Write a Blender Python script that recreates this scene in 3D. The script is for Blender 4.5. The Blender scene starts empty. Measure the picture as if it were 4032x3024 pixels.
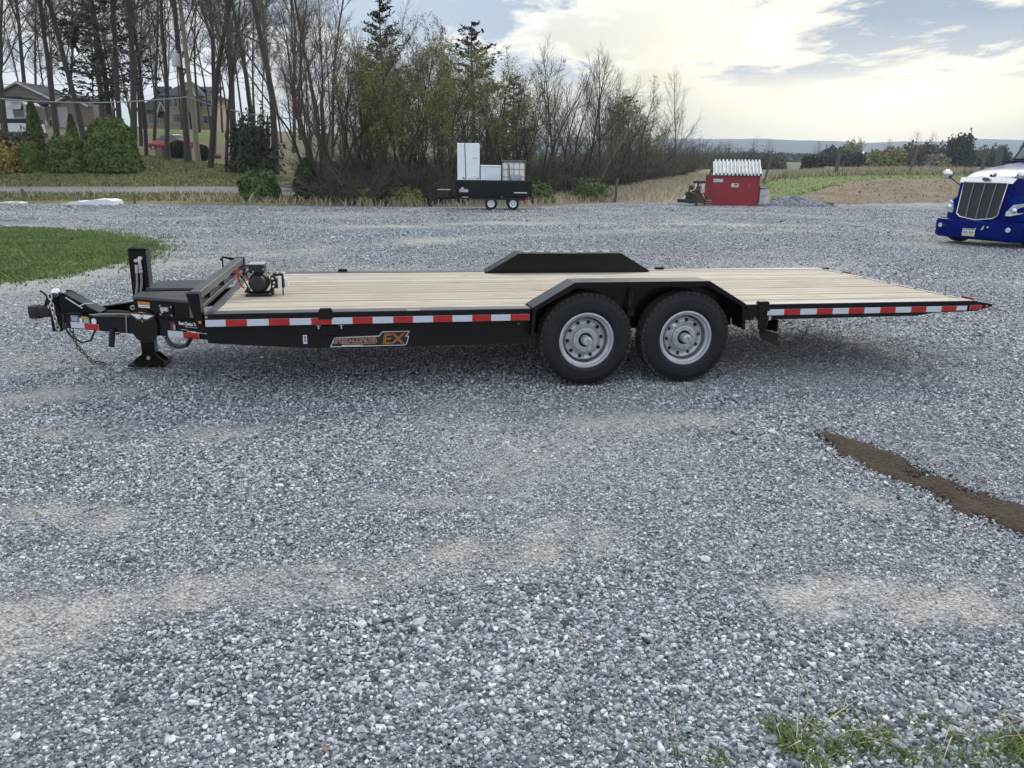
import bpy, bmesh, math, random
import numpy as np
from mathutils import Vector, Matrix, geometry

scene = bpy.context.scene
COL = scene.collection
RNG = np.random.default_rng(7)
random.seed(7)

# ------------------------------------------------------------------ camera
PITCH, ROLL, CAMH, FPX = 0.28484, 0.010, 1.8117, 3020.0
CAM = np.array([0.0, 0.0, CAMH])
_cp, _sp = math.cos(PITCH), math.sin(PITCH)
_cr, _sr = math.cos(ROLL), math.sin(ROLL)
_X = np.array([1.0, 0, 0]); _U = np.array([0, _sp, _cp]); _F = np.array([0, _cp, -_sp])
RIGHT = _cr * _X + _sr * _U
UP = -_sr * _X + _cr * _U
cam = bpy.data.cameras.new('camera')
cam.sensor_width = 36.0
cam.lens = 36.0 * FPX / 4032.0
cam.clip_start = 0.05
cam.clip_end = 20000
camo = bpy.data.objects.new('camera', cam)
COL.objects.link(camo)
camo.matrix_world = Matrix(((RIGHT[0], UP[0], -_F[0], CAM[0]), (RIGHT[1], UP[1], -_F[1], CAM[1]),
                            (RIGHT[2], UP[2], -_F[2], CAM[2]), (0, 0, 0, 1)))
scene.camera = camo

# ------------------------------------------------------------------ world and sun
SUN_AZ, SUN_EL, GLOW_EL = math.radians(24), math.radians(36), math.radians(9)      # azimuth measured from +Y towards +X
world = bpy.data.worlds.new('World'); scene.world = world; world.use_nodes = True
nt = world.node_tree; nt.nodes.clear()
def N(t, **k):
    n = nt.nodes.new(t)
    for a, b in k.items(): setattr(n, a, b)
    return n
def L(a, b): nt.links.new(a, b)
def M(op, a, b=None, c=None, clamp=False):
    n = N('ShaderNodeMath', operation=op); n.use_clamp = clamp
    for i, v in enumerate((a, b, c)):
        if v is None: continue
        if isinstance(v, (int, float)): n.inputs[i].default_value = v
        else: L(v, n.inputs[i])
    return n.outputs[0]
def MIXC(f, a, b):
    n = N('ShaderNodeMix', data_type='RGBA')
    if isinstance(f, (int, float)): n.inputs[0].default_value = f
    else: L(f, n.inputs[0])
    for i, v in ((6, a), (7, b)):
        if isinstance(v, tuple): n.inputs[i].default_value = (*v, 1)
        else: L(v, n.inputs[i])
    return n.outputs[2]
def RAMP(f, *stops):
    n = N('ShaderNodeValToRGB'); L(f, n.inputs[0]); e = n.color_ramp.elements
    while len(e) < len(stops): e.new(0.5)
    for q, (p, c) in zip(e, stops):
        q.position = p; q.color = (*c, 1) if isinstance(c, tuple) else (c, c, c, 1)
    return n.outputs[0]
tc = N('ShaderNodeTexCoord'); sep = N('ShaderNodeSeparateXYZ'); L(tc.outputs['Generated'], sep.inputs[0])
dx, dy, dz = sep.outputs
sky = N('ShaderNodeTexSky'); sky.sky_type = 'NISHITA'; sky.sun_disc = False
sky.sun_elevation = SUN_EL; sky.sun_rotation = SUN_AZ
bg1 = N('ShaderNodeBackground'); L(sky.outputs[0], bg1.inputs[0]); bg1.inputs[1].default_value = 0.06
el = M('MAXIMUM', dz, 0.0)
# cosine to the veiled sun
sdir = (math.sin(SUN_AZ) * math.cos(SUN_EL), math.cos(SUN_AZ) * math.cos(SUN_EL), math.sin(SUN_EL))
gdir = (math.sin(SUN_AZ) * math.cos(GLOW_EL), math.cos(SUN_AZ) * math.cos(GLOW_EL), math.sin(GLOW_EL))   # where the cloud deck thins
dot = M('ADD', M('ADD', M('MULTIPLY', dx, gdir[0]), M('MULTIPLY', dy, gdir[1])), M('MULTIPLY', dz, gdir[2]))
sunny = M('POWER', M('MAXIMUM', dot, 0.0), 5.0)
sunny2 = M('POWER', M('MAXIMUM', dot, 0.0), 60.0)
# clear band near the horizon: pale blue white away from the sun, cream below it
clear = MIXC(sunny, (0.58, 0.62, 0.67), (0.64, 0.57, 0.40))
clear = MIXC(RAMP(el, (0.0, 0.0), (0.10, 0.0), (0.35, 1.0)), clear, (0.60, 0.69, 0.82))
clear = MIXC(sunny2, clear, (1.35, 1.20, 0.86))
# cloud layer, projected on a plane overhead so that it flattens towards the horizon
inv = M('DIVIDE', 1.0, M('ADD', el, 0.05))
cv = N('ShaderNodeCombineXYZ'); L(M('MULTIPLY', dx, inv), cv.inputs[0]); L(M('MULTIPLY', dy, inv), cv.inputs[1]); cv.inputs[2].default_value = 3.1
mp = N('ShaderNodeMapping'); mp.inputs['Location'].default_value = (3.3, 11.2, 0); mp.inputs['Scale'].default_value = (1.0, 0.55, 1.0); L(cv.outputs[0], mp.inputs[0])
def NOISE(scale, detail, rough, vec, dist=0.0):
    n = N('ShaderNodeTexNoise'); n.inputs['Scale'].default_value = scale; n.inputs['Detail'].default_value = detail
    n.inputs['Roughness'].default_value = rough; n.inputs['Distortion'].default_value = dist; L(vec, n.inputs['Vector']); return n.outputs[0]
n1 = NOISE(0.50, 9.0, 0.60, mp.outputs[0]); n2 = NOISE(1.7, 8.0, 0.66, mp.outputs[0], 0.3)
cm = M('ADD', n1, M('MULTIPLY', M('SUBTRACT', n2, 0.5), 0.80))
height = RAMP(el, (0.0, 0.0), (0.052, 0.0), (0.100, 0.85), (0.15, 1.0))
cover = M('MULTIPLY', RAMP(cm, (0.36, 0.0), (0.46, 1.0)), height)
thick = M('MULTIPLY', RAMP(cm, (0.455, 0.0), (0.545, 1.0)), height)
lit = MIXC(sunny, (0.82, 0.84, 0.87), (0.80, 0.745, 0.61))
dark = MIXC(sunny, (0.47, 0.54, 0.63), (0.27, 0.325, 0.40))
cloud = MIXC(thick, lit, dark)
skyc = MIXC(cover, clear, cloud)
bg2 = N('ShaderNodeBackground'); L(skyc, bg2.inputs[0]); bg2.inputs[1].default_value = 0.84
mx = N('ShaderNodeMixShader'); mx.inputs[0].default_value = 0.95
L(bg1.outputs[0], mx.inputs[1]); L(bg2.outputs[0], mx.inputs[2])
wo = N('ShaderNodeOutputWorld'); L(mx.outputs[0], wo.inputs[0])

sun = bpy.data.lights.new('sun', 'SUN'); sun.energy = 1.5; sun.angle = math.radians(22); sun.color = (1.0, 0.93, 0.82)
suno = bpy.data.objects.new('sun', sun); COL.objects.link(suno)
suno.rotation_euler = Vector(sdir).to_track_quat('Z', 'Y').to_euler()
scene.view_settings.view_transform = 'Standard'
scene.view_settings.look = 'None'
scene.view_settings.exposure = 0.84
scene.view_settings.gamma = 1.0
scene.view_settings.use_curve_mapping = False
scene.render.engine = 'CYCLES'
scene.cycles.use_denoising = True
scene.cycles.max_bounces = 5
scene.cycles.diffuse_bounces = 3
scene.cycles.glossy_bounces = 3
scene.cycles.transmission_bounces = 4
scene.cycles.transparent_max_bounces = 6
scene.cycles.volume_bounces = 0
scene.cycles.sample_clamp_indirect = 6

# ------------------------------------------------------------------ helpers
def ray(px, py):
    a, b = px - 2016.0, py - 1512.0
    r = _F + RIGHT * (a / FPX) - UP * (b / FPX)
    return r
def at(px, py, Y):
    r = ray(px, py); return CAM + r * (Y / r[1])

_mats = {}
def mat(name, color, rough=0.6, metal=0.0, var=0.0, scale=6.0, bump=0.0, bscale=40.0, coat=0.0, color2=None, spec=0.5,
        detail=5.0, stretch=None, trans=0.0):
    if name in _mats: return _mats[name]
    m = bpy.data.materials.new(name); m.use_nodes = True; t = m.node_tree; b = t.nodes['Principled BSDF']
    b.inputs['Base Color'].default_value = (*color, 1); b.inputs['Roughness'].default_value = rough
    b.inputs['Metallic'].default_value = metal; b.inputs['Coat Weight'].default_value = coat
    b.inputs['Specular IOR Level'].default_value = spec
    if trans: b.inputs['Transmission Weight'].default_value = trans
    c = t.nodes.new('ShaderNodeTexCoord'); vec = c.outputs['Object']
    if stretch:
        mpn = t.nodes.new('ShaderNodeMapping'); mpn.inputs['Scale'].default_value = stretch
        t.links.new(vec, mpn.inputs[0]); vec = mpn.outputs[0]
    if var or color2:
        n = t.nodes.new('ShaderNodeTexNoise'); n.inputs['Scale'].default_value = scale; n.inputs['Detail'].default_value = detail
        n.inputs['Roughness'].default_value = 0.65
        t.links.new(vec, n.inputs['Vector'])
        r = t.nodes.new('ShaderNodeValToRGB'); e = r.color_ramp.elements
        c2 = color2 or tuple(min(1, x * (1 + var)) for x in color)
        c1 = color if color2 else tuple(x * (1 - var) for x in color)
        e[0].position = 0.32; e[0].color = (*c1, 1); e[1].position = 0.68; e[1].color = (*c2, 1)
        t.links.new(n.outputs[0], r.inputs[0]); t.links.new(r.outputs[0], b.inputs['Base Color'])
    if bump:
        n = t.nodes.new('ShaderNodeTexNoise'); n.inputs['Scale'].default_value = bscale; n.inputs['Detail'].default_value = 6
        t.links.new(vec, n.inputs['Vector'])
        bn = t.nodes.new('ShaderNodeBump'); bn.inputs['Strength'].default_value = bump; bn.inputs['Distance'].default_value = 0.02
        t.links.new(n.outputs[0], bn.inputs['Height']); t.links.new(bn.outputs[0], b.inputs['Normal'])
    _mats[name] = m
    return m

def rotm(rx=0, ry=0, rz=0):
    return np.array((Matrix.Rotation(rz, 3, 'Z') @ Matrix.Rotation(ry, 3, 'Y') @ Matrix.Rotation(rx, 3, 'X')))

class MB:
    """collects vertices and faces, then links them as ONE mesh object"""
    def __init__(s): s.v = []; s.f = []; s.mi = []; s.cur = 0
    def add(s, vs, fs):
        o = len(s.v); s.v += [tuple(map(float, p)) for p in vs]
        for f in fs: s.f.append([i + o for i in f]); s.mi.append(s.cur)
        return s
    def box(s, c, size, R=None, bev=0.0):
        hx, hy, hz = [q / 2 for q in size]
        if bev > 0:
            b = min(bev, hx * .9, hy * .9, hz * .9); pts = []
            for sx in (-1, 1):
                for sy in (-1, 1):
                    for sz in (-1, 1):
                        pts += [(sx * hx, sy * (hy - b), sz * (hz - b)), (sx * (hx - b), sy * hy, sz * (hz - b)), (sx * (hx - b), sy * (hy - b), sz * hz)]
            P = np.array(pts)
            def ix(sx, sy, sz, k): return (((sx + 1) // 2) * 4 + ((sy + 1) // 2) * 2 + (sz + 1) // 2) * 3 + k
            fs = []
            for k, (a, bb) in ((0, (1, 2)), (1, (0, 2)), (2, (0, 1))):
                for sg in (-1, 1):
                    q = []
                    for (u, w) in ((-1, -1), (1, -1), (1, 1), (-1, 1)):
                        t3 = [0, 0, 0]; t3[k] = sg; t3[a] = u; t3[bb] = w; q.append(ix(*t3, k))
                    fs.append(q)
            for k in range(3):
                a, bb = [i for i in range(3) if i != k]
                for u in (-1, 1):
                    for w in (-1, 1):
                        q = []
                        for e in (-1, 1):
                            t3 = [0, 0, 0]; t3[k] = e; t3[a] = u; t3[bb] = w
                            pr = [ix(*t3, a), ix(*t3, bb)]
                            q += pr if e == -1 else pr[::-1]
                        fs.append(q)
            for sx in (-1, 1):
                for sy in (-1, 1):
                    for sz in (-1, 1): fs.append([ix(sx, sy, sz, 0), ix(sx, sy, sz, 1), ix(sx, sy, sz, 2)])
        else:
            P = np.array([(x, y, z) for x in (-hx, hx) for y in (-hy, hy) for z in (-hz, hz)])
            fs = [(0, 1, 3, 2), (4, 6, 7, 5), (0, 4, 5, 1), (2, 3, 7, 6), (0, 2, 6, 4), (1, 5, 7, 3)]
        if R is not None: P = P @ np.asarray(R).T
        return s.add(P + np.asarray(c, float), fs)
    def span(s, a, b, bev=0.0):
        a = np.array(a, float); b = np.array(b, float); return s.box((a + b) / 2, np.abs(b - a), None, bev)
    def prism(s, poly, axis, a, b):
        """poly: 2-D outline in the two other axes (in x,y,z order), extruded along axis from a to b"""
        def mk(u, w, h):
            return {'x': (h, u, w), 'y': (u, h, w), 'z': (u, w, h)}[axis]
        n = len(poly)
        vs = [mk(u, w, a) for u, w in poly] + [mk(u, w, b) for u, w in poly]
        fs = [list(range(n)), list(range(2 * n - 1, n - 1, -1))] + [[i, (i + 1) % n, n + (i + 1) % n, n + i] for i in range(n)]
        return s.add(vs, fs)
    def tube(s, path, r, n=8, caps=True):
        P = np.array(path, float); m = len(P)
        rr = np.full(m, r) if np.isscalar(r) else np.array(r)
        T = np.gradient(P, axis=0); T /= np.linalg.norm(T, axis=1)[:, None] + 1e-9
        ref = np.array([0, 0, 1.0]) if abs(T[0][2]) < .9 else np.array([1.0, 0, 0])
        vs = []; u = None
        for i in range(m):
            if u is None: u = np.cross(T[i], ref)
            else: u = u - T[i] * (u @ T[i])
            u /= np.linalg.norm(u) + 1e-9; w = np.cross(T[i], u)
            for k in range(n):
                a = 2 * math.pi * k / n; vs.append(P[i] + rr[i] * (math.cos(a) * u + math.sin(a) * w))
        fs = [[i * n + k, i * n + (k + 1) % n, (i + 1) * n + (k + 1) % n, (i + 1) * n + k] for i in range(m - 1) for k in range(n)]
        if caps: fs += [list(range(n))[::-1], [(m - 1) * n + k for k in range(n)]]
        return s.add(vs, fs)
    def cyl(s, a, b, r, r2=None, n=16): return s.tube([a, b], [r, r if r2 is None else r2], n)
    def lathe(s, prof, origin, axis='y', n=32, closed=False):
        """prof: (radius, height along axis)"""
        o = np.array(origin, float); vs = []
        for (r, h) in prof:
            for k in range(n):
                a = 2 * math.pi * k / n; c_, s_ = r * math.cos(a), r * math.sin(a)
                vs.append(o + np.array({'y': (c_, h, s_), 'z': (c_, s_, h), 'x': (h, c_, s_)}[axis]))
        m = len(prof); fs = []
        for i in range(m if closed else m - 1):
            j = (i + 1) % m
            fs += [[i * n + k, i * n + (k + 1) % n, j * n + (k + 1) % n, j * n + k] for k in range(n)]
        return s.add(vs, fs)
    def ball(s, c, r, n=12, sc=(1, 1, 1)):
        vs = [(0, 0, 1)]; h = n // 2
        for i in range(1, h):
            th = math.pi * i / h
            vs += [(math.sin(th) * math.cos(2 * math.pi * k / n), math.sin(th) * math.sin(2 * math.pi * k / n), math.cos(th)) for k in range(n)]
        vs.append((0, 0, -1)); e = len(vs) - 1
        fs = [[0, 1 + k, 1 + (k + 1) % n] for k in range(n)]
        for i in range(h - 2): fs += [[1 + i * n + k, 1 + (i + 1) * n + k, 1 + (i + 1) * n + (k + 1) % n, 1 + i * n + (k + 1) % n] for k in range(n)]
        b = 1 + (h - 2) * n; fs += [[e, b + (k + 1) % n, b + k] for k in range(n)]
        return s.add(np.array(vs) * r * np.array(sc) + np.array(c), fs)
    def build(s, name, m, parent=None, smooth=False, fix=True, **props):
        me = bpy.data.meshes.new(name); me.from_pydata(s.v, [], s.f)
        ms = m if isinstance(m, (list, tuple)) else [m]
        for q in ms: me.materials.append(q)
        if len(ms) > 1: me.polygons.foreach_set('material_index', s.mi)
        if fix and len(s.f) < 60000:
            bm = bmesh.new(); bm.from_mesh(me); bmesh.ops.recalc_face_normals(bm, faces=bm.faces); bm.to_mesh(me); bm.free()
        if smooth:
            me.polygons.foreach_set('use_smooth', [True] * len(me.polygons))
            try: me.set_sharp_from_angle(angle=math.radians(smooth if smooth is not True else 40))
            except Exception: pass
        me.update()
        o = bpy.data.objects.new(name, me); COL.objects.link(o)
        if parent is not None: o.parent = parent
        for k, v in props.items(): o[k] = v
        return o
def npmesh(name, V, F, m, parent=None, smooth=False, **props):
    """fast mesh from numpy arrays; F is (n,3) or (n,4)"""
    V = np.asarray(V, np.float32); F = np.asarray(F, np.int32)
    me = bpy.data.meshes.new(name); me.vertices.add(len(V)); me.vertices.foreach_set('co', V.ravel())
    k = F.shape[1]; me.loops.add(F.size); me.loops.foreach_set('vertex_index', F.ravel())
    me.polygons.add(len(F)); me.polygons.foreach_set('loop_start', np.arange(0, F.size, k, dtype=np.int32))
    me.update(calc_edges=True); me.validate()
    if smooth: me.polygons.foreach_set('use_smooth', np.ones(len(me.polygons), bool))
    me.materials.append(m)
    o = bpy.data.objects.new(name, me); COL.objects.link(o)
    if parent is not None: o.parent = parent
    for a, b in props.items(): o[a] = b
    return o
def thing(name, label, cat, loc=(0, 0, 0), rz=0.0, group=None, matrix=None):
    o = bpy.data.objects.new(name, None); COL.objects.link(o); o.empty_display_size = 0.2
    if matrix is not None: o.matrix_world = matrix
    else: o.location = tuple(map(float, loc)); o.rotation_euler = (0, 0, rz)
    tag(o, label, cat, group); return o
def tag(o, label, cat, group=None):
    o['label'] = label; o['category'] = cat
    if group: o['group'] = group
    return o
def copy_tree(o, parent=None):
    c = o.copy(); COL.objects.link(c); c.parent = parent
    for ch in list(o.children): copy_tree(ch, c)
    return c
def text_part(txt, name, size, m, parent, loc, rot, extrude=0.002, shear=0.0, align='LEFT', xscale=1.0, bold=0.0, **props):
    cu = bpy.data.curves.new(name, 'FONT'); cu.body = txt; cu.size = size; cu.extrude = extrude; cu.shear = shear; cu.align_x = align
    cu.offset = bold; cu.resolution_u = 3
    tmp = bpy.data.objects.new(name, cu); COL.objects.link(tmp)
    me = bpy.data.meshes.new_from_object(tmp.evaluated_get(bpy.context.evaluated_depsgraph_get()))
    bpy.data.objects.remove(tmp); me.name = name
    me.materials.clear(); me.materials.append(m)
    o = bpy.data.objects.new(name, me); COL.objects.link(o); o.parent = parent
    o.matrix_local = Matrix.Translation(loc) @ rot.to_4x4() @ Matrix.Diagonal((xscale, 1, 1, 1))
    for k, v in props.items(): o[k] = v
    return o
# value noise for masks and distributions
_T = np.random.default_rng(3).random((256, 256))
def vnoise(x, y):
    x = np.asarray(x, float); y = np.asarray(y, float)
    xi = np.floor(x).astype(int); yi = np.floor(y).astype(int); fx = x - xi; fy = y - yi
    fx = fx * fx * (3 - 2 * fx); fy = fy * fy * (3 - 2 * fy)
    a = _T[xi & 255, yi & 255]; b = _T[(xi + 1) & 255, yi & 255]; c = _T[xi & 255, (yi + 1) & 255]; d = _T[(xi + 1) & 255, (yi + 1) & 255]
    return (a * (1 - fx) + b * fx) * (1 - fy) + (c * (1 - fx) + d * fx) * fy
def fbm(x, y, o=4):
    s = 0; a = 1; t = 0
    for i in range(o): s = s + a * vnoise(x * 2 ** i + 17 * i, y * 2 ** i + 31 * i); t += a; a *= .5
    return s / t
def inpoly(x, y, poly):
    x = np.asarray(x, float); y = np.asarray(y, float); r = np.zeros(x.shape, bool); n = len(poly)
    for i in range(n):
        x0, y0 = poly[i]; x1, y1 = poly[(i + 1) % n]
        if y0 == y1: continue
        c = ((y0 > y) != (y1 > y)) & (x < (x1 - x0) * (y - y0) / (y1 - y0) + x0); r ^= c
    return r
def dist_poly(x, y, pts):
    """distance to a polyline"""
    x = np.asarray(x, float); y = np.asarray(y, float); d = np.full(x.shape, 1e9)
    for (x0, y0), (x1, y1) in zip(pts[:-1], pts[1:]):
        vx, vy = x1 - x0, y1 - y0; t = np.clip(((x - x0) * vx + (y - y0) * vy) / (vx * vx + vy * vy + 1e-9), 0, 1)
        d = np.minimum(d, np.hypot(x - x0 - t * vx, y - y0 - t * vy))
    return d
# ------------------------------------------------------------------ terrain
YAW, TILT, TX, TY, LATT = 0.1969, 0.0097, 0.6092, 6.068, -0.0139
EX = np.array([math.cos(YAW) * math.cos(TILT), math.sin(YAW) * math.cos(TILT), -math.sin(TILT)])
EY = np.array([-math.sin(YAW), math.cos(YAW), LATT]); EY -= EX * (EY @ EX); EY /= np.linalg.norm(EY)
EZ = np.cross(EX, EY)
def lotz(x, y): return -(EZ[0] * (x - TX) + EZ[1] * (y - TY)) / EZ[2]
_cpts = []
for _x in range(-40, 41, 8):
    for _y in (-20, -10, 0, 8, 16, 24, 31): _cpts.append((_x, _y, lotz(_x, _y)))
for _x, _y in ((-22.6, 34.5), (-13, 36), (-4, 38.7), (-0.3, 36), (6.4, 45), (6.4, 50), (13.8, 44), (13.8, 49), (20, 45), (20, 49), (30, 45), (30, 51), (38, 50), (46, 45), (-40, 36), (30, 38)):
    _cpts.append((_x, _y, lotz(_x, _y)))
_ctl = [  # photograph column, row and distance of points on the ground
    (0, 757, 42), (400, 757, 42), (950, 755, 43), (0, 735, 47), (500, 735, 47), (950, 733, 48), (1300, 745, 48),
    (355, 667, 54), (0, 675, 54), (785, 660, 58), (600, 592, 82), (480, 565, 90), (640, 506, 125), (850, 512, 125), (350, 507, 88), (100, 535, 70), (0, 560, 66),
    (1000, 690, 55), (1000, 600, 82), (1150, 590, 92), (1300, 560, 105), (1300, 522, 140), (1000, 520, 130), (1500, 700, 62), (1500, 600, 100), (1650, 640, 90),
    (1500, 800, 43), (1800, 720, 70), (1800, 600, 130), (2050, 770, 50), (2300, 752, 60), (2100, 650, 110), (2500, 730, 72), (2700, 700, 92), (2900, 672, 140), (2650, 745, 62), (2800, 715, 72),
    (3000, 716, 60), (3150, 705, 60), (3300, 697, 62), (3600, 690, 64), (3900, 690, 66), (3100, 745, 55), (3600, 738, 57), (3300, 770, 54), (3750, 770, 56),
    (3000, 678, 100), (3300, 668, 110), (3700, 662, 120), (3100, 655, 200), (3600, 655, 210), (3200, 642, 420), (3800, 646, 420), (2950, 640, 420)]
for a in _ctl: _p = at(*a); _cpts.append(tuple(_p))
_cpts += [(-150, 60, 2), (-160, 140, 9), (-90, 180, 8), (-40, 200, 5), (10, 260, 1), (80, 60, -.6), (150, 120, 0), (-120, 20, 1), (-60, -60, 1.5), (60, -60, .3), (-200, 300, 6), (0, 500, 2), (400, 300, 2), (900, 1500, 0), (-900, 1500, 6), (0, 1500, 3)]
_cpts = np.array(_cpts, float)
_PC = _cpts[:, :2]
def _ker(d): return np.sqrt(d * d + 9.0)
_A = _ker(np.hypot(_PC[:, None, 0] - _PC[None, :, 0], _PC[:, None, 1] - _PC[None, :, 1]))
_n = len(_PC); _Q = np.c_[np.ones(_n), _PC]
_K = np.block([[_A - 0.6 * np.eye(_n), _Q], [_Q.T, np.zeros((3, 3))]])
_w = np.linalg.solve(_K, np.r_[_cpts[:, 2], 0, 0, 0])
def gz(x, y):
    x = np.asarray(x, float); y = np.asarray(y, float); sh = x.shape; x = x.ravel(); y = y.ravel(); out = np.empty(len(x))
    for i in range(0, len(x), 20000):
        xs, ys = x[i:i + 20000], y[i:i + 20000]
        k = _ker(np.hypot(xs[:, None] - _PC[None, :, 0], ys[:, None] - _PC[None, :, 1]))
        out[i:i + 20000] = k @ _w[:_n] + _w[_n] + _w[_n + 1] * xs + _w[_n + 2] * ys
    b = np.clip((np.hypot(x, y - 10) - 8) / 14, 0, 1)         # the yard round the trailer is exactly plane
    out = out * b + lotz(x, y) * (1 - b)
    return out.reshape(sh)
def g1(x, y): return float(gz(np.array([x]), np.array([y]))[0])
def hit(px, py, off=0.0):
    """where the sight line through a point of the photograph meets the terrain"""
    r = ray(px, py); t = np.geomspace(1.5, 900, 400); P = CAM + r * (t / r[1])[:, None]
    h = P[:, 2] - gz(P[:, 0], P[:, 1]) - off; k = int(np.argmax(h < 0))
    if k == 0: k = len(t) - 1
    a, b = t[k - 1], t[k]
    for _ in range(24):
        m = (a + b) / 2; p = CAM + r * (m / r[1])
        if p[2] - g1(p[0], p[1]) - off < 0: b = m
        else: a = m
    return CAM + r * (b / r[1])
def onground(px, Y, py=700):
    """ground point at distance Y in the photograph's column px (taken at row py)"""
    p = at(px, py, Y); return np.array([p[0], p[1], g1(p[0], p[1])])

# wear and dust on the gravel
_track = [[(-200, 2470), (300, 2440), (600, 2390), (1100, 2330), (1700, 2235), (2300, 2120)], [(-200, 2640), (150, 2560), (500, 2500)],
          [(3050, 2350), (3500, 2385), (4100, 2330)], [(3220, 1945), (3440, 1995)], [(1500, 1975), (1780, 1990)], [(200, 1700), (700, 1720), (1150, 1690)],
          [(50, 1580), (450, 1545)], [(-100, 1990), (400, 2050)], [(2300, 1680), (2900, 1640)]]
_tw = [.14, .10, .14, .09, .10, .14, .16, .11, .12]
_tracks = [([tuple(hit(a, b)[:2]) for a, b in tr], w) for tr, w in zip(_track, _tw)]
_lane = [tuple(hit(a, b)[:2]) for a, b in ((-300, 1170), (60, 1140), (330, 1085), (600, 1030), (680, 985), (620, 945), (400, 915), (0, 884), (-300, 870))]
_far = [[tuple(hit(a, b)[:2]) for a, b in ((900, 1010), (1300, 975), (1900, 935), (2600, 905))], [tuple(hit(a, b)[:2]) for a, b in ((1300, 900), (2000, 880), (3200, 890))],
        [tuple(hit(a, b)[:2]) for a, b in ((700, 1040), (1000, 1000), (1250, 990))]]
def dust(x, y):
    x = np.asarray(x, float); y = np.asarray(y, float)
    wob = (fbm(x * 2.1, y * 2.1) - .5)
    d = np.zeros(x.shape)
    for tr, w in _tracks:
        d = np.maximum(d, np.exp(-(np.maximum(dist_poly(x, y, tr) + wob * w * 3.0, 0) / w) ** 2) * .95)
    d = np.maximum(d, np.exp(-(np.maximum(dist_poly(x, y, _lane) - .15 + wob * .6, 0) / .32) ** 2) * .85)
    for tr in _far: d = np.maximum(d, np.exp(-((dist_poly(x, y, tr) + wob * 1.2) / .7) ** 2) * .75)
    d = d * (.70 + 1.1 * (fbm(x * 3.3 + 9, y * 3.3 + 4) - .30)) * np.clip((fbm(x * 6.1 + 2, y * 4.3 + 7, 3) - .30) * 4.5, .50, 1.0)
    return np.clip(d + np.clip((fbm(x * .45 + 40, y * .45 + 11) - .5) * 1.9, 0, .5), 0, 1)

def ground_mat(name, cols, scales, bump=0.6, attr=None, acol=None, rough=0.9):
    """patchy earth or grass: two noise octaves mixing the colours, an optional vertex mask mixing in acol"""
    m = bpy.data.materials.new(name); m.use_nodes = True; t = m.node_tree; b = t.nodes['Principled BSDF']; b.inputs['Roughness'].default_value = rough
    b.inputs['Specular IOR Level'].default_value = 0.25
    g = t.nodes.new('ShaderNodeNewGeometry'); vec = g.outputs['Position']
    def noise(s, d=6, r=.65):
        n = t.nodes.new('ShaderNodeTexNoise'); n.inputs['Scale'].default_value = s; n.inputs['Detail'].default_value = d; n.inputs['Roughness'].default_value = r
        t.links.new(vec, n.inputs['Vector']); return n.outputs[0]
    def ramp(f, *st):
        r = t.nodes.new('ShaderNodeValToRGB'); e = r.color_ramp.elements; t.links.new(f, r.inputs[0])
        while len(e) < len(st): e.new(.5)
        for q, (p, c) in zip(e, st): q.position = p; q.color = (*c, 1) if isinstance(c, tuple) else (c, c, c, 1)
        return r.outputs[0]
    def mix(f, a, bb):
        n = t.nodes.new('ShaderNodeMix'); n.data_type = 'RGBA'
        for i, v in ((0, f), (6, a), (7, bb)):
            if isinstance(v, tuple): n.inputs[i].default_value = (*v, 1)
            elif isinstance(v, (float, int)): n.inputs[i].default_value = v
            else: t.links.new(v, n.inputs[i])
        return n.outputs[2]
    fine = noise(scales[1]); big = noise(scales[0], 4)
    c = mix(ramp(big, (.38, 0.), (.62, 1.)), ramp(fine, (.3, cols[0]), (.7, cols[1])), ramp(fine, (.3, cols[2]), (.7, cols[3])))
    if attr:
        a = t.nodes.new('ShaderNodeAttribute'); a.attribute_name = attr
        c = mix(a.outputs['Fac'], c, ramp(fine, (.3, acol[0]), (.7, acol[1])))
    t.links.new(c, b.inputs['Base Color'])
    if bump:
        bn = t.nodes.new('ShaderNodeBump'); bn.inputs['Strength'].default_value = bump; bn.inputs['Distance'].default_value = .05
        t.links.new(fine, bn.inputs['Height']); t.links.new(bn.outputs[0], b.inputs['Normal'])
    return m
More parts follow.
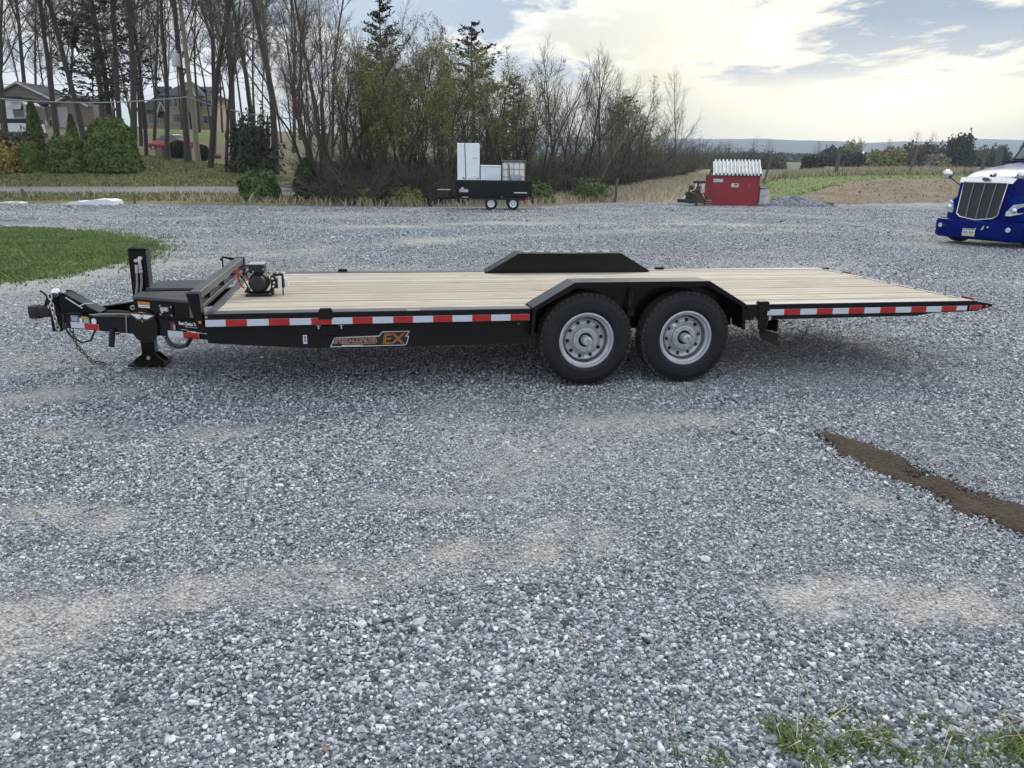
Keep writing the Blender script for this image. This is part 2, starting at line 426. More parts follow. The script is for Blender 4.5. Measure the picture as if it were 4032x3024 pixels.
def gravel_mat():
    m = bpy.data.materials.new('gravel_bed'); m.use_nodes = True; t = m.node_tree; b = t.nodes['Principled BSDF']; b.inputs['Roughness'].default_value = .8
    b.inputs['Specular IOR Level'].default_value = .3
    g = t.nodes.new('ShaderNodeNewGeometry'); vec = g.outputs['Position']
    def new(k, **kw):
        n = t.nodes.new(k)
        for a, v in kw.items(): setattr(n, a, v)
        return n
    def vor(s):
        v = new('ShaderNodeTexVoronoi'); v.inputs['Scale'].default_value = s; v.inputs['Randomness'].default_value = 1; t.links.new(vec, v.inputs['Vector']); return v
    def ramp(f, *st):
        r = new('ShaderNodeValToRGB'); e = r.color_ramp.elements; t.links.new(f, r.inputs[0])
        while len(e) < len(st): e.new(.5)
        for q, (p, c) in zip(e, st): q.position = p; q.color = (*c, 1) if isinstance(c, tuple) else (c, c, c, 1)
        return r.outputs[0]
    def mix(f, a, bb, bt='MIX'):
        n = new('ShaderNodeMix', data_type='RGBA', blend_type=bt)
        for i, v in ((0, f), (6, a), (7, bb)):
            if isinstance(v, tuple): n.inputs[i].default_value = (*v, 1)
            elif isinstance(v, (float, int)): n.inputs[i].default_value = v
            else: t.links.new(v, n.inputs[i])
        return n.outputs[2]
    v1 = vor(58); v2 = vor(27)
    s1 = new('ShaderNodeSeparateColor'); t.links.new(v1.outputs['Color'], s1.inputs[0])
    s2 = new('ShaderNodeSeparateColor'); t.links.new(v2.outputs['Color'], s2.inputs[0])
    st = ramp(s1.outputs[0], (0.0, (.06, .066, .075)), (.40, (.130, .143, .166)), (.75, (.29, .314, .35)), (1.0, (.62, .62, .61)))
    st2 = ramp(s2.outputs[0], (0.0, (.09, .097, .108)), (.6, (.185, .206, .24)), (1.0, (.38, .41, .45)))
    c = mix(.45, st, st2)  # both ramps darkened: the gravel's self-shadowing is put into the bed colour
    nb = new('ShaderNodeTexNoise'); nb.inputs['Scale'].default_value = .35; nb.inputs['Detail'].default_value = 6; t.links.new(vec, nb.inputs['Vector'])
    c = mix(1.0, c, ramp(nb.outputs[0], (.3, (.74, .74, .75)), (.7, (1.18, 1.18, 1.17))), 'MULTIPLY')
    nc_ = new('ShaderNodeTexNoise'); nc_.inputs['Scale'].default_value = 4.5; nc_.inputs['Detail'].default_value = 7; nc_.inputs['Roughness'].default_value = .75; t.links.new(vec, nc_.inputs['Vector'])
    c = mix(1.0, c, ramp(nc_.outputs[0], (.36, (.55, .56, .58)), (.64, (1.45, 1.45, 1.43))), 'MULTIPLY')
    nc2 = new('ShaderNodeTexNoise'); nc2.inputs['Scale'].default_value = 15; nc2.inputs['Detail'].default_value = 4; nc2.inputs['Roughness'].default_value = .8; t.links.new(vec, nc2.inputs['Vector'])
    c = mix(1.0, c, ramp(nc2.outputs[0], (.36, (.6, .6, .6)), (.64, (1.4, 1.4, 1.4))), 'MULTIPLY')
    nd = new('ShaderNodeTexNoise'); nd.inputs['Scale'].default_value = 60; nd.inputs['Detail'].default_value = 5; t.links.new(vec, nd.inputs['Vector'])
    at_ = new('ShaderNodeAttribute'); at_.attribute_name = 'dust'
    du = ramp(nd.outputs[0], (.3, (.30, .29, .272)), (.7, (.60, .585, .56)))
    mf = new('ShaderNodeMath', operation='MULTIPLY'); t.links.new(at_.outputs['Fac'], mf.inputs[0]); mf.inputs[1].default_value = .85
    c = mix(mf.outputs[0], c, du)
    t.links.new(c, b.inputs['Base Color'])
    bn = new('ShaderNodeBump', invert=True); bn.inputs['Strength'].default_value = .9; bn.inputs['Distance'].default_value = .02
    t.links.new(v1.outputs['Distance'], bn.inputs['Height']); t.links.new(bn.outputs[0], b.inputs['Normal'])
    return m

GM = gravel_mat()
# the lot: rings round the camera out to its far edge
_edge = [(-89, 40), (-60, 38), (-45, 38)]
_el = [(-22.6, 34.5), (-18.3, 35), (-13, 36), (-7.7, 38), (-4, 38.9), (-1, 39.4), (2, 41), (5, 47), (9, 50), (13.8, 50), (17, 49.6), (20.3, 49), (25, 50), (30, 52)]
for _x, _y in _el: _edge.append((math.degrees(math.atan2(_x, _y + 3)), math.hypot(_x, _y + 3)))
_edge += [(45, 62), (60, 55), (89, 45)]
_ea, _ed = np.array(_edge).T
th = np.linspace(-89, 89, 260); fr = np.geomspace(0.05, 1, 230)
ED = np.interp(th, _ea, _ed) + 1.6 * np.clip((th - 12) / 3, 0, 1) + (fbm(th * .9, th * 0 + 5) - .5) * 1.3
rr_ = fr[:, None] * ED[None, :]
GX = rr_ * np.sin(np.radians(th))[None, :]; GY = rr_ * np.cos(np.radians(th))[None, :] - 3.0
GZ = gz(GX, GY) + .012
V = np.c_[GX.ravel(), GY.ravel(), GZ.ravel()]
nr, nc = GX.shape; ii = (np.arange(nr - 1)[:, None] * nc + np.arange(nc - 1)[None, :]).ravel()
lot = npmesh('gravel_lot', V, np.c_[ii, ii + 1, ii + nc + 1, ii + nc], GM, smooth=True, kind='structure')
_a = lot.data.attributes.new('dust', 'FLOAT', 'POINT'); _a.data.foreach_set('value', dust(V[:, 0], V[:, 1]).astype(np.float32))

# base ground: woods floor, meadow and the plain beyond
leafmat = ground_mat('woods_floor', [(.11, .088, .066), (.21, .17, .13), (.105, .11, .05), (.18, .165, .095)], (.12, 3.0))
def polar_ground(name, radii, m):
    t_ = np.linspace(-180, 180, 241); X = radii[:, None] * np.sin(np.radians(t_)); Y = radii[:, None] * np.cos(np.radians(t_))
    Z = gz(X, Y) - .03
    v = np.c_[X.ravel(), Y.ravel(), Z.ravel()]; a, b = X.shape; k = (np.arange(a - 1)[:, None] * b + np.arange(b - 1)[None, :]).ravel()
    return npmesh(name, v, np.c_[k, k + 1, k + b + 1, k + b], m, smooth=True, kind='structure')
polar_ground('ground', np.r_[np.geomspace(.5, 30, 30), np.linspace(32, 160, 110), np.geomspace(170, 4200, 40)], leafmat)

def patch(name, poly, step, off, m, kind='structure', rag=0.0, skirt=.07):
    P = np.array(poly, float); x0, y0 = P.min(0); x1, y1 = P.max(0)
    bd = []
    for i in range(len(P)):
        a, b = P[i], P[(i + 1) % len(P)]; k = max(1, int(np.hypot(*(b - a)) / step))
        for j in range(k): bd.append(a + (b - a) * j / k)
    bd = np.array(bd)
    if rag: bd = bd + np.c_[(fbm(bd[:, 0] * 1.3, bd[:, 1] * 1.3) - .5), (fbm(bd[:, 0] * 1.3 + 50, bd[:, 1] * 1.3) - .5)] * rag * 2
    gx, gy = np.meshgrid(np.arange(x0, x1, step), np.arange(y0, y1, step)); gx = gx.ravel() + RNG.uniform(-.2, .2, gx.size) * step; gy = gy.ravel() + RNG.uniform(-.2, .2, gy.size) * step
    k = inpoly(gx, gy, bd) & (dist_poly(gx, gy, [tuple(q) for q in bd] + [tuple(bd[0])]) > step * .35)
    pts = [Vector(p) for p in bd] + [Vector((a, b)) for a, b in zip(gx[k], gy[k])]
    n = len(bd)
    r = geometry.delaunay_2d_cdt(pts, [], [list(range(n))], 1, 1e-5)
    v = np.array([(p[0], p[1]) for p in r[0]]); z = gz(v[:, 0], v[:, 1]) + off - skirt * (dist_poly(v[:, 0], v[:, 1], [tuple(q) for q in bd] + [tuple(bd[0])]) < step * .05)
    return npmesh(name, np.c_[v, z], np.array([f for f in r[2] if len(f) == 3]), m, smooth=True, kind=kind)
def H(*pp): return [tuple(hit(a, b)[:2]) for a, b in pp]
def onG(*pp): return [tuple(onground(a, Y)[:2]) for a, Y in pp]

grassmat = ground_mat('lawn_grass', [(.080, .130, .028), (.140, .200, .055), (.105, .140, .040), (.18, .205, .080)], (.35, 5.0))
hillgrass = ground_mat('hill_grass', [(.095, .125, .034), (.155, .185, .060), (.13, .14, .055), (.20, .20, .09)], (.10, 2.2))
drygrass = ground_mat('dry_grass', [(.20, .175, .12), (.34, .30, .21), (.13, .13, .065), (.22, .205, .12)], (.25, 3.0))
dirtmat = ground_mat('bare_earth', [(.085, .060, .036), (.20, .145, .090), (.13, .10, .068), (.25, .20, .14)], (.6, 3.5))
roadmat = ground_mat('road_asphalt', [(.17, .18, .19), (.22, .23, .24), (.20, .205, .21), (.25, .255, .26)], (.3, 8.0), bump=.2)

lawn_poly = H((-900, 1010), (-900, 925), (-300, 892), (0, 897), (200, 905), (380, 918), (540, 935), (625, 955), (635, 975), (590, 1010), (500, 1040), (380, 1068), (230, 1098), (60, 1118), (-300, 1150))
patch('lawn', lawn_poly, .25, .028, grassmat, rag=.18)
meadowmat = ground_mat('meadow_grass', [(.095, .105, .042), (.155, .160, .070), (.16, .15, .075), (.24, .22, .12)], (.5, 4.0))
patch('roadside_meadow', onG((-400, 35.0), (0, 35.0), (500, 35.8), (960, 36.6), (1300, 38.4), (1300, 44), (960, 42.4), (500, 41.6), (-400, 41.6)), .7, .03, meadowmat)
patch('road', onG((-700, 42.0), (0, 42.0), (500, 42.0), (1000, 42.8), (1500, 44.5), (1750, 47), (1750, 52), (1500, 49.5), (1000, 47.4), (500, 46.6), (0, 46.6), (-700, 46.6)), .9, .035, roadmat)
patch('hillside_lawn', onG((-700, 46.9), (500, 46.9), (1050, 47.9), (1180, 54), (1090, 60), (900, 64), (760, 68), (600, 72), (350, 66), (-700, 60)), 1.0, .03, hillgrass, rag=.5)
patch('house_lawn', onG((470, 103), (900, 98), (980, 112), (880, 126), (420, 126)), 1.6, .05, hillgrass, rag=.8)
patch('field_stubble', onG((1980, 40.5), (2080, 43), (2250, 50), (2420, 50), (2760, 51), (3030, 51), (3050, 58), (3010, 100), (2930, 160), (2820, 130), (2640, 92), (2400, 66), (2200, 55)), 1.2, .035, drygrass, rag=.3)
patch('grass_bank', onG((2990, 51.6), (3120, 50.8), (3170, 53.2), (3320, 58), (3500, 61), (3900, 62.6), (4500, 64), (4500, 68), (3900, 66), (3300, 64), (3000, 62.5)), .7, .07, grassmat, rag=.5)
patch('earth_bank', onG((3080, 50.5), (3300, 49.4), (3700, 51.8), (4100, 57), (4500, 60), (4500, 64.6), (3900, 63.2), (3500, 61.6), (3330, 58.6), (3150, 53.4)), .6, .05, dirtmat, rag=.5)
patch('far_meadow', onG((2990, 61), (3300, 63), (3900, 66), (4500, 68), (4600, 92), (3700, 88), (3000, 82)), 2.0, .03, drygrass)
farfield = ground_mat('far_fields', [(.060, .072, .038), (.085, .092, .048), (.085, .080, .05), (.11, .10, .065)], (.01, .15), bump=0)
patch('far_field', onG((2980, 80), (3700, 86), (4700, 90), (5200, 900), (3900, 1100), (3000, 1000), (2700, 500), (2800, 200)), 25.0, .06, farfield)

# the blue ridge on the horizon: a long wooded hill, 260 m deep
ridgemat = mat('ridge_woods', (.034, .046, .040), .95, var=.3, scale=.02)
xs = np.linspace(-2600, 3800, 240); prof = np.array([0., .45, .8, 1.0, .8, .45, 0.]); yo = np.array([-260, -170, -80, 0, 80, 170, 260.])
hh = 74 + 12 * (fbm(xs * .0025 + 3, xs * 0 + 2) - .5) * 2 + 7 * (fbm(xs * .012, xs * 0 + 8) - .5)
XX = np.repeat(xs[:, None], 7, 1); YY = 2700 + yo[None, :] + 0 * XX; ZZ = -20 + (hh[:, None] + 20) * prof[None, :]
k = (np.arange(239)[:, None] * 7 + np.arange(6)[None, :]).ravel()
npmesh('ridge_hills', np.c_[XX.ravel(), YY.ravel(), ZZ.ravel()], np.c_[k, k + 7, k + 8, k + 1], ridgemat, smooth=True, kind='structure')
# ------------------------------------------------------------------ materials shared by the vehicles
BLK = mat('black_gloss_paint', (.004, .0045, .0055), .20, coat=.0, spec=.32, bump=.04, bscale=25, var=.3, scale=8)
BLKD = mat('black_frame_paint', (.005, .0055, .0065), .36, spec=.28, var=.5, scale=7, bump=.08, bscale=40)
RTOP = mat('rail_top_sky_sheen', (.075, .078, .085), .36, spec=.8, var=.6, scale=5, bump=.06, bscale=9, stretch=(.6, 6, 6))  # black rail paint, its colour greyed to carry the sky's reflection on upward faces
BLKM = mat('black_matte', (.012, .012, .013), .6, var=.3)
RUB = mat('tyre_rubber', (.010, .012, .015), .6, spec=.35, var=.45, scale=9, bump=.12, bscale=90)
TREAD = mat('tyre_tread', (.030, .029, .028), .85, var=.45, scale=30, bump=.5, bscale=60)
SILV = mat('silver_wheel_paint', (.46, .47, .50), .36, metal=.35, var=.15, scale=12)
ZINC = mat('zinc_plate', (.62, .63, .62), .35, metal=.8, var=.2, scale=30)
CHROME = mat('chrome', (.75, .76, .78), .12, metal=1.0)
WHITE = mat('white_paint', (.74, .76, .79), .4, var=.06, scale=5)
REDT = mat('red_reflector', (.42, .012, .014), .35, var=.12, scale=60)
WHT = mat('white_reflector', (.55, .60, .68), .35, var=.06, scale=60)
WHTE = mat('tape_border', (.68, .66, .68), .4)
ORNG = mat('orange_sticker', (.62, .20, .03), .5, var=.2, scale=80)
STKW = mat('sticker_white', (.72, .73, .74), .5)
STKG = mat('sticker_grey', (.36, .37, .38), .5)
STKB = mat('sticker_blue', (.16, .27, .42), .5)
STKY = mat('sticker_yellow', (.52, .36, .06), .5)
STKR = mat('sticker_maroon', (.16, .02, .03), .5)
PINK = mat('sticker_pink', (.74, .50, .52), .5)
GOLD = mat('sticker_gold', (.46, .29, .05), .45, var=.25, scale=40)
COPP = mat('sticker_copper', (.33, .09, .03), .5, var=.3, scale=40)
STKK = mat('sticker_black', (.012, .010, .012), .4)
AMB = mat('amber_lens', (.62, .20, .04), .25)
REDL = mat('red_lens', (.30, .01, .01), .25)
TRDP = mat('tread_plate', (.030, .032, .037), .34, spec=.9, bump=.5, bscale=70)
WOODM = []
for _i, (_c, _d) in enumerate((((.30, .262, .20), (.55, .50, .415)), ((.35, .31, .245), (.59, .54, .46)), ((.27, .238, .185), (.52, .47, .39)), ((.30, .252, .18), (.53, .465, .37)), ((.38, .343, .28), (.62, .575, .495)))):
    WOODM.append(mat('pine_plank_%d' % _i, _c, .75, spec=.15, color2=_d, scale=2.4 + .7 * _i, stretch=(.55, 16, 16), bump=.10, bscale=9, detail=9))
for _m in WOODM:                                      # knots and weathered streaks
    _t = _m.node_tree; _b = _t.nodes['Principled BSDF']; _c = _t.nodes.new('ShaderNodeTexCoord'); _g = _t.nodes.new('ShaderNodeNewGeometry'); _p = _t.nodes.new('ShaderNodeMapping'); _p.inputs['Scale'].default_value = (1.3, 4.5, 1)
    _t.links.new(_g.outputs['Position'], _p.inputs[0]); _kn = _t.nodes.new('ShaderNodeTexNoise'); _kn.inputs['Scale'].default_value = 2.6; _kn.inputs['Detail'].default_value = 3; _t.links.new(_p.outputs[0], _kn.inputs['Vector'])
    _r = _t.nodes.new('ShaderNodeValToRGB'); _r.color_ramp.elements[0].position = .60; _r.color_ramp.elements[0].color = (1, 1, 1, 1); _r.color_ramp.elements[1].position = .76; _r.color_ramp.elements[1].color = (.58, .50, .40, 1); _t.links.new(_kn.outputs[0], _r.inputs[0])
    _x = _t.nodes.new('ShaderNodeMix'); _x.data_type = 'RGBA'; _x.blend_type = 'MULTIPLY'; _x.inputs[0].default_value = 1; _old = _b.inputs['Base Color'].links[0].from_socket
    _t.links.new(_old, _x.inputs[6]); _t.links.new(_r.outputs[0], _x.inputs[7]); _t.links.new(_x.outputs[2], _b.inputs['Base Color'])
WIRER = mat('red_cable', (.36, .06, .05), .5)
WIREK = mat('black_cable', (.012, .012, .013), .45)
HOSE = mat('grey_hose', (.22, .22, .22), .5)

# ------------------------------------------------------------------ the flatbed trailer; local x runs to the rear, y away from the camera, z up
TRM = Matrix(((EX[0], EY[0], EZ[0], TX), (EX[1], EY[1], EZ[1], TY), (EX[2], EY[2], EZ[2], 0.012), (0, 0, 0, 1)))
tr = thing('flatbed_trailer', 'long black tandem-axle flatbed trailer with wooden plank deck and red-white side tape', 'trailer', matrix=TRM)
DZ = .662; W = 2.46; SF = -2.93; SR = 3.76
# planks: real boards with gaps, in the well between the fenders and in two narrow strips beside it
def plank(x0, x1, y0, y1):
    hz = RNG.uniform(-.002, .002)
    b = MB().box(((x0 + x1) / 2, 0, 0), (x1 - x0, y1 - y0 - .011, .036), None, .004)
    b.v = [(p[0], p[1], p[2]) for p in b.v]
    o = b.build('plank', WOODM[RNG.integers(len(WOODM))], tr)
    o.location = (RNG.uniform(-.006, .006), (y0 + y1) / 2, DZ - .018 + hz); return o
npk = 14; yw0, yw1 = .245, 2.215
for i in range(npk):
    a = yw0 + (yw1 - yw0) * i / npk; b = yw0 + (yw1 - yw0) * (i + 1) / npk
    plank(-2.86, 3.535, a, b)
for (y0, y1) in ((.140, .243), (2.217, 2.32)):
    plank(-2.86, -.485, y0, y1); plank(1.375, 3.535, y0, y1)
# perimeter rails: the near one with a raised lip
b = MB()
b.span((SF + .03, 0, .565), (-.48, .012, DZ + .003), .003); rl = b.build('side_rail', BLK, tr)
MB().span((SF + .03, .0125, DZ - .01), (-.48, .137, DZ + .004), .003).build('rail_top', RTOP, rl)
b = MB()
b.prism([(1.37, .600), (1.37, DZ + .003), (3.55, DZ + .003), (SR, DZ - .030), (SR, .612), (3.60, .574), (3.2, .565)], 'y', 0, .012)
rl = b.build('side_rail', BLK, tr)
MB().span((1.381, .0125, DZ - .01), (3.536, .137, DZ + .004), .003).build('rail_top', RTOP, rl)
rl = MB().span((-2.90, W - .012, .565), (-.45, W, DZ + .003), .003).build('side_rail', BLK, tr); MB().span((-2.90, W - .137, DZ - .01), (-.45, W - .0125, DZ + .004), .003).build('rail_top', RTOP, rl)
rl = MB().span((1.33, W - .012, .565), (3.72, W, DZ + .003), .003).build('side_rail', BLK, tr); MB().span((1.33, W - .137, DZ - .01), (3.536, W - .0125, DZ + .004), .003).build('rail_top', RTOP, rl)
b = MB(); b.prism([(3.537, DZ - .02), (3.537, DZ + .004), (3.57, DZ + .004), (SR, DZ - .030), (SR, DZ - .055), (3.6, DZ - .06)], 'y', .013, W - .013); b.build('approach_plate', RTOP, tr)
for yb in (.35, .75, 1.15, 1.55, 1.95, 2.3):
    MB().cyl((3.556, yb, DZ + .003), (3.556, yb, DZ + .009), .013, n=8).build('deck_bolt', BLKD, tr)
MB().span((-2.925, .015, DZ - .02), (-2.862, W - .015, DZ + .004), .003).build('front_plate', RTOP, tr)
# reflective tape: each block its own piece, with a pale border
def tape(x0, x1, z0, z1, red, y=-.0025, R=None):
    b = MB(); b.box(((x0 + x1) / 2, y, (z0 + z1) / 2), (x1 - x0, .003, z1 - z0))
    o = b.build('tape_block', WHTE, tr)
    c = MB(); e = .004; c.box(((x0 + x1) / 2, y - .002, (z0 + z1) / 2), (x1 - x0 - (.003 if red else e * 1.3), .002, z1 - z0 - (.001 if red else e * 1.6)))
    c.build('tape_face', REDT if red else WHT, o)
    return o
TS = .1524; s0 = -2.9308
for k in range(16): tape(s0 + k * TS + (.012 if k == 0 else 0), s0 + (k + 1) * TS, .573, .623, k % 2 == 1)
for k in range(12): tape(1.5635 + k * TS, 1.5635 + (k + 1) * TS, .573 + max(0, k - 10) * .003, .623, k % 2 == 1)
tape(1.5635 + 12 * TS, 3.50, .582, .623, False); tape(3.53, 3.655, .588, .626, True)
MB().box((3.70, -.003, .617), (.022, .006, .016)).build('marker_lamp', AMB, tr)
# stake pockets and straps along the rail
for x, y in ((-2.06, .0), (1.53, .0), (-1.97, W), (1.56, W)):
    b = MB(); q = 1 if y < 1 else -1
    b.prism([(x - .055, DZ), (x - .04, DZ + .028), (x + .04, DZ + .028), (x + .055, DZ)], 'y', y + q * .004, y + q * .05)
    b.span((x - .05, y - .012 * q, DZ - .05), (x + .05, y + .003 * q, DZ + .004)); b.build('lashing_bracket', BLKD, tr)
MB().box((-1.40, .006, DZ + .008), (.10, .016, .010)).build('rub_rail_clip', ZINC, tr)
# ---- main frame below the deck
b = MB()
b.prism([(-2.93, .43), (-2.93, .563), (-.47, .563), (-.47, .37), (-1.8, .362), (-2.25, .375)], 'y', .09, .12)
b.prism([(-2.93, .43), (-2.93, .62), (3.0, .62), (3.15, .59), (3.0, .54), (1.5, .54), (1.4, .42), (-1.8, .362), (-2.25, .375)], 'y', .40, .43)
b.prism([(-2.93, .43), (-2.93, .62), (3.0, .62), (3.15, .59), (3.0, .54), (1.5, .54), (1.4, .42), (-1.8, .362), (-2.25, .375)], 'y', 2.03, 2.06)
b.build('main_beam', BLKD, tr)
b = MB(); b.prism([(1.37, .53), (1.37, .60), (3.20, .562), (3.02, .538)], 'y', .02, .06); b.build('tail_beam', BLKD, tr)
for x in np.arange(-2.6, 3.4, .6):
    MB().span((x - .03, .125, .565), (x + .03, W - .10, .62)).build('cross_member', BLKD, tr)
MB().span((-2.10, .07, .468), (-1.97, .0895, .55), .004).build('side_bracket', BLK, tr)
for x in (-2.12, -1.95):
    MB().box((x, .078, .555), (.035, .02, .012)).box((x, .078, .538), (.010, .016, .03)).build('bracket_pin', ZINC, tr)
MB().box((-.56, .083, .532), (.014, .014, .014)).build('marker_lamp', AMB, tr)
b = MB(); b.cur = 0; b.box((-2.225, .0875, .442), (.030, .004, .068)); b.cur = 1; b.box((-2.225, .0845, .460), (.014, .003, .012)); b.cur = 2; b.box((-2.225, .0845, .435), (.012, .003, .030))
b.build('sticker', [STKW, STKK, STKB], tr)
# ---- lettered decal on the side of the frame
DEC = MB(); x0, x1 = -2.042, -1.432; y = .088
out = [(x0, .376), (x0 + .028, .437), (x0 + .05, .452), (x0 + .375, .458), (x0 + .40, .490), (x1 + .005, .490), (x1 - .022, .452), (x1 - .002, .448), (x1 - .022, .385), (x1 - .04, .376)]
def inset(p, d):
    n = len(p); r = []; ar = sum(p[i][0] * p[(i + 1) % n][1] - p[(i + 1) % n][0] * p[i][1] for i in range(n)); sg = 1 if ar > 0 else -1
    for i in range(n):
        a, b_, c = np.array(p[i - 1]), np.array(p[i]), np.array(p[(i + 1) % n]); e1 = (b_ - a) / np.linalg.norm(b_ - a); e2 = (c - b_) / np.linalg.norm(c - b_)
        n1 = np.array([-e1[1], e1[0]]) * sg; n2 = np.array([-e2[1], e2[0]]) * sg; m = n1 + n2; m /= max(.5, m @ n1); r.append(tuple(b_ + m * d))
    return r
DEC.cur = 0; DEC.prism(out, 'y', y - .002, y + .002)
DEC.cur = 1; DEC.prism(inset(out, .006), 'y', y - .0035, y)
dec = DEC.build('decal_panel', [STKW, STKK], tr)
RX = Matrix.Rotation(math.pi / 2, 3, 'X')
RD = Matrix.Rotation(math.radians(-.7), 3, 'Y') @ RX
text_part('SPEED-LOADER', 'lettering', .058, PINK, dec, (x0 + .026, y - .0042, .407), RD, .0008, .12, xscale=.83, bold=.0030)
text_part('SPEED-LOADER', 'lettering', .058, STKR, dec, (x0 + .026, y - .0062, .407), RD, .0008, .12, xscale=.83, bold=.0004)
text_part('EX', 'lettering', .115, COPP, dec, (x1 - .215, y - .0042, .392), RX, .0008, .12, xscale=1.22, bold=.0035)
text_part('EX', 'lettering', .108, GOLD, dec, (x1 - .206, y - .0066, .396), RX, .0008, .12, xscale=1.2, bold=-.0035)
b = MB(); b.box((x0 + .17, y - .0045, .386), (.16, .002, .006)); b.build('decal_line', STKW, dec)
b = MB(); b.box((x0 + .22, y - .0045, .399), (.26, .002, .005)); b.build('decal_line', GOLD, dec)
# ---- wheels
def wheel_parts(root, D=.777, Wd=.192, rim=.222, n=72, near=True):
    """tyre and rim with real lugs and hand holes; axis along y, outer face towards -y"""
    R = D / 2
    w = MB()
    prof = [(rim + .004, .030), (rim + .012, .012), (rim + .03, .005), (R * .72, .0), (R * .84, .004), (R * .93, .016), (R - .012, .030), (R - .009, .034), (R - .009, Wd - .034), (R - .012, Wd - .03), (R * .93, Wd - .016), (R * .8, Wd), (rim + .02, Wd - .005), (rim + .004, Wd - .03)]
    w.lathe(prof, (0, 0, 0), 'y', n)
    ty = w.build('tyre', RUB, root, smooth=50)
    t = MB()
    for k in range(46):
        a = 2 * math.pi * k / 46
        for (u, off, wd) in ((.036, 0, .034), (.076, .5, .026), (.1025, .2, .018), (.129, .5, .026), (Wd - .036, 0, .034)):
            aa = a + off * 2 * math.pi / 46; rm = rotm(0, -aa, 0)
            c = rm @ np.array([R - .0062, 0, 0]) + np.array([0, u, 0]); t.box(c, (.012, wd, .044), rm)
        rm = rotm(0, -a, 0); c = rm @ np.array([R - .019, 0, 0]) + np.array([0, .024, 0]); t.box(c, (.014, .008, .030), rm)
    t.build('tread', TREAD, root, kind='stuff')
    if near:
        g = MB(); g.lathe([(R * .80, -.0012), (R * .805, -.003), (R * .815, -.003), (R * .82, -.0005)], (0, .004, 0), 'y', n)
        g.lathe([(R * .66, -.001), (R * .664, -.0032), (R * .674, -.0032), (R * .678, -.001)], (0, .002, 0), 'y', n); g.build('sidewall_ring', RUB, root, smooth=40)
    r = MB()
    r.lathe([(rim + .007, .026), (rim + .008, .014), (rim - .002, .010), (rim - .010, .013), (rim - .013, .040), (rim - .030, .046), (rim - .033, .044), (rim - .037, .12), (rim - .030, .125), (rim - .03, Wd - .02), (rim + .006, Wd - .02)], (0, 0, 0), 'y', n)
    ri = r.build('rim', SILV, root, smooth=35)
    # disc with ten round hand holes: ring sectors left open
    d = MB(); nh = 10; Ro, Ri = rim - .053, .106; Rm = (Ro + Ri) / 2 + .008; hr = .0165
    def yd(rad): return .060 + .020 * math.cos((rad - Rm) / (Ro - Ri) * math.pi)
    for k in range(nh):
        a0 = 2 * math.pi * (k - .5) / nh + .1; am = a0 + math.pi / nh; c = np.array([Rm * math.cos(am), Rm * math.sin(am)])
        q = 20; bo = []; ho = []
        per = [(Ro, a0 + 2 * math.pi / nh * i / 5) for i in range(5)] + [(Ro + (Ri - Ro) * i / 5, a0 + 2 * math.pi / nh) for i in range(5)] + [(Ri, a0 + 2 * math.pi / nh * (1 - i / 5)) for i in range(5)] + [(Ri + (Ro - Ri) * i / 5, a0) for i in range(5)]
        for rad, an in per:
            p = np.array([rad * math.cos(an), rad * math.sin(an)]); bo.append((p[0], yd(rad) - .02, p[1])); dv = p - c; dv /= np.linalg.norm(dv); h = c + dv * hr; ho.append((h[0], yd(np.linalg.norm(h)) - .02, h[1]))
        back = [(h[0], h[1] + .012, h[2]) for h in ho]
        d.add(bo + ho + back, [[i, (i + 1) % q, q + (i + 1) % q, q + i] for i in range(q)] + [[q + i, q + (i + 1) % q, 2 * q + (i + 1) % q, 2 * q + i] for i in range(q)])
    d.lathe([(rim - .053, .0205), (rim - .047, .028), (rim - .047, .06)], (0, 0, 0), 'y', 60); d.lathe([(.106, .0222), (.100, .014), (.084, .012), (.060, .014), (.060, .06)], (0, 0, 0), 'y', 40)
    d.v = [(p[0], p[1] + .030, p[2]) for p in d.v]; d.build('wheel_disc', SILV, root, smooth=45)
    MB().lathe([(.15, .098), (.001, .098)], (0, 0, 0), 'y', 24).build('brake_drum', BLKM, root)
    for k in range(8):
        a = 2 * math.pi * (k + .35) / 8; lx = (.080 * math.cos(a), .020, .080 * math.sin(a))
        if k == 0: lu = MB().cyl((0, 0, 0), (0, .026, 0), .0095, n=6).build('lug_nut', SILV, root); ln_ = lu
        else: ln_ = lu.copy(); COL.objects.link(ln_)
        ln_.location = lx
    h = MB(); h.lathe([(.040, .075), (.040, -.006), (.036, -.020), (.026, -.026), (.017, -.026), (.017, -.012), (.0, -.012)], (0, 0, 0), 'y', 24); h.build('hub', SILV, root, smooth=35)
    MB().box((.012, .053, -.143), (.030, .003, .030), rotm(.25, 0, 0)).build('sticker', STKW, root)
    MB().cyl((.012, .01, -.176), (.012, .03, -.170), .0055, n=8).build('valve', BLKM, root)
whl = bpy.data.objects.new('wheel', None); COL.objects.link(whl); whl.parent = tr; whl.location = (0, .020, .3865)
wheel_parts(whl)
w2 = copy_tree(whl, tr); w2.location = (.8626, .020, .3865); w2.rotation_euler = (0, 2.5, 0)
for x, ro in ((0, .6), (.8626, 1.9)):
    w3 = copy_tree(whl, tr); w3.location = (x, W - .020, .3865); w3.rotation_euler = (0, ro, math.pi)
for x in (0, .8626):
    b = MB(); b.cyl((x, .20, .39), (x, W - .2, .39), .045, n=14); b.build('axle', BLKD, tr)
    for yy in (.36, W - .36):
        s_ = MB()
        for j in range(3): s_.tube([(x - .36 + j * .06, yy, .50 - j * .013), (x, yy, .455 - j * .013), (x + .36 - j * .06, yy, .50 - j * .013)], .012, 6)
        s_.build('leaf_spring', BLKD, tr)
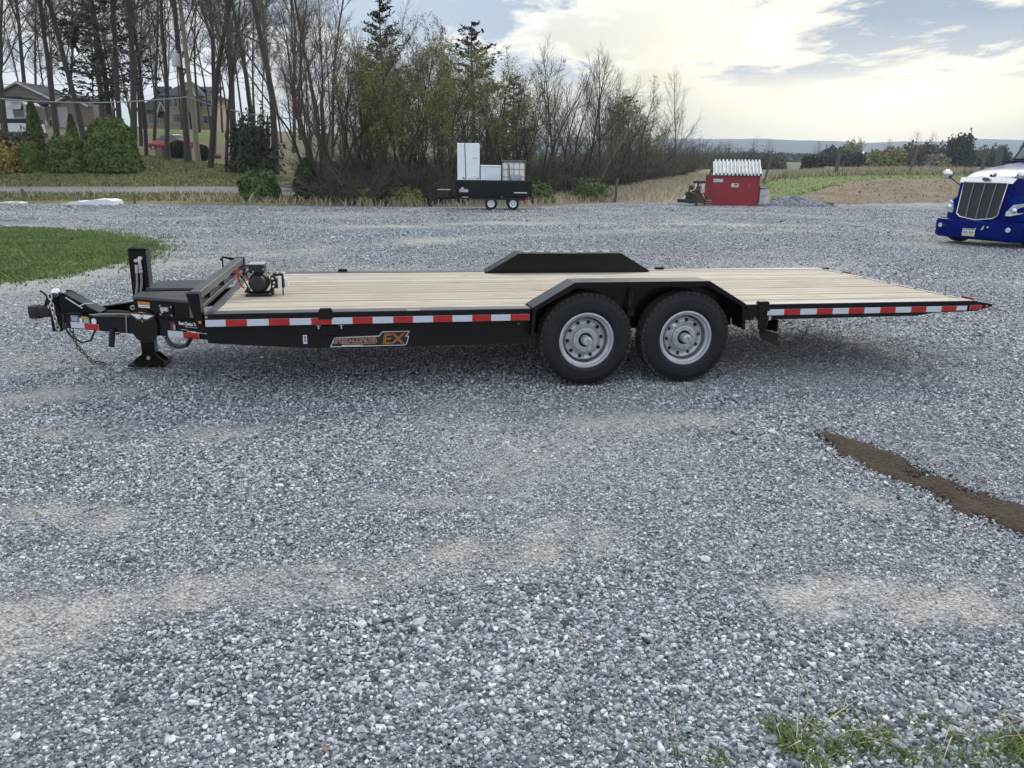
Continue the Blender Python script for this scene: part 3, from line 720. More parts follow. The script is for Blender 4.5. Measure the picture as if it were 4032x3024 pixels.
# ---- drive-over fenders: folded sheet, open below, with an inner wall above the deck
def fender(y0, y1, q):
    prof = [(-.475, .44), (-.465, .672), (-.125, .868), (1.020, .868), (1.350, .680), (1.378, .455)]
    th_ = .006
    b = MB(); n = len(prof)
    inn = []
    for i, p in enumerate(prof):
        a = np.array(prof[max(0, i - 1)]); c = np.array(prof[min(n - 1, i + 1)]); t = (c - a) / np.linalg.norm(c - a); inn.append((p[0] + t[1] * th_, p[1] - t[0] * th_))
    vs = []
    for yy in (y0, y1): vs += [(p[0], yy, p[1]) for p in prof] + [(p[0], yy, p[1]) for p in inn]
    fs = []
    for i in range(n - 1):
        fs += [[i, i + 1, 2 * n + i + 1, 2 * n + i], [n + i, n + i + 1, 3 * n + i + 1, 3 * n + i], [i, i + 1, n + i + 1, n + i], [2 * n + i, 2 * n + i + 1, 3 * n + i + 1, 3 * n + i]]
    fs += [[0, n, 3 * n, 2 * n], [n - 1, 2 * n - 1, 4 * n - 1, 3 * n - 1]]
    b.add(vs, fs)
    f = b.build('fender', BLK, tr)
    # outer lip and inner wall
    yo = y0 if q > 0 else y1; s = 1 if q > 0 else -1
    l = MB(); lip = .045
    low = [(-.452, .44), (-.437, .650), (-.113, .826), (1.008, .826), (1.325, .656), (1.350, .455)]
    vs = [(p[0], yo, p[1]) for p in prof] + [(p[0], yo, p[1]) for p in low] + [(p[0], yo + s * .005, p[1]) for p in prof] + [(p[0], yo + s * .005, p[1]) for p in low]
    vs = [(v[0], v[1] - s * .0015, v[2]) for v in vs]
    fs = []
    for i in range(n - 1): fs += [[i, i + 1, n + i + 1, n + i], [2 * n + i, 2 * n + i + 1, 3 * n + i + 1, 3 * n + i], [n + i, n + i + 1, 3 * n + i + 1, 3 * n + i], [i, i + 1, 2 * n + i + 1, 2 * n + i]]
    l.add(vs, fs).build('fender_lip', BLK, f)
    yi = y1 if q > 0 else y0
    wv = MB(); wv.prism([(-.463, .45), (-.463, .669), (-.124, .8645), (1.019, .8645), (1.347, .678), (1.36, .45)], 'y', yi - s * .004, yi + s * .002); wv.build('inner_wall', BLK, f)
fender(0, .238, 1); fender(2.222, W, -1)
b = MB()
for x in np.linspace(.0, .9, 7): b.box((x, W - .06, .871), (.075, .05, .004))
b.build('grip_strip', ZINC, tr)
b = MB(); b.tube([(.415, .20, .80), (.40, .17, .66), (.37, .16, .50), (.36, .17, .42)], .006, 6); b.tube([(.435, .20, .80), (.42, .17, .64), (.40, .16, .50), (.41, .17, .42)], .005, 6); b.build('brake_cable', WIREK, tr)
# mud flap, hinge and latch behind the near wheels
b = MB(); b.span((1.50, .004, .47), (1.585, .03, .66), .004); b.span((1.49, -.004, .455), (1.575, .003, .548), .004); b.build('tilt_latch', BLK, tr)
b = MB(); b.box((1.47, .03, .535), (.035, .02, .03), rotm(0, .6, 0)); b.box((1.60, .02, .545), (.02, .02, .035)); b.build('latch_bolt', ZINC, tr)
MB().ball((1.44, .05, .53), .013, 8).build('marker_lamp', REDL, tr)
b = MB(); g = []
for i in range(5):
    for j in range(5):
        u, v = i / 4, j / 4; g.append((1.765 - .09 * u + .015 * v * v, .14 + .16 * u, .40 - .02 * (1 - u) - (.115 - .03 * u) * v))
fs = [[i * 5 + j, i * 5 + j + 1, (i + 1) * 5 + j + 1, (i + 1) * 5 + j] for i in range(4) for j in range(4)]
b.add(g, fs); b.add([(p[0] + .008, p[1], p[2]) for p in g], fs); b.build('mud_flap', mat('flap_rubber', (.055, .052, .047), .8, var=.4, scale=14), tr, smooth=True)
b = MB(); b.box((1.72, .22, .45), (.015, .17, .10), rotm(0, 0, .5)); b.build('flap_hanger', BLK, tr)
c = copy_tree([o for o in tr.children if o.name.startswith('mud_flap')][0], tr); c.location = (0, 2.15, 0)

# ---- headboard
lean = rotm(0, -.16, 0)
for yy in (.045, W - .045):
    b = MB(); b.prism([(-2.932, .565), (-2.925 - .06 + .005, .565), (-3.035, .818), (-2.945, .818)], 'y', yy - .045, yy + .045); b.build('headboard_post', BLK, tr)
b = MB(); b.span((-3.030, .092, .758), (-2.952, W - .092, .820), .005); b.build('headboard_rail', RTOP, tr)
b = MB(); b.span((-3.015, .092, .672), (-2.955, W - .092, .708), .004); b.build('headboard_rail', RTOP, tr)
for yy in (.55, 1.23, 1.9): MB().span((-3.012, yy - .03, .709), (-2.962, yy + .03, .757)).build('headboard_strut', BLK, tr)
b = MB(); b.tube([(-3.02, 2.36, .79), (-3.15, 2.36, .83), (-3.15, 2.36, .72)], .010, 6); b.tube([(-2.96, 2.36, .80), (-3.15, 2.36, .83)], .010, 6); b.ball((-3.16, 2.36, .805), .016, 8); b.build('tie_hook', BLK, tr)
# ---- A-frame tongue
P0 = np.array([-2.95, .30]); P1 = np.array([-4.22, 1.07])
def beam_dir(q): return (P1 - P0) / np.linalg.norm(P1 - P0) * np.array([1, q])
def beam(q):
    d = P1 - P0; d = d / np.linalg.norm(d); nrm = np.array([-d[1], d[0]])   # towards the outside? picked below
    if nrm[1] > 0: nrm = -nrm
    def pt(t, z, off): p = P0 + (P1 - P0) * t - nrm * off; return (p[0], p[1] if q > 0 else W - p[1], z)
    b = MB()
    def zt(t): return .570 - .085 * t
    def zb(t): return .410 - .030 * t
    ts = (0, 1)
    for (o0, o1, f0, f1) in ((0, .008, 0, 1), (0, .055, .93, 1), (0, .055, 0, .07)):
        vs = []
        for t in ts:
            h0 = zb(t) + (zt(t) - zb(t)) * f0; h1 = zb(t) + (zt(t) - zb(t)) * f1
            vs += [pt(t, h0, o0), pt(t, h1, o0), pt(t, h1, o1), pt(t, h0, o1)]
        b.add(vs, [(0, 1, 2, 3), (4, 7, 6, 5), (0, 4, 5, 1), (1, 5, 6, 2), (2, 6, 7, 3), (3, 7, 4, 0)])
    o = b.build('tongue_beam', BLK, tr); return pt, o
ptn, bn_ = beam(1); ptf, bf_ = beam(-1)
ang = math.atan2(P1[1] - P0[1], P1[0] - P0[0])
RB = Matrix.Rotation(math.atan2(-(P1[1] - P0[1]), -(P1[0] - P0[0])), 3, 'Z')          # local x runs backwards along the near beam
def onbeam(t, z, off=.0): return np.array(ptn(t, z, -off))
def beam_tape(t0, z0, n, first_red=False):
    Lb = np.linalg.norm(P1 - P0)
    for k in range(n):
        t = t0 - k * TS / Lb; c = onbeam(t - TS / Lb / 2, z0, .004); red = (k % 2 == 1)
        b = MB().box((0, 0, 0), (TS, .003, .050)); o = b.build('tape_block', WHTE, tr); o.matrix_local = Matrix.Translation(c) @ (RB @ Matrix.Rotation(-.03, 3, 'Y')).to_4x4()
        f = MB().box((0, -.002, 0), (TS - (.003 if red else .006), .002, .050 - (.001 if red else .007))).build('tape_face', REDT if red else WHT, o)
beam_tape(.965, .415, 2); beam_tape(.275, .428, 2)
def bsticker(t, z, w, h, m, off=.004, name='sticker', lift=0):
    o = MB().box((0, 0, 0), (w, .003, h)).build(name, m, tr); o.matrix_local = Matrix.Translation(onbeam(t, z, off + lift)) @ RB.to_4x4(); return o
bsticker(.93, .470, .085, .050, STKB); bsticker(.93, .467, .06, .034, STKG, lift=.003)
bsticker(.855, .485, .075, .016, STKY); bsticker(.845, .462, .062, .046, STKY); bsticker(.845, .458, .05, .034, STKG, lift=.003); bsticker(.885, .455, .03, .05, STKW)
o = MB().lathe([(.026, -.003), (.026, .003)], (0, 0, 0), 'y', 16).lathe([(.0005, -.003), (.026, -.003)], (0, 0, 0), 'y', 16).build('sticker', STKW, tr); o.matrix_local = Matrix.Translation(onbeam(.79, .462, .004)) @ RB.to_4x4()
# maker's round plate with the winged badge
pl = MB().lathe([(.0005, 0), (.142, 0), (.142, .014), (.0005, .014)], (0, 0, 0), 'y', 40).build('jack_plate', BLK, tr, smooth=30)
pl.matrix_local = Matrix.Translation(onbeam(.430, .475, .016)) @ RB.to_4x4()
bd = MB()
def wing(s, k):
    return [(s * .012 * k, .030), (s * .06 * k, .036), (s * .128 * k, .030), (s * .10 * k, .008), (s * .07 * k, -.012), (s * .035 * k, -.030), (0, -.040), ]
bd.cur = 0; ol = [(-.138, .034), (-.08, .036), (-.035, .046), (.035, .046), (.08, .036), (.138, .034), (.115, .012), (.085, -.006), (.045, -.022), (.012, -.030), (0, -.042), (-.012, -.030), (-.045, -.022), (-.085, -.006), (-.115, .012)]
bd.prism(ol, 'y', -.002, 0)
bd.cur = 1; bd.prism([(p[0] * .88, p[1] * .88) for p in ol], 'y', -.0032, -.0021)
for s in (-1, 1):
    bd.cur = 2
    for j in range(5):
        x_ = .014 + j * .012; bd.prism([(s * x_, .028 - j * .001), (s * (.118 - j * .018), .026 - j * .009), (s * (.106 - j * .018), .020 - j * .009), (s * x_, -.010 + j * .002)] if s > 0 else [(s * x_, -.012 + j * .002), (s * (.106 - j * .018), .020 - j * .009), (s * (.118 - j * .018), .026 - j * .009), (s * x_, .028 - j * .001)], 'y', -.0044 - j * .0006, -.0033)
bd.cur = 3; bd.prism([(-.010, -.024), (0, -.038), (.010, -.024), (0, -.018)], 'y', -.006, -.0033); bd.prism([(-.035, .040), (.035, .040), (.02, .047), (-.02, .047)], 'y', -.006, -.0033)
bo_ = bd.build('winged_badge', [STKR, STKK, STKW, GOLD], pl); bo_.location = (0, -.001, .062)
text_part('JNI', 'lettering', .03, STKW, bo_, (-.024, -.0085, .004), RX, .0006, bold=.001)
# red card and white lettering behind the badge
cs = bsticker(.235, .488, .052, .072, STKR); bsticker(.225, .484, .018, .040, STKG, lift=.003)
for j, (t_, w_, z_) in enumerate(((.115, .085, .467), (.085, .09, .463), (.165, .06, .476), (.03, .11, .462))): bsticker(t_, z_ - .004, w_, .005, STKW if j < 2 else STKG, lift=.001)
text_part('Best Choice Trailers', 'lettering', .034, STKW, tr, tuple(onbeam(.195, .510, .005)), RB @ RX, .0008, xscale=.82, bold=.0012)
text_part('Sales Service Parts', 'lettering', .016, STKG, tr, tuple(onbeam(.155, .493, .005)), RB @ RX, .0006, xscale=1.0, bold=.0004)
o = MB().ball((0, 0, 0), .012, 10, (1, .6, 1)).build('marker_lamp', AMB, tr); o.location = (-2.955, -.004, .607)
# toolbox on the tongue, its near wall parallel to the beam
b = MB(); box = [(-3.57, .67), (-3.105, .41), (-3.105, 1.58), (-3.57, 1.55)]
b.prism([(-3.57, .67), (-3.105, .41), (-3.105, .90), (-3.57, .90)], 'z', .545, .685); b.prism([(-3.57, 1.085), (-3.105, 1.085), (-3.105, 1.57), (-3.57, 1.54)], 'z', .545, .685); b.prism([(-3.56, .901), (-3.11, .901), (-3.11, 1.084), (-3.56, 1.084)], 'z', .545, .60)
tb = b.build('tool_box', BLK, tr)
for (ya, yb_, nm) in ((0, 1, 'near'), (1, 0, 'far')):
    b = MB()
    if nm == 'near': pg = [(-3.575, .655), (-3.10, .392), (-3.10, .905), (-3.575, .905)]
    else: pg = [(-3.575, 1.08), (-3.10, 1.08), (-3.10, 1.60), (-3.575, 1.56)]
    b.prism(pg, 'z', .686, .704); lid = b.build('box_lid', TRDP, tb)
RBX = Matrix.Rotation(math.atan2(.26, -.465) + math.pi, 3, 'Z')
def onbox(t, z, off=.004):
    p = np.array([-3.57, .67]) + t * np.array([.465, -.26]); nn = np.array([-.26, -.465]); nn /= np.linalg.norm(nn); p = p + nn * off; return (p[0], p[1], z)
def boxst(t, z, w, h, m, off=.004, name='sticker', d=.003):
    o = MB().box((0, 0, 0), (w, d, h)).build(name, m, tb); o.matrix_local = Matrix.Translation(onbox(t, z, off)) @ Matrix.Rotation(-math.atan2(.26, .465), 4, 'Z'); return o
boxst(.19, .653, .118, .024, ORNG); boxst(.19, .634, .112, .010, STKW); boxst(.19, .621, .112, .008, STKW)
boxst(.60, .612, .115, .085, BLKD, .006, 'latch_plate', .010); boxst(.58, .622, .075, .030, ZINC, .016, 'latch_handle', .012); boxst(.54, .600, .02, .018, ZINC, .016, 'latch_lock', .012)
for (t_, z_) in ((.50, .648), (.70, .644), (.50, .578), (.70, .575)): boxst(t_, z_, .012, .012, ZINC, .014, 'latch_bolt', .006)
# hydraulic jack: square post, inner leg, foot
b = MB(); b.span((-3.705, 1.155, .33), (-3.565, 1.30, 1.02), .006); b.build('jack_post', BLK, tr)
b = MB(); b.span((-3.705, 1.15, 1.021), (-3.560, 1.305, 1.032), .003); b.build('jack_cap', BLK, tr)
b = MB(); b.span((-3.690, 1.170, .055), (-3.580, 1.285, .33), .005); b.build('jack_leg', BLK, tr)
b = MB(); b.prism([(-3.785, 1.07), (-3.485, 1.07), (-3.485, 1.385), (-3.785, 1.385)], 'z', .030, .042)
b.prism([(-3.77, .043), (-3.70, .11), (-3.57, .11), (-3.50, .043)], 'y', 1.158, 1.168); b.prism([(-3.77, .043), (-3.70, .11), (-3.57, .11), (-3.50, .043)], 'y', 1.287, 1.297)
b.build('jack_foot', BLK, tr)
MB().cyl((-3.635, 1.148, .085), (-3.635, 1.157, .085), .017, n=10).build('foot_pin', ZINC, tr)
b = MB(); b.cyl((-3.603, 1.146, .95), (-3.603, 1.10, .955), .016, n=8); b.cyl((-3.603, 1.115, .955), (-3.610, 1.112, .93), .015, n=8); b.cyl((-3.610, 1.112, .93), (-3.607, 1.112, .862), .013, n=8); b.cyl((-3.607, 1.112, .858), (-3.607, 1.112, .835), .015, n=8)
b.cyl((-3.635, 1.146, .935), (-3.635, 1.10, .935), .016, n=8); b.cyl((-3.635, 1.112, .90), (-3.639, 1.112, .83), .014, n=8); b.build('hose_fitting', ZINC, tr)
b = MB(); b.tube([(-3.607, 1.112, .84), (-3.610, 1.11, .75), (-3.625, 1.10, .66), (-3.645, 1.08, .58), (-3.62, .95, .545)], .009, 6); b.tube([(-3.639, 1.112, .84), (-3.645, 1.10, .73), (-3.660, 1.08, .63), (-3.665, 1.05, .55), (-3.615, .95, .54)], .009, 6); b.build('hydraulic_hose', HOSE, tr)
o = MB().lathe([(.010, -.004), (.020, -.004), (.020, .006), (.010, .006)], (0, 0, 0), 'y', 16, True).build('lifting_eye', ZINC, tr); o.location = (-3.66, .95, .565)
# coupler, bracket and chain at the nose
cy = W / 2
b = MB(); b.span((-4.36, cy - .10, .34), (-4.28, cy + .10, .64), .006); b.span((-4.28, cy - .13, .42), (-4.10, cy + .13, .50), .006); b.build('coupler_channel', BLK, tr)
b = MB(); b.span((-4.50, cy - .055, .455), (-4.36, cy + .055, .545), .015); b.lathe([(.0005, -.05), (.055, -.05), (.06, 0), (.055, .05), (.0005, .05)], (-4.50, cy, .495), 'z', 20); b.build('coupler_socket', BLKM, tr, smooth=40)
b = MB(); b.box((-4.395, cy, .585), (.035, .03, .11), rotm(0, .35, 0)); b.tube([(-4.385, cy, .60), (-4.42, cy, .655), (-4.445, cy, .675)], .008, 6); b.cyl((-4.36, cy - .06, .63), (-4.36, cy - .02, .63), .018, n=10); b.build('coupler_latch', BLK, tr)
MB().box((-4.375, cy - .045, .545), (.022, .02, .028)).build('latch_pin', ZINC, tr)
for yy in (cy - .09, cy + .09):
    b = MB(); b.prism([(-4.275, .50), (-4.275, .665), (-4.235, .665), (-3.975, .492), (-4.05, .49)], 'y', yy - .006, yy + .006); b.build('nose_gusset', BLK, tr)
b = MB(); b.add([(-4.24, cy - .083, .655), (-4.24, cy + .083, .655), (-3.98, cy + .083, .487), (-3.98, cy - .083, .487)], [(0, 1, 2, 3)]); b.add([(-4.235, cy - .083, .662), (-4.235, cy + .083, .662), (-3.975, cy + .083, .494), (-3.975, cy - .083, .494)], [(0, 1, 2, 3)]); b.build('nose_plate', BLK, tr)
b = MB(); b.ball((-4.285, cy - .12, .672), .040, 16, (1, .8, 1)); o = b.build('chain_hook_eye', CHROME, tr, smooth=True)
MB().lathe([(.010, -.003), (.017, -.003), (.017, .004), (.010, .004)], (-4.282, cy - .155, .662), 'y', 14, True).build('hook_bolt', BLKM, tr)
b = MB(); b.tube([(-4.22, cy - .105, .63), (-4.10, cy - .105, .535)], .006, 6); b.tube([(-4.12, cy - .10, .555), (-4.08, cy - .09, .575), (-4.02, cy - .07, .57)], .005, 6); b.build('breakaway_wire', ZINC, tr)
def chain(pts, n, nm='chain_link', m=None):
    P = np.array(pts); seg = np.r_[0, np.cumsum(np.linalg.norm(np.diff(P, axis=0), axis=1))]
    proto = None
    for k in range(n):
        s = seg[-1] * (k + .5) / n; p = np.array([np.interp(s, seg, P[:, i]) for i in range(3)]); q = np.array([np.interp(s + .005, seg, P[:, i]) for i in range(3)]) - p
        d = Vector(q).normalized()
        if proto is None:
            b = MB(); a = np.linspace(0, 2 * math.pi, 14)[:-1]
            ring = [(.0125 * math.sin(t), 0, .018 * math.cos(t) + (.007 if math.cos(t) > 0 else -.007)) for t in a]
            vs = []; fs = []; nn_ = len(ring)
            for i in range(nn_):
                pr = np.array(ring[i]); tg = np.array(ring[(i + 1) % nn_]) - np.array(ring[i - 1]); tg /= np.linalg.norm(tg); u = np.cross(tg, (0, 1, 0))
                for j in range(5): an = 2 * math.pi * j / 5; vs.append(pr + .0052 * (math.cos(an) * u + math.sin(an) * np.array((0, 1, 0))))
            for i in range(nn_):
                for j in range(5): fs.append([i * 5 + j, i * 5 + (j + 1) % 5, ((i + 1) % nn_) * 5 + (j + 1) % 5, ((i + 1) % nn_) * 5 + j])
            b.add(vs, fs); o = b.build(nm, m or ZINC, tr, smooth=True); proto = o
        else: o = proto.copy(); COL.objects.link(o)
        o.matrix_local = Matrix.Translation(p) @ d.to_track_quat('Z', 'Y').to_matrix().to_4x4() @ Matrix.Rotation(math.pi / 2 * (k % 2) + .35, 4, 'Z')
chain([(-4.325, cy - .14, .66), (-4.315, cy - .15, .54), (-4.30, cy - .15, .40), (-4.29, cy - .14, .33)], 9)
chain([(-4.24, cy - .02, .36), (-4.20, cy - .05, .20), (-4.10, cy - .05, .06), (-4.00, cy - .02, .03)], 11, m=mat('rusty_chain', (.10, .085, .07), .6, var=.4))
b = MB(); b.tube([(-4.245, cy - .13, .49), (-4.25, cy - .15, .40), (-4.20, cy - .16, .31), (-4.12, cy - .17, .255), (-4.05, cy - .17, .27), (-4.00, cy - .18, .36), (-3.96, cy - .2, .46), (-3.86, cy - .24, .53), (-3.76, cy - .33, .545), (-3.65, cy - .40, .545)], .009, 7); b.build('trailer_wire', WIREK, tr, smooth=True)
b = MB(); b.tube([(-4.02, cy - .2, .49), (-3.9, cy - .27, .508), (-3.75, cy - .34, .522), (-3.62, cy - .42, .53)], .011, 7); b.build('conduit', HOSE, tr, smooth=True)
b = MB(); b.span((-3.875, .86, .405), (-3.865, .90, .43)); b.tube([(-3.79, .80, .415), (-3.80, .80, .36), (-3.815, .80, .27)], .024, 8); b.cyl((-3.77, .80, .375), (-3.74, .80, .375), .008, n=6); b.build('crank_grip', BLKM, tr)
o = MB().box((0, 0, 0), (.010, .006, .145), rotm(0, .1, 0)).build('conduit_clip', HOSE, tr); o.matrix_local = Matrix.Translation(onbeam(.555, .475, .006)) @ RB.to_4x4()
b = MB(); b.tube([(-3.30, .42, .42), (-3.26, .40, .36), (-3.20, .38, .345), (-3.14, .36, .36), (-3.10, .33, .42)], .017, 7); b.build('hose_loop', WIREK, tr, smooth=True)
MB().tube([(-2.80, .2, .42), (-2.76, .2, .40), (-2.70, .2, .42)], .010, 6).build('hose_loop', WIREK, tr, smooth=True)
# under-deck clutter that shows between the wheels and below the tail
b = MB(); b.span((-.40, .45, .42), (1.30, .50, .60)); b.span((-.35, .9, .40), (1.2, 1.5, .55)); b.build('axle_carrier', BLKD, tr)
# tail lamps in the rear plate
for yy in (.3, W - .3): MB().span((SR - .004, yy - .07, .62), (SR + .004, yy + .07, .65)).build('tail_lamp', REDL, tr)

# ------------------------------------------------------------------ electric winch / hydraulic unit standing on the deck
WM = TRM @ Matrix.Translation((-2.635, .93, DZ + .001))
wi = thing('power_unit', 'black electric motor pump unit with red cables on the front of the plank deck', 'pump', matrix=WM)
b = MB()
for yy in (-.09, .09): b.span((-.105, yy - .022, 0), (.105, yy + .022, .018), .003)
b.span((-.10, -.07, .012), (-.085, .07, .05)); b.span((.085, -.07, .012), (.10, .07, .05)); b.build('base', BLKM, wi)
b = MB(); b.lathe([(.0005, -.135), (.030, -.135), (.055, -.130), (.066, -.118), (.068, -.05), (.082, -.045), (.086, -.02), (.086, .055), (.078, .06), (.070, .065), (.070, .13), (.0005, .13)], (0, 0, .105), 'y', 32); b.build('motor', BLKM, wi, smooth=35)
b = MB(); b.span((-.065, -.10, .195), (.058, .07, .268), .006); b.build('switch_box', BLKM, wi)
b = MB(); b.span((-.066, -.102, .262), (.060, .072, .270), .002); b.build('box_cover', STKG, wi)
b = MB()
for x_, z_ in ((-.03, .206), (.05, .225)): b.cyl((x_, -.100, z_), (x_, -.106, z_), .006, n=8)
for x_ in (-.09, .09): b.cyl((x_, -.09, .018), (x_, -.09, .024), .010, n=6)
b.build('bolt', ZINC, wi)
b = MB(); b.span((.095, -.035, .055), (.205, .055, .165), .006); b.span((.12, -.02, .165), (.20, .05, .178), .002); b.build('valve_block', BLKM, wi)
b = MB()
for x_, z_ in ((.115, .14), (.125, .105), (.118, .075), (.15, .15)): b.cyl((x_, -.035, z_), (x_, -.048, z_), .010, n=8)
b.cyl((.10, -.01, .165), (.10, -.01, .195), .02, n=10); b.cyl((.15, .0, .178), (.15, .0, .195), .016, n=8); b.build('hydraulic_port', ZINC, wi)
b = MB(); b.cyl((.172, -.055, .06), (.172, -.055, .16), .016, n=12); b.cyl((.195, .03, .09), (.195, .03, .185), .018, n=12); b.tube([(.20, -.02, .15), (.225, -.02, .12), (.235, -.02, .07)], .009, 6); b.build('spool_valve', STKW, wi)
b = MB(); b.span((.10, -.05, 0), (.115, .05, .06)); b.span((.19, -.06, 0), (.20, -.045, .055)); b.build('support_leg', BLKM, wi)
for pts in ([(-.06, -.04, .235), (-.11, -.06, .235), (-.17, -.05, .215), (-.13, -.08, .18), (-.08, -.1, .15), (-.06, -.1, .12)], [(-.15, -.05, .21), (-.155, -.06, .15), (-.14, -.08, .09), (-.11, -.09, .07)], [(-.16, -.05, .20), (-.165, -.03, .13), (-.13, -.07, .075)], [(-.165, -.02, .215), (-.20, .02, .20), (-.21, .05, .14)]):
    MB().tube(pts, .0075, 6).build('red_cable', WIRER, wi, smooth=True)
for pts in ([(-.06, -.06, .25), (-.12, -.08, .255), (-.13, -.06, .235), (-.09, -.09, .19), (-.07, -.09, .13)], [(-.06, -.08, .22), (-.12, -.09, .16), (-.08, -.1, .08), (-.11, -.08, .03)]):
    MB().tube(pts, .007, 6).build('black_cable', WIREK, wi, smooth=True)
# ------------------------------------------------------------------ small black dump trailer with its load, at the far edge of the lot
def ry(px, Y): return onground(px, Y, 800)
SB = onground(1995, 36.3, 830); SCL = 36.3 / 2900.0     # metres per photograph pixel there (level view)
ds = thing('dump_trailer', 'small black box trailer loaded with white appliances at the far gravel edge', 'trailer', SB, .03)
def sx(px): return (px - 1995) * .01205
def sz(py): return (830 - py) * .01225
b = MB(); x0, x1, zt_, zb_ = sx(1800), sx(2089), sz(722), sz(778)
b.span((x0, -.02, zb_), (x1, .03, zt_), .008); b.span((x0, 1.75, zb_), (x1, 1.80, zt_), .008); b.span((x0, .031, zb_), (x0 + .05, 1.749, zt_), .004); b.span((x1 - .05, .031, zb_), (x1, 1.749, zt_), .004)
b.span((x0 + .051, .031, zb_ + .01), (x1 - .051, 1.749, zb_ + .08))
b.build('cargo_box', BLK, ds)
b = MB(); b.span((x0 - .02, -.05, zt_ - .03), (x1 + .02, -.021, zt_ + .03), .006); b.span((x0 - .02, 1.801, zt_ - .03), (x1 + .02, 1.83, zt_ + .03), .006); b.build('top_rail', BLKM, ds)
b = MB(); b.prism([(x0 + .1, zb_ - .01), (x1 - .15, zb_ - .01), (x1 - .3, sz(794)), (x0 + .2, sz(788))], 'y', .15, 1.6); b.build('chassis', BLKM, ds)
b = MB(); b.span((sx(1710), .7, sz(792)), (x0 + .1, .8, sz(779)), .006); b.span((sx(1710), 1.0, sz(792)), (x0 + .1, 1.1, sz(779)), .006); b.build('tongue', BLKM, ds)
b = MB(); b.span((sx(1728), .45, sz(786)), (sx(1776), 1.35, sz(759)), .02); b.build('tool_box', BLKM, ds); MB().span((sx(1726), .43, sz(759) + .002), (sx(1778), 1.37, sz(757)), .004).build('box_lid', HOSE, ds)
b = MB(); b.span((sx(1692), .86, sz(822)), (sx(1703), .96, sz(772)), .006); b.span((sx(1668), .88, sz(781)), (sx(1712), .93, sz(777))); b.ball((sx(1719), .8, sz(784)), .03, 8); b.build('jack', BLKM, ds)
b = MB(); b.box((sx(1831), -.023, sz(758)), (.42, .006, .14)); st = b.build('sticker', STKG, ds)
b = MB(); b.box((sx(1826), -.027, sz(750)), (.12, .004, .09)); b.box((sx(1838), -.027, sz(760)), (.22, .004, .06)); b.build('sticker_print', PINK, st)
MB().box((sx(2047), -.024, sz(764)), (.60, .006, .04)).build('sticker', STKW, ds)
MB().box((sx(1835), .145, sz(782)), (.30, .008, .06)).build('sticker', STKW, ds); MB().box((sx(1818), .142, sz(789)), (.08, .01, .05)).build('marker_lamp', COPP, ds)
MB().box((sx(1976), .142, sz(780)), (.12, .008, .06)).build('plate', STKG, ds)
MB().box((sx(2072), .142, sz(786)), (.16, .010, .10)).build('tail_lamp', REDL, ds)
wsm = bpy.data.objects.new('wheel', None); COL.objects.link(wsm); wsm.parent = ds; wsm.location = (sx(1935), -.02, sz(805))
b = MB(); Rw = .285
b.lathe([(.165, .03), (.17, .0), (.24, .0), (Rw - .01, .02), (Rw, .05), (Rw, .15), (Rw - .01, .18), (.24, .2), (.17, .2)], (0, 0, 0), 'y', 36); b.build('tyre', RUB, wsm, smooth=50)
b = MB(); b.lathe([(.17, .02), (.165, .0), (.150, .006), (.125, .05), (.10, .055)], (0, 0, 0), 'y', 32)
for k in range(6):
    a = 2 * math.pi * k / 6; rm = rotm(0, -a, 0); b.box(rm @ np.array([.085, 0, 0]) + np.array([0, .05, 0]), (.10, .02, .045), rm)
b.lathe([(.05, .06), (.05, .03), (.0, .03)], (0, 0, 0), 'y', 16); b.build('rim', WHITE, wsm, smooth=35)
MB().lathe([(.17, .09), (.0, .09)], (0, 0, 0), 'y', 20).build('hub', BLKM, wsm)
for px in (2019,): c = copy_tree(wsm, ds); c.location = (sx(px), -.02, sz(805))
for px in (1935, 2019): c = copy_tree(wsm, ds); c.location = (sx(px), 1.80, sz(805)); c.rotation_euler = (0, 0, math.pi)
for px in (1935, 2019): MB().cyl((sx(px), .1, sz(805)), (sx(px), 1.7, sz(805)), .035, n=8).build('axle', BLKM, ds)
def onds(x, y, z): return Vector((SB[0], SB[1], SB[2])) + Matrix.Rotation(.03, 3, 'Z') @ Vector((x, y, z))
FW = mat('appliance_white', (.80, .86, .89), .35, var=.05, scale=2)
FWB = mat('appliance_bluish', (.74, .79, .88), .4, var=.05, scale=2)
zf = zb_ + .082
fr_ = thing('upright_freezer', 'tall white upright freezer strapped down at the front of the small black trailer', 'freezer', onds(sx(1849), .62, zf), .03)
hw = (sx(1891) - sx(1807)) / 2; ht = sz(588) - zf
b = MB(); b.span((-hw, -.40, 0), (hw, .32, ht), .02); b.build('cabinet', FW, fr_)
b = MB(); b.span((-hw + .012, -.46, .03), (hw - .012, -.402, ht - .012), .015); b.build('door', FW, fr_)
b = MB(); b.span((hw - .32, -.469, ht * .705), (hw - .05, -.461, ht * .715)); b.build('door_trim', STKG, fr_)
b = MB(); b.tube([(-hw + .35, -.40, ht + .012), (-hw + .345, -.475, ht + .008), (-hw + .39, -.475, ht * .2)], .014, 6); b.tube([(-hw + .35, -.40, ht + .012), (-hw + .36, .30, ht + .014)], .014, 6); b.box((-hw + .38, -.49, ht * .25), (.06, .05, .14)); b.build('ratchet_strap', WIREK, fr_)
cl = thing('clutter_tray', 'low white tray of oddments along the base of the tall freezer', 'tray', onds(sx(1862), .13, zt_ + .032), .03)
b = MB(); b.span((-.68, -.10, 0), (.62, .05, .028), .004); b.build('tray', WHITE, cl)
for x_, w_, h_, m_ in ((-.38, .10, .10, STKG), (-.12, .12, .09, STKW), (.10, .14, .16, STKW), (.28, .06, .08, HOSE)): MB().box((x_, -.02, .03 + h_ / 2), (w_, .1, h_), None, .01).build('bottle', m_, cl)
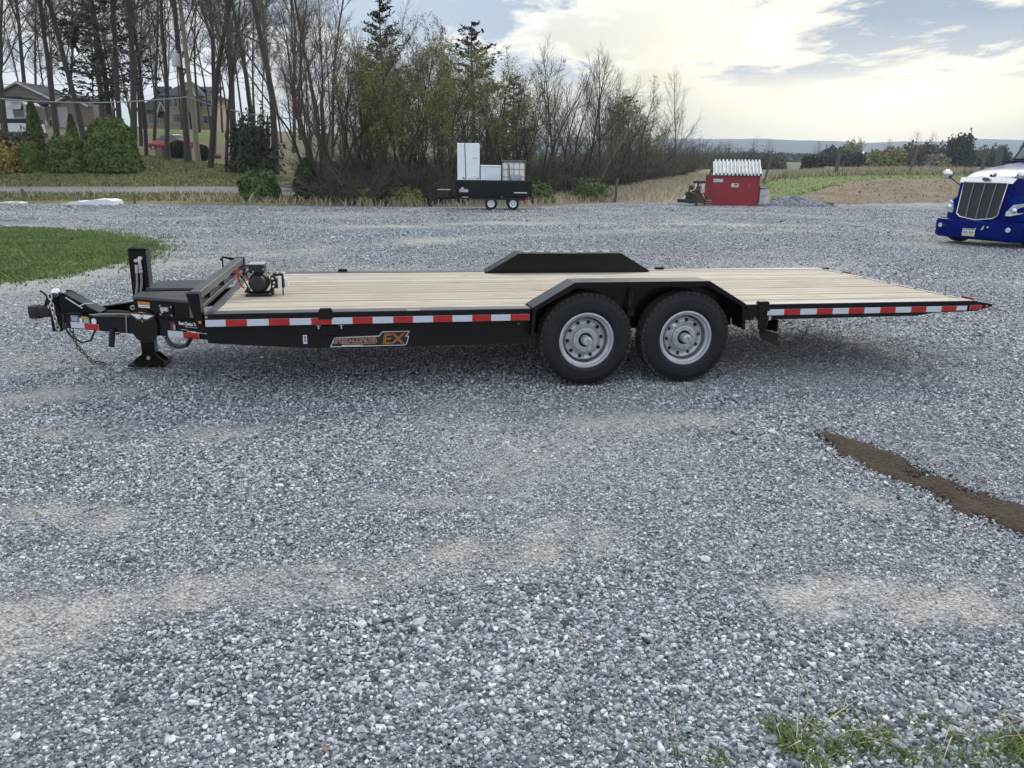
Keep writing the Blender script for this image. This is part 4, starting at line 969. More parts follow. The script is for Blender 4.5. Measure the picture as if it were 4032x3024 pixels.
cf = thing('chest_freezer', 'low white chest freezer between the tall freezer and the caged tank', 'freezer', onds(sx(1934), .60, zf), .03)
hw = (sx(1975) - sx(1897)) / 2; ht = sz(672) - zf
b = MB(); b.span((-hw, -.35, 0), (hw, .35, ht), .02); b.build('cabinet', FWB, cf)
b = MB(); b.span((-hw - .01, -.37, ht + .002), (hw + .01, .36, ht + .075), .02); b.build('lid', FW, cf)
MB().box((-hw + .22, -.352, ht * .62), (.012, .004, ht * .7)).build('edge_seam', STKG, cf)
ib = thing('caged_tank', 'white plastic tank in a grey wire cage at the rear of the small trailer', 'tank', onds(sx(2021), .70, zf), .03)
hw = (sx(2066) - sx(1976)) / 2; ht = sz(650) - zf; TNK = mat('tank_plastic', (.78, .77, .72), .4, var=.1, scale=3); CAGE = mat('cage_steel', (.24, .245, .25), .4, metal=.5)
b = MB(); b.span((-hw + .05, -.5, .03), (hw - .05, .5, ht - .03), .09); b.build('tank', TNK, ib)
b = MB()
for z_ in np.linspace(.12, ht - .02, 5): b.tube([(-hw + .02, -.53, z_), (hw - .02, -.53, z_), (hw - .02, .53, z_), (-hw + .02, .53, z_), (-hw + .02, -.53, z_)], .012, 5)
b.build('cage_hoop', CAGE, ib)
for x_ in np.linspace(-hw + .02, hw - .02, 5): MB().tube([(x_, -.532, 0), (x_, -.532, ht)], .014, 5).build('cage_bar', CAGE, ib)
b = MB(); b.span((-hw - .02, -.56, ht + .005), (hw + .02, .56, ht + .03)); b.build('top_frame', CAGE, ib)
b = MB(); b.box((.10, -.545, ht * .42), (.50, .008, .50)); b.build('label_plate', mat('plate_blue_grey', (.30, .35, .42), .4, var=.3, scale=5), ib); MB().box((.1, -.552, .10), (.50, .008, .06)).build('label_strip', WHITE, ib)
b = MB(); b.tube([(-.22, -.56, ht - .16), (-.20, -.57, ht * .6), (-.15, -.57, ht * .35), (.02, -.57, .08)], .020, 6); b.build('fill_hose', WIREK, ib, smooth=True)

# ------------------------------------------------------------------ red shed bin with the corrugated roof
SP = onground(2884, 47.5, 804)
U = 47.5 / 3020 * .985
REDP = mat('red_shed_paint', (.26, .020, .026), .5, color2=(.33, .020, .032), scale=2.2, bump=.12, bscale=14)
sh = thing('red_shed', 'dark red metal bin shed with a white corrugated roof on the gravel edge', 'shed', SP, -.10)
def hx(px): return (px - 2889) * U
hz_ = lambda py: (804 - py) * U
b = MB(); b.prism([(0, 0), (2.2, 0), (2.2, hz_(690)), (0, hz_(690))], 'x', hx(2799), hx(2985)); b.build('body', REDP, sh)
b = MB(); b.span((hx(2797), -.03, 0), (hx(2987), .0, .06)); b.build('base_rail', REDP, sh)
for px in (2801.5, 2982.5): MB().span((hx(px) - .03, -.035, .061), (hx(px) + .03, -.003, hz_(692))).build('corner_post', REDP, sh)
b = MB(); b.span((hx(2803), -.10, hz_(691)), (hx(2991), 2.25, hz_(688)), .005); b.build('eave_board', mat('weathered_wood', (.10, .09, .085), .85, var=.4, scale=5), sh)
ROOF = mat('galvanised_roof', (.62, .64, .64), .45, metal=.2, var=.2, scale=4)
def roofsheet(xa, xb, n):
    prof = []; w = (xb - xa) / n
    for k in range(n):
        xk = xa + k * w; prof += [(xk, 0), (xk + w * .48, 0), (xk + w * .56, .12), (xk + w * .88, .12)]
    prof.append((xb, 0)); prof = np.array(prof)
    y0_, z0_, y1_, z1_ = -.18, hz_(689), .95, hz_(638)
    L0 = np.c_[prof[:, 0], np.full(len(prof), y0_) - prof[:, 1] * .5, z0_ + prof[:, 1]]; L1 = np.c_[prof[:, 0] + .10, np.full(len(prof), y1_), z1_ + prof[:, 1]]
    L2 = L1 + np.array([0, .25, .0]); L3 = np.c_[prof[:, 0] + .10, np.full(len(prof), 2.3), hz_(690) + prof[:, 1]]
    m = len(prof); vs = np.r_[L0, L1, L2, L3]; fs = [[j * m + i, j * m + i + 1, (j + 1) * m + i + 1, (j + 1) * m + i] for j in range(3) for i in range(m - 1)]
    vs2 = vs - np.array([0, 0, .012]); b = MB(); b.add(vs, fs); b.add(vs2, [f[::-1] for f in fs]); return b.build('roof_sheet', ROOF, sh)
roofsheet(hx(2805), hx(2892), 6); roofsheet(hx(2893), hx(2986), 7)
b = MB(); b.prism([(-.16, hz_(688)), (.95, hz_(640)), (1.2, hz_(640)), (2.25, hz_(690))], 'x', hx(2988), hx(2992)); b.build('gable_trim', mat('pink_trim', (.60, .42, .42), .6), sh)
def shsign(xa, xb, ya, yb_, name='sign'):
    return MB().span((hx(xa), -.016, hz_(yb_)), (hx(xb), -.003, hz_(ya))).build(name, STKW, sh)
s1_ = shsign(2809, 2845, 703, 715); b = MB()
for xa, xb, ya, yb_ in ((2812, 2818, 706, 712), (2820, 2822, 704, 714), (2828, 2842, 705, 707), (2828, 2842, 709, 710), (2828, 2842, 711.5, 712.5)): b.span((hx(xa), -.020, hz_(yb_)), (hx(xb), -.0165, hz_(ya)))
b.build('sign_print', STKG, s1_)
s2_ = shsign(2879, 2906, 719.5, 733); MB().span((hx(2887), -.020, hz_(727)), (hx(2902), -.0165, hz_(722))).build('sign_print', STKK, s2_); MB().span((hx(2882), -.020, hz_(731)), (hx(2903), -.0165, hz_(729.5))).build('sign_print', STKG, s2_)
MB().box((hx(2946), -.005, hz_(726)), (.07, .006, .10)).build('paint_chip', mat('pale_red', (.46, .12, .12), .6), sh)
MB().span((hx(2985) + .002, -.05, .25), (hx(2985) + .05, .02, 1.2)).build('side_bracket', BLKM, sh)

# white weathered panel box beside it
WP = onground(3006, 47.8, 800)
wb = thing('white_bin', 'dirty white tapered bin under a black lid right beside the red shed', 'bin', WP, -.1)
b = MB(); b.prism([(-.31, 0.0), (.40, 0.12), (.22, .98), (-.26, .98)], 'y', 0, .8); b.build('body', mat('dirty_white', (.58, .59, .59), .7, var=.4, scale=2.5, bump=.2, bscale=8), wb)
b = MB(); b.span((-.42, -.05, 1.0), (.16, .85, 1.05)); b.span((-.42, -.03, .90), (-.30, .02, .998)); b.build('lid', BLKM, wb)

# rusty machine left of the shed
MP = onground(2735, 46.8, 792)
RUST = mat('rusty_iron', (.050, .034, .026), .8, color2=(.105, .065, .045), scale=5, bump=.3, bscale=20)
RUST2 = mat('dark_iron', (.030, .026, .022), .7, var=.4, scale=6)
ma = thing('old_machine', 'rusty old engine-driven machine with a roller, left of the red shed', 'machine', MP, -.05)
u_ = .0157
def mx_(px): return (px - 2735) * u_
def mz_(py): return (794 - py) * u_
b = MB(); b.tube([(mx_(2668), -.25, mz_(776)), (mx_(2674), -.28, mz_(774)), (mx_(2738), -.28, mz_(777)), (mx_(2738), -.28, mz_(790))], .11, 10); b.build('roller', RUST2, ma, smooth=True)
b = MB(); b.prism([(mx_(2715), mz_(785)), (mx_(2698), mz_(765)), (mx_(2706), mz_(742)), (mx_(2730), mz_(748)), (mx_(2758), mz_(744)), (mx_(2768), mz_(765)), (mx_(2784), mz_(782))], 'y', -.15, .55); b.build('gear_housing', RUST, ma)
b = MB(); b.span((mx_(2714), -.1, mz_(735)), (mx_(2726), .4, mz_(719)), .02); b.span((mx_(2738), -.12, mz_(752)), (mx_(2752), .42, mz_(722)), .02); b.cyl((mx_(2722), -.16, mz_(742)), (mx_(2752), -.16, mz_(735)), .07, n=10); b.tube([(mx_(2702), -.12, mz_(760)), (mx_(2714), -.12, mz_(728)), (mx_(2728), -.12, mz_(722))], .05, 6); b.cyl((mx_(2745), .1, mz_(722)), (mx_(2745), .1, mz_(706)), .04, n=8); b.build('engine_block', RUST, ma)
b = MB(); b.span((mx_(2730), -.14, mz_(712)), (mx_(2768), .48, mz_(702)), .02); b.build('canopy', RUST2, ma)
for px in (2733, 2760): MB().tube([(mx_(px), -.1, mz_(731)), (mx_(px + 2), -.1, mz_(711))], .045, 8).build('support_post', STKW, ma)
b = MB(); b.lathe([(.0005, -.04), (.22, -.04), (.22, .04), (.0005, .04)], (mx_(2712), -.22, mz_(756)), 'y', 20); b.build('flywheel', RUST2, ma, smooth=40)
b = MB(); b.tube([(mx_(2765), -.1, mz_(745)), (mx_(2790), -.1, mz_(782))], .05, 7); b.tube([(mx_(2705), -.1, mz_(772)), (mx_(2790), -.1, mz_(784)), ], .06, 6); b.build('frame_bar', RUST2, ma)
MB().box((mx_(2694), -.2, mz_(762)), (.12, .06, .2), rotm(0, .4, 0)).build('lever', STKW, ma)
for i in range(3): MB().box((mx_(2784), .0, mz_(792) + i * .12 + .06), (.34, .5, .05), rotm(0, 0, .1 * i)).build('timber_block', mat('pale_timber', (.33, .26, .18), .8, var=.2), ma)

# heap of gravel and the timbers behind it
HP = onground(3125, 48.2, 800)
q = 36; aa = np.linspace(0, 2 * math.pi, q, endpoint=False); V_ = [(0, 0, .62)]
for r_ in np.linspace(.12, 1, 14):
    for a in aa:
        x_, y_ = 2.35 * r_ * math.cos(a), 1.1 * r_ * math.sin(a)
        V_.append((x_, y_, max(-.1, .62 * (1 - r_) ** .9 * (.8 + .4 * float(fbm(np.array(x_ * 2 + 9), np.array(y_ * 2)))) - (.1 if r_ > .95 else 0) + .10 * (float(fbm(np.array(x_ * 5), np.array(y_ * 5 + 3))) - .5))))
F_ = [[0, 1 + k, 1 + (k + 1) % q] for k in range(q)] + [[1 + j * q + k, 1 + (j + 1) * q + k, 1 + (j + 1) * q + (k + 1) % q, 1 + j * q + (k + 1) % q] for j in range(13) for k in range(q)]
DKG = mat('dark_crushed_stone', (.10, .11, .13), .85, color2=(.36, .38, .42), scale=14, bump=.8, bscale=22)
HB = MB().add(V_, F_)
_ico = bmesh.new(); bmesh.ops.create_icosphere(_ico, subdivisions=1, radius=1); _iv = np.array([v.co[:] for v in _ico.verts]); _if = [[v.index for v in f.verts] for f in _ico.faces]; _ico.free()
for i in range(900):
    r_ = RNG.random() ** .6 * 1.08; a = RNG.uniform(0, 2 * math.pi); s = RNG.uniform(.03, .09); HB.add(_iv * s * RNG.uniform(.6, 1.2, 3) @ rotm(*RNG.uniform(0, 6, 3)).T + np.array([2.35 * r_ * math.cos(a), 1.1 * r_ * math.sin(a), max(0, .60 * (1 - min(r_, 1)) ** .9)]), _if)
heap = HB.build('gravel_heap', DKG, smooth=False); heap.location = tuple(HP); heap['kind'] = 'stuff'; heap['label'] = 'low heap of dark crushed stone right of the white bin'
TIMB = mat('grey_timber', (.11, .095, .08), .85, color2=(.24, .21, .18), scale=3, stretch=(1, 8, 8))
def timber(p0, p1, Y0, Y1, w, h, lab, m):
    a = onground(p0, Y0, 780); c = onground(p1, Y1, 785); d = c - a; ln = float(np.linalg.norm(d[:2])); mid = (a + c) / 2
    o = MB().box((0, 0, h / 2), (ln, w, h), None, .01).build('timber', m); o.location = tuple(mid + np.array([0, 0, .03])); o.rotation_euler = (0, -math.atan2(d[2], ln), math.atan2(d[1], d[0])); tag(o, lab, 'timber', 'timbers lying by the gravel heap'); return o
timber(3040, 3140, 50.6, 50.4, .35, .16, 'black plank lying on edge behind the dark gravel heap', BLKM)
timber(3185, 3285, 49.0, 48.2, .3, .22, 'long grey timber right of the dark gravel heap', TIMB)
timber(3030, 3055, 48.9, 48.7, .25, .12, 'short pale timber between the white bin and the gravel heap', mat('pale_timber', (.33, .26, .18), .8, var=.2))

# white foam slabs at the edge of the lot
def slab(px0, px1, Y, zs, label, dep):
    a = onground(px0, Y, 806); c = onground(px1, Y, 806); d = c - a; ln = float(np.linalg.norm(d[:2])); k = len(zs)
    b = MB(); poly = [(0, 0)] + [(ln * i / (k - 1), z) for i, z in enumerate(zs)] + [(ln, 0)]
    b.prism([p for p in poly], 'y', 0, dep); o = b.build('foam_slab', mat('foam_white', (.80, .82, .82), .6, var=.04)); o.location = tuple(a); o.rotation_euler = (0, 0, math.atan2(d[1], d[0])); tag(o, label, 'slab'); return o
slab(235, 446, 34.2, (.03, .06, .13, .17, .14, .20, .25, .24, .25, .18), 'long broken white slab lying at the far left gravel edge', .9)
slab(-20, 84, 34.6, (.03, .05, .06, .05, .07, .04), 'thin white slab at the picture edge, left of the long broken slab', .5)

# ------------------------------------------------------------------ blue lorry at the right
BLUE = mat('blue_truck_paint', (.0008, .0080, .125), .28, spec=.05, var=.15, scale=2)
GRIL = mat('grille_mesh', (.030, .034, .038), .5, bump=.8, bscale=120)
GLS = mat('dark_glass', (.10, .13, .14), .06, spec=.8, coat=.5)
HEADL = mat('headlamp_lens', (.55, .58, .62), .12, coat=.8, var=.25, scale=9)
GCEN = onground(3828, 20.9, 950)
TH = math.radians(62)                          # nose swings 50 degrees from facing the camera axis
trk = thing('semi_truck', 'dark blue semi truck with tall chromed grille parked at the right edge', 'truck', GCEN, -TH)
# local frame: x to the image right across the truck (its left side), -y is forward, z up
def ringpts(w, z0, z1, r, n=5):
    """half section from left bottom over the top to right bottom with rounded shoulders"""
    pts = [(-w, z0)]
    for i in range(n): a = math.pi - (math.pi / 2) * i / (n - 1); pts.append((-w + r + r * math.cos(a), z1 - r + r * math.sin(a)))
    for f in (-.5, 0, .5): pts.append((f * (w - r), z1 + .018 * (1 - 4 * f * f)))
    for i in range(n): a = math.pi / 2 - (math.pi / 2) * i / (n - 1); pts.append((w - r + r * math.cos(a), z1 - r + r * math.sin(a)))
    pts.append((w, z0)); return pts
secs = [(.02, .70, .66, 1.74, .10), (.12, .75, .64, 1.80, .16), (.45, .79, .64, 1.90, .2), (1.1, .83, .7, 2.01, .24), (1.9, .90, .75, 2.11, .28), (2.65, .98, .75, 2.18, .3)]
vs = []; 
for (y_, w_, z0, z1, r_) in secs: vs += [(p[0], y_ + .19 * max(0, (p[1] - .8)) * (1 if y_ < .2 else max(0, 1 - y_)), p[1]) for p in ringpts(w_, z0, z1, r_)]
k_ = len(ringpts(1, 0, 1, .1)); fs = [[j * k_ + i, j * k_ + i + 1, (j + 1) * k_ + i + 1, (j + 1) * k_ + i] for j in range(len(secs) - 1) for i in range(k_ - 1)]
fs.append(list(range(k_)))
MB().add(vs, fs).build('hood', BLUE, trk, smooth=50)
def yg(z): return .02 + .19 * max(0, z - .8) - .028   # slope of the grille face
# grille mesh and chrome bars
b = MB(); gz0, gz1 = .74, 1.66
gp = [(-.555, gz0 + .10), (-.44, gz0 + .01), (0, gz0 - .05), (.44, gz0 + .01), (.555, gz0 + .10), (.585, gz1), (-.585, gz1)]
b.add([(p[0], yg(p[1]), p[1]) for p in gp] + [(p[0], yg(p[1]) + .06, p[1]) for p in gp], [list(range(7))] + [[i, (i + 1) % 7, 7 + (i + 1) % 7, 7 + i] for i in range(7)]); b.build('grille', GRIL, trk)
for x_ in (-.29, 0.0, .29):
    zb = gz0 - .05 + abs(x_) * .14; MB().tube([(x_ * .96, yg(zb) - .02, zb), (x_, yg(1.2) - .03, 1.2), (x_ * 1.03, yg(gz1) - .02, gz1)], .013, 6).build('grille_bar', CAGE, trk)
b = MB(); fr2 = gp + [gp[0]]; b.tube([(p[0], yg(p[1]) - .012, p[1]) for p in fr2], .022, 8); b.build('grille_surround', CHROME, trk, smooth=True)
b = MB(); b.add([(-.71, yg(1.64) - .022, 1.645), (.71, yg(1.64) - .022, 1.645), (.72, yg(1.8) + .03, 1.775), (.2, yg(1.8) + .03, 1.80), (-.2, yg(1.8) + .03, 1.80), (-.72, yg(1.8) + .03, 1.775)], [(0, 1, 2, 3, 4, 5)])
b.add([(-.71, yg(1.64) + .02, 1.645), (.71, yg(1.64) + .02, 1.645), (.72, yg(1.8) + .08, 1.77), (.2, yg(1.8) + .08, 1.795), (-.2, yg(1.8) + .08, 1.795), (-.72, yg(1.8) + .08, 1.77)], [(0, 1, 2, 3, 4, 5)]); b.build('grille_crown', CHROME, trk)
b = MB(); b.ball((0, yg(1.76) - .03, 1.745), .1, 14, (1.25, .25, .62)); em = b.build('emblem', CHROME, trk, smooth=True); MB().ball((0, yg(1.76) - .05, 1.745), .08, 14, (1.2, .15, .55)).build('emblem_face', mat('emblem_red', (.16, .06, .06), .4), em, smooth=True)
b = MB(); b.tube([(0, .33, 1.83), (.02, .42, 1.885), (0, .60, 1.90)], [.05, .045, .01], 8); b.build('hood_ornament', CHROME, trk, smooth=True)
# fenders sweep out to the wheel arches
for s in (-1, 1):
    b = MB(); sec = []
    for (y_, xi, xo, zi, zo, zbm) in ((.10, .70, .74, 1.25, .98, .66), (.30, .74, 1.02, 1.32, 1.02, .60), (.62, .70, 1.14, 1.38, 1.16, .95), (1.05, .78, 1.20, 1.42, 1.24, 1.10), (1.6, .88, 1.20, 1.44, 1.20, 1.02), (2.65, .97, 1.18, 1.40, 1.12, .60)):
        sec.append([(s * xi, y_, zi), (s * (xi * .6 + xo * .4), y_, zi * .75 + zo * .25 + .02), (s * (xi * .25 + xo * .75), y_, zi * .4 + zo * .6 + .03), (s * xo, y_, zo), (s * xo, y_, zbm)])
    vs = [p for r_ in sec for p in r_]; fs = [[j * 5 + i, j * 5 + i + 1, (j + 1) * 5 + i + 1, (j + 1) * 5 + i] for j in range(5) for i in range(4)] + [[0, 1, 2, 3, 4]]
    b.add(vs, fs).build('front_fender', BLUE, trk, smooth=60)
    b = MB(); hp = [(.72, .045, .84), (.73, .055, .95), (.84, .12, 1.12), (.99, .26, 1.16), (1.09, .48, 1.12), (1.10, .50, 1.02), (1.0, .27, .90), (.82, .10, .84)]
    b.add([(s * p[0], p[1] - .02, p[2]) for p in hp] + [(s * p[0] * .96, p[1] + .12, p[2]) for p in hp], [list(range(8)), list(range(15, 7, -1))] + [[i, (i + 1) % 8, 8 + (i + 1) % 8, 8 + i] for i in range(8)]); hl = b.build('headlamp', HEADL, trk)
    MB().ball((s * .87, .115, .98), .075, 12, (1, .4, 1)).build('lamp_bulb', CHROME, hl, smooth=True)
    # wheel
    wt = bpy.data.objects.new('wheel', None); COL.objects.link(wt); wt.parent = trk; wt.location = (s * 1.02, 1.02, .50); wt.rotation_euler = (0, 0, math.radians(-8))
    MB().lathe([(.30, -.14), (.42, -.15), (.485, -.13), (.50, -.09), (.50, .09), (.485, .13), (.42, .15), (.30, .14)], (0, 0, 0), 'x', 36).build('tyre', RUB, wt, smooth=50)
    MB().lathe([(.30, s * .13), (.27, s * .10), (.24, s * .02), (.14, s * .03), (.12, s * .10), (.0, s * .11)], (0, 0, 0), 'x', 28).build('rim', CHROME, wt, smooth=40)
    # fender mirror on a stalk
    b = MB(); b.tube([(s * .66, .22, 1.52), (s * .78, .12, 1.63), (s * .93, .0, 1.78)], .016, 6); fm = b.build('mirror_stalk', BLKM, trk)
    b = MB(); b.ball((s * 1.00, -.02, 1.86), .13, 14, (1.15, .7, .85)); b.build('mirror_shell', CHROME, fm, smooth=True)
    MB().ball((s * 1.00, .02, 1.83), .12, 12, (1.1, .6, .8)).build('mirror_glass', BLKM, fm, smooth=True)
# bumper wrapped back at the sides
bp = [(-1.20, .78), (-1.22, .40), (-1.16, .10), (-.98, -.06), (-.5, -.14), (0, -.16), (.5, -.14), (.98, -.06), (1.16, .10), (1.22, .40), (1.20, .78)]
vs = []; lv = ((.19, .05), (.24, 0), (.60, -.015), (.67, .02), (.685, .10))
for (z_, off) in lv: vs += [(p[0] * (1 - off * .4), p[1] + off, z_) for p in bp]
m_ = len(bp); fs = [[j * m_ + i, j * m_ + i + 1, (j + 1) * m_ + i + 1, (j + 1) * m_ + i] for j in range(len(lv) - 1) for i in range(m_ - 1)]
bmp = MB().add(vs, fs).build('bumper', BLUE, trk, smooth=35)
for x_, w_ in ((-.55, .09), (.50, .10), (-.78, .09)): MB().box((x_, -.142 + abs(x_) * .045, .50), (w_, .02, .085)).build('tow_hole', BLKM, bmp)
lp = MB().span((-.20, -.20, .27), (.14, -.175, .44), .006).build('licence_plate', mat('plate_white', (.62, .64, .62), .45), bmp)
MB().span((-.19, -.204, .275), (.13, -.201, .315)).build('plate_band', mat('plate_yellow', (.55, .50, .25), .5), lp)
b = MB()
for i in range(7): b.span((-.172 + i * .042, -.204, .34), (-.172 + i * .042 + (.026 if i != 3 else .012), -.201, .405))
b.build('plate_print', STKB, lp)
b = MB(); b.span((-.205, -.20, .455), (.145, -.17, .47), .003); b.box((.14, -.185, .475), (.02, .02, .06)); b.build('plate_frame', ZINC, bmp)
b = MB(); b.prism([(.26, .45), (.34, .47), (.36, .58), (.33, .57)], 'y', -.175, -.155); b.build('tow_pin', CHROME, bmp); MB().ball((.44, -.155, .53), .032, 10).build('tow_pin', CHROME, bmp)
for s in (-1, 1):
    MB().lathe([(.0005, -.02), (.055, -.02), (.065, 0), (.065, .03)], (s * .92, -.08, .50), 'y', 18).build('fog_lamp', HEADL, bmp, smooth=40)
# cab, windscreen, mirrors, roof and sleeper
b = MB(); cs_ = [(2.66, 1.04, 1.0, 2.18), (3.0, 1.08, .9, 2.30), (3.45, 1.12, .8, 2.95), (3.8, 1.14, .7, 3.10), (5.3, 1.18, .7, 3.55), (5.5, 1.18, .7, 3.5)]
vs = []
for (y_, w_, z0, z1) in cs_: vs += [(p[0], y_, p[1]) for p in ringpts(w_, z0, z1, .22)]
fs = [[j * k_ + i, j * k_ + i + 1, (j + 1) * k_ + i + 1, (j + 1) * k_ + i] for j in range(len(cs_) - 1) for i in range(k_ - 1)] + [list(range(k_)), list(range((len(cs_) - 1) * k_, len(cs_) * k_))]
MB().add(vs, fs).build('cab', BLUE, trk, smooth=40)
b = MB(); wsq = [(p[0], p[1] + .70, p[2]) for p in [(-.98, 2.215, 2.26), (-.6, 2.13, 2.27), (0, 2.10, 2.27), (.6, 2.13, 2.27), (.98, 2.215, 2.26), (.88, 2.70, 2.95), (.5, 2.62, 2.98), (0, 2.60, 2.98), (-.5, 2.62, 2.98), (-.88, 2.70, 2.95)]]
b.add([(p[0], p[1] - .03, p[2]) for p in wsq] + [(p[0], p[1] + .06, p[2]) for p in wsq], [[i, i + 1, 8 - i, 9 - i] for i in range(4)] + [[i, (i + 1) % 10, 10 + (i + 1) % 10, 10 + i] for i in range(10)]); b.build('windscreen', GLS, trk)
b = MB(); b.tube([(p[0], p[1] - .035, p[2]) for p in wsq + [wsq[0]]], .022, 6); b.build('windscreen_seal', BLKM, trk)
b = MB(); b.span((-.95, 2.70, 2.19), (.95, 2.79, 2.235), .01); b.tube([(-.3, 2.76, 2.24), (-.75, 2.82, 2.34)], .012, 5); b.tube([(.4, 2.76, 2.24), (-.02, 2.79, 2.36)], .012, 5); b.build('wiper_cowl', BLKM, trk)
for s in (-1, 1):
    b = MB(); b.span((s * 1.26 - .10, 2.60, 2.04), (s * 1.26 + .10, 2.80, 2.66), .05); dm = b.build('door_mirror', mat('mirror_shell_grey', (.10, .105, .11), .35), trk)
    b = MB(); b.tube([(s * 1.08, 3.1, 2.2), (s * 1.28, 2.75, 2.2)], .025, 6); b.build('mirror_arm', BLKM, dm)
    b = MB(); b.span((s * 1.135 - .02, 3.5, 2.1), (s * 1.135 + .02, 4.2, 2.8), .01); b.build('side_window', GLS, trk)
    b = MB(); b.cyl((s * 1.12, 5.75, .9), (s * 1.12, 5.75, 3.8), .08, n=14); b.build('exhaust_stack', CHROME, trk, smooth=40)
    b = MB(); b.lathe([(.0005, 0), (.33, 0), (.33, 1.6), (.0005, 1.6)], (s * .95, 3.3, .62), 'y', 20); b.build('fuel_tank', CHROME, trk, smooth=40)
    for yy in (6.6, 7.9): MB().lathe([(.28, -.25), (.5, -.25), (.5, .25), (.28, .25)], (s * .95, yy, .50), 'x', 28).build('tyre', RUB, trk, smooth=50)
b = MB(); b.span((-.45, .4, .5), (-.32, 8.6, .75)); b.span((.32, .4, .5), (.45, 8.6, .75)); b.span((-.9, .97, .42), (.9, 1.07, .55)); b.build('chassis', BLKM, trk)

# ------------------------------------------------------------------ fence posts
POST = mat('weathered_post', (.085, .075, .060), .9, color2=(.17, .15, .12), scale=8, stretch=(3, 3, .6))
def post(px, py, Y, top, lean_, r, label, wires=None):
    g = onground(px, Y, py); h = (py - top) / 3020 * Y * 1.03
    b = MB(); n_ = 8; ks = np.linspace(-.3, h, 7)
    b.tube([(lean_ * max(z, 0) + .012 * math.sin(z * 5), .01 * math.cos(z * 4), z) for z in ks], [r * (1.08 - .12 * i / 6) for i in range(7)], n_)
    o = b.build('fence_post', POST, smooth=50); o.location = tuple(g); tag(o, label, 'post', 'old wooden fence posts'); return o
post(2421, 798, 49.6, 712, .07, .085, 'slim dark fence post alone between the small trailer and the rusty machine')
post(3008, 715, 59, 612, .20, .085, 'grey leaning post standing right behind the white bin')
post(3288, 690, 64, 588, .09, .16, 'thick upright post at the grass bank, nearest the gravel heap')
post(3314, 682, 66, 638, .05, .06, 'thin short post just right of the thick upright post')
post(3580, 684, 66, 585, .20, .13, 'leaning post on the grass bank, halfway to the truck')
post(3862, 680, 67, 596, .10, .14, 'post rising behind the hood of the blue truck')
post(98, 800, 35.6, 752, -.05, .075, 'short rotten post in the weeds by the left slab')
post(533, 815, 36, 782, .0, .055, 'short stub post in the weeds right of the long white slab')

# ------------------------------------------------------------------ utility pole, transformer and cables
PG = onground(785, 58, 660)
pole = thing('utility_pole', 'leaning wooden utility pole with a grey transformer drum on the lawn', 'utility pole', PG)
PW = mat('pole_wood', (.13, .125, .09), .9, color2=(.22, .21, .16), scale=5, stretch=(4, 4, .4))
PT = at(700, -70, 60.5); pd_ = PT - PG
MB().tube([(0, 0, -.3), tuple(pd_ * .5), tuple(pd_)], [.19, .165, .13], 12).build('pole', PW, pole, smooth=60)
def pp(f): return pd_ * f
t0 = at(705, 240, 59.6) - PG
b = MB(); b.lathe([(.0005, -.42), (.24, -.42), (.26, -.38), (.26, .34), (.24, .42), (.08, .5), (.0005, .5)], tuple(t0 + np.array([-.05, -.40, 0])), 'z', 18); b.build('transformer', mat('transformer_grey', (.52, .56, .60), .5), pole, smooth=45)
b = MB(); b.box(t0 + np.array([.1, -.05, .2]), (.12, .3, .10)); b.box(t0 + np.array([.1, -.05, -.25]), (.12, .3, .10)); b.box(t0 + np.array([.22, .02, -.55]), (.5, .10, .12)); b.build('mount', BLKM, pole)
for x_ in (-.12, .08): MB().cyl(t0 + np.array([x_, -.40, .46]), t0 + np.array([x_, -.40, .66]), .035, n=8).build('insulator', STKG, pole)
WIRE = mat('cable_grey', (.30, .31, .32), .6); WIRED = mat('cable_dark', (.07, .07, .075), .6)
def cable(a, b_, sag, r, label, m):
    k = np.linspace(0, 1, 40)[:, None]; P = a + (b_ - a) * k; P[:, 2] -= (4 * sag * k * (1 - k)).ravel()
    o = MB().tube(P - a, r, 5).build('power_cable', m, smooth=True); o.location = tuple(a); tag(o, label, 'cable', 'overhead cables'); return o
cable(at(738, 381, 58.7), at(-500, 315, 52), .8, .045, 'thick pale overhead cable running left from the utility pole', WIRE)
cable(at(738, 381, 58.7), at(1215, 468, 62), .4, .035, 'pale overhead cable sloping down right from the utility pole', WIRE)
cable(at(716, 276, 59.2), at(-500, 270, 52), 1.0, .018, 'thin dark overhead cable high left of the pole, upper one', WIRED)
cable(at(720, 300, 59.2), at(-500, 300, 52), 1.2, .018, 'thin dark overhead cable high left of the pole, lower one', WIRED)
cable(at(716, 276, 59.2), at(1500, 360, 66), .5, .018, 'thin dark overhead cable running right into the trees', WIRED)

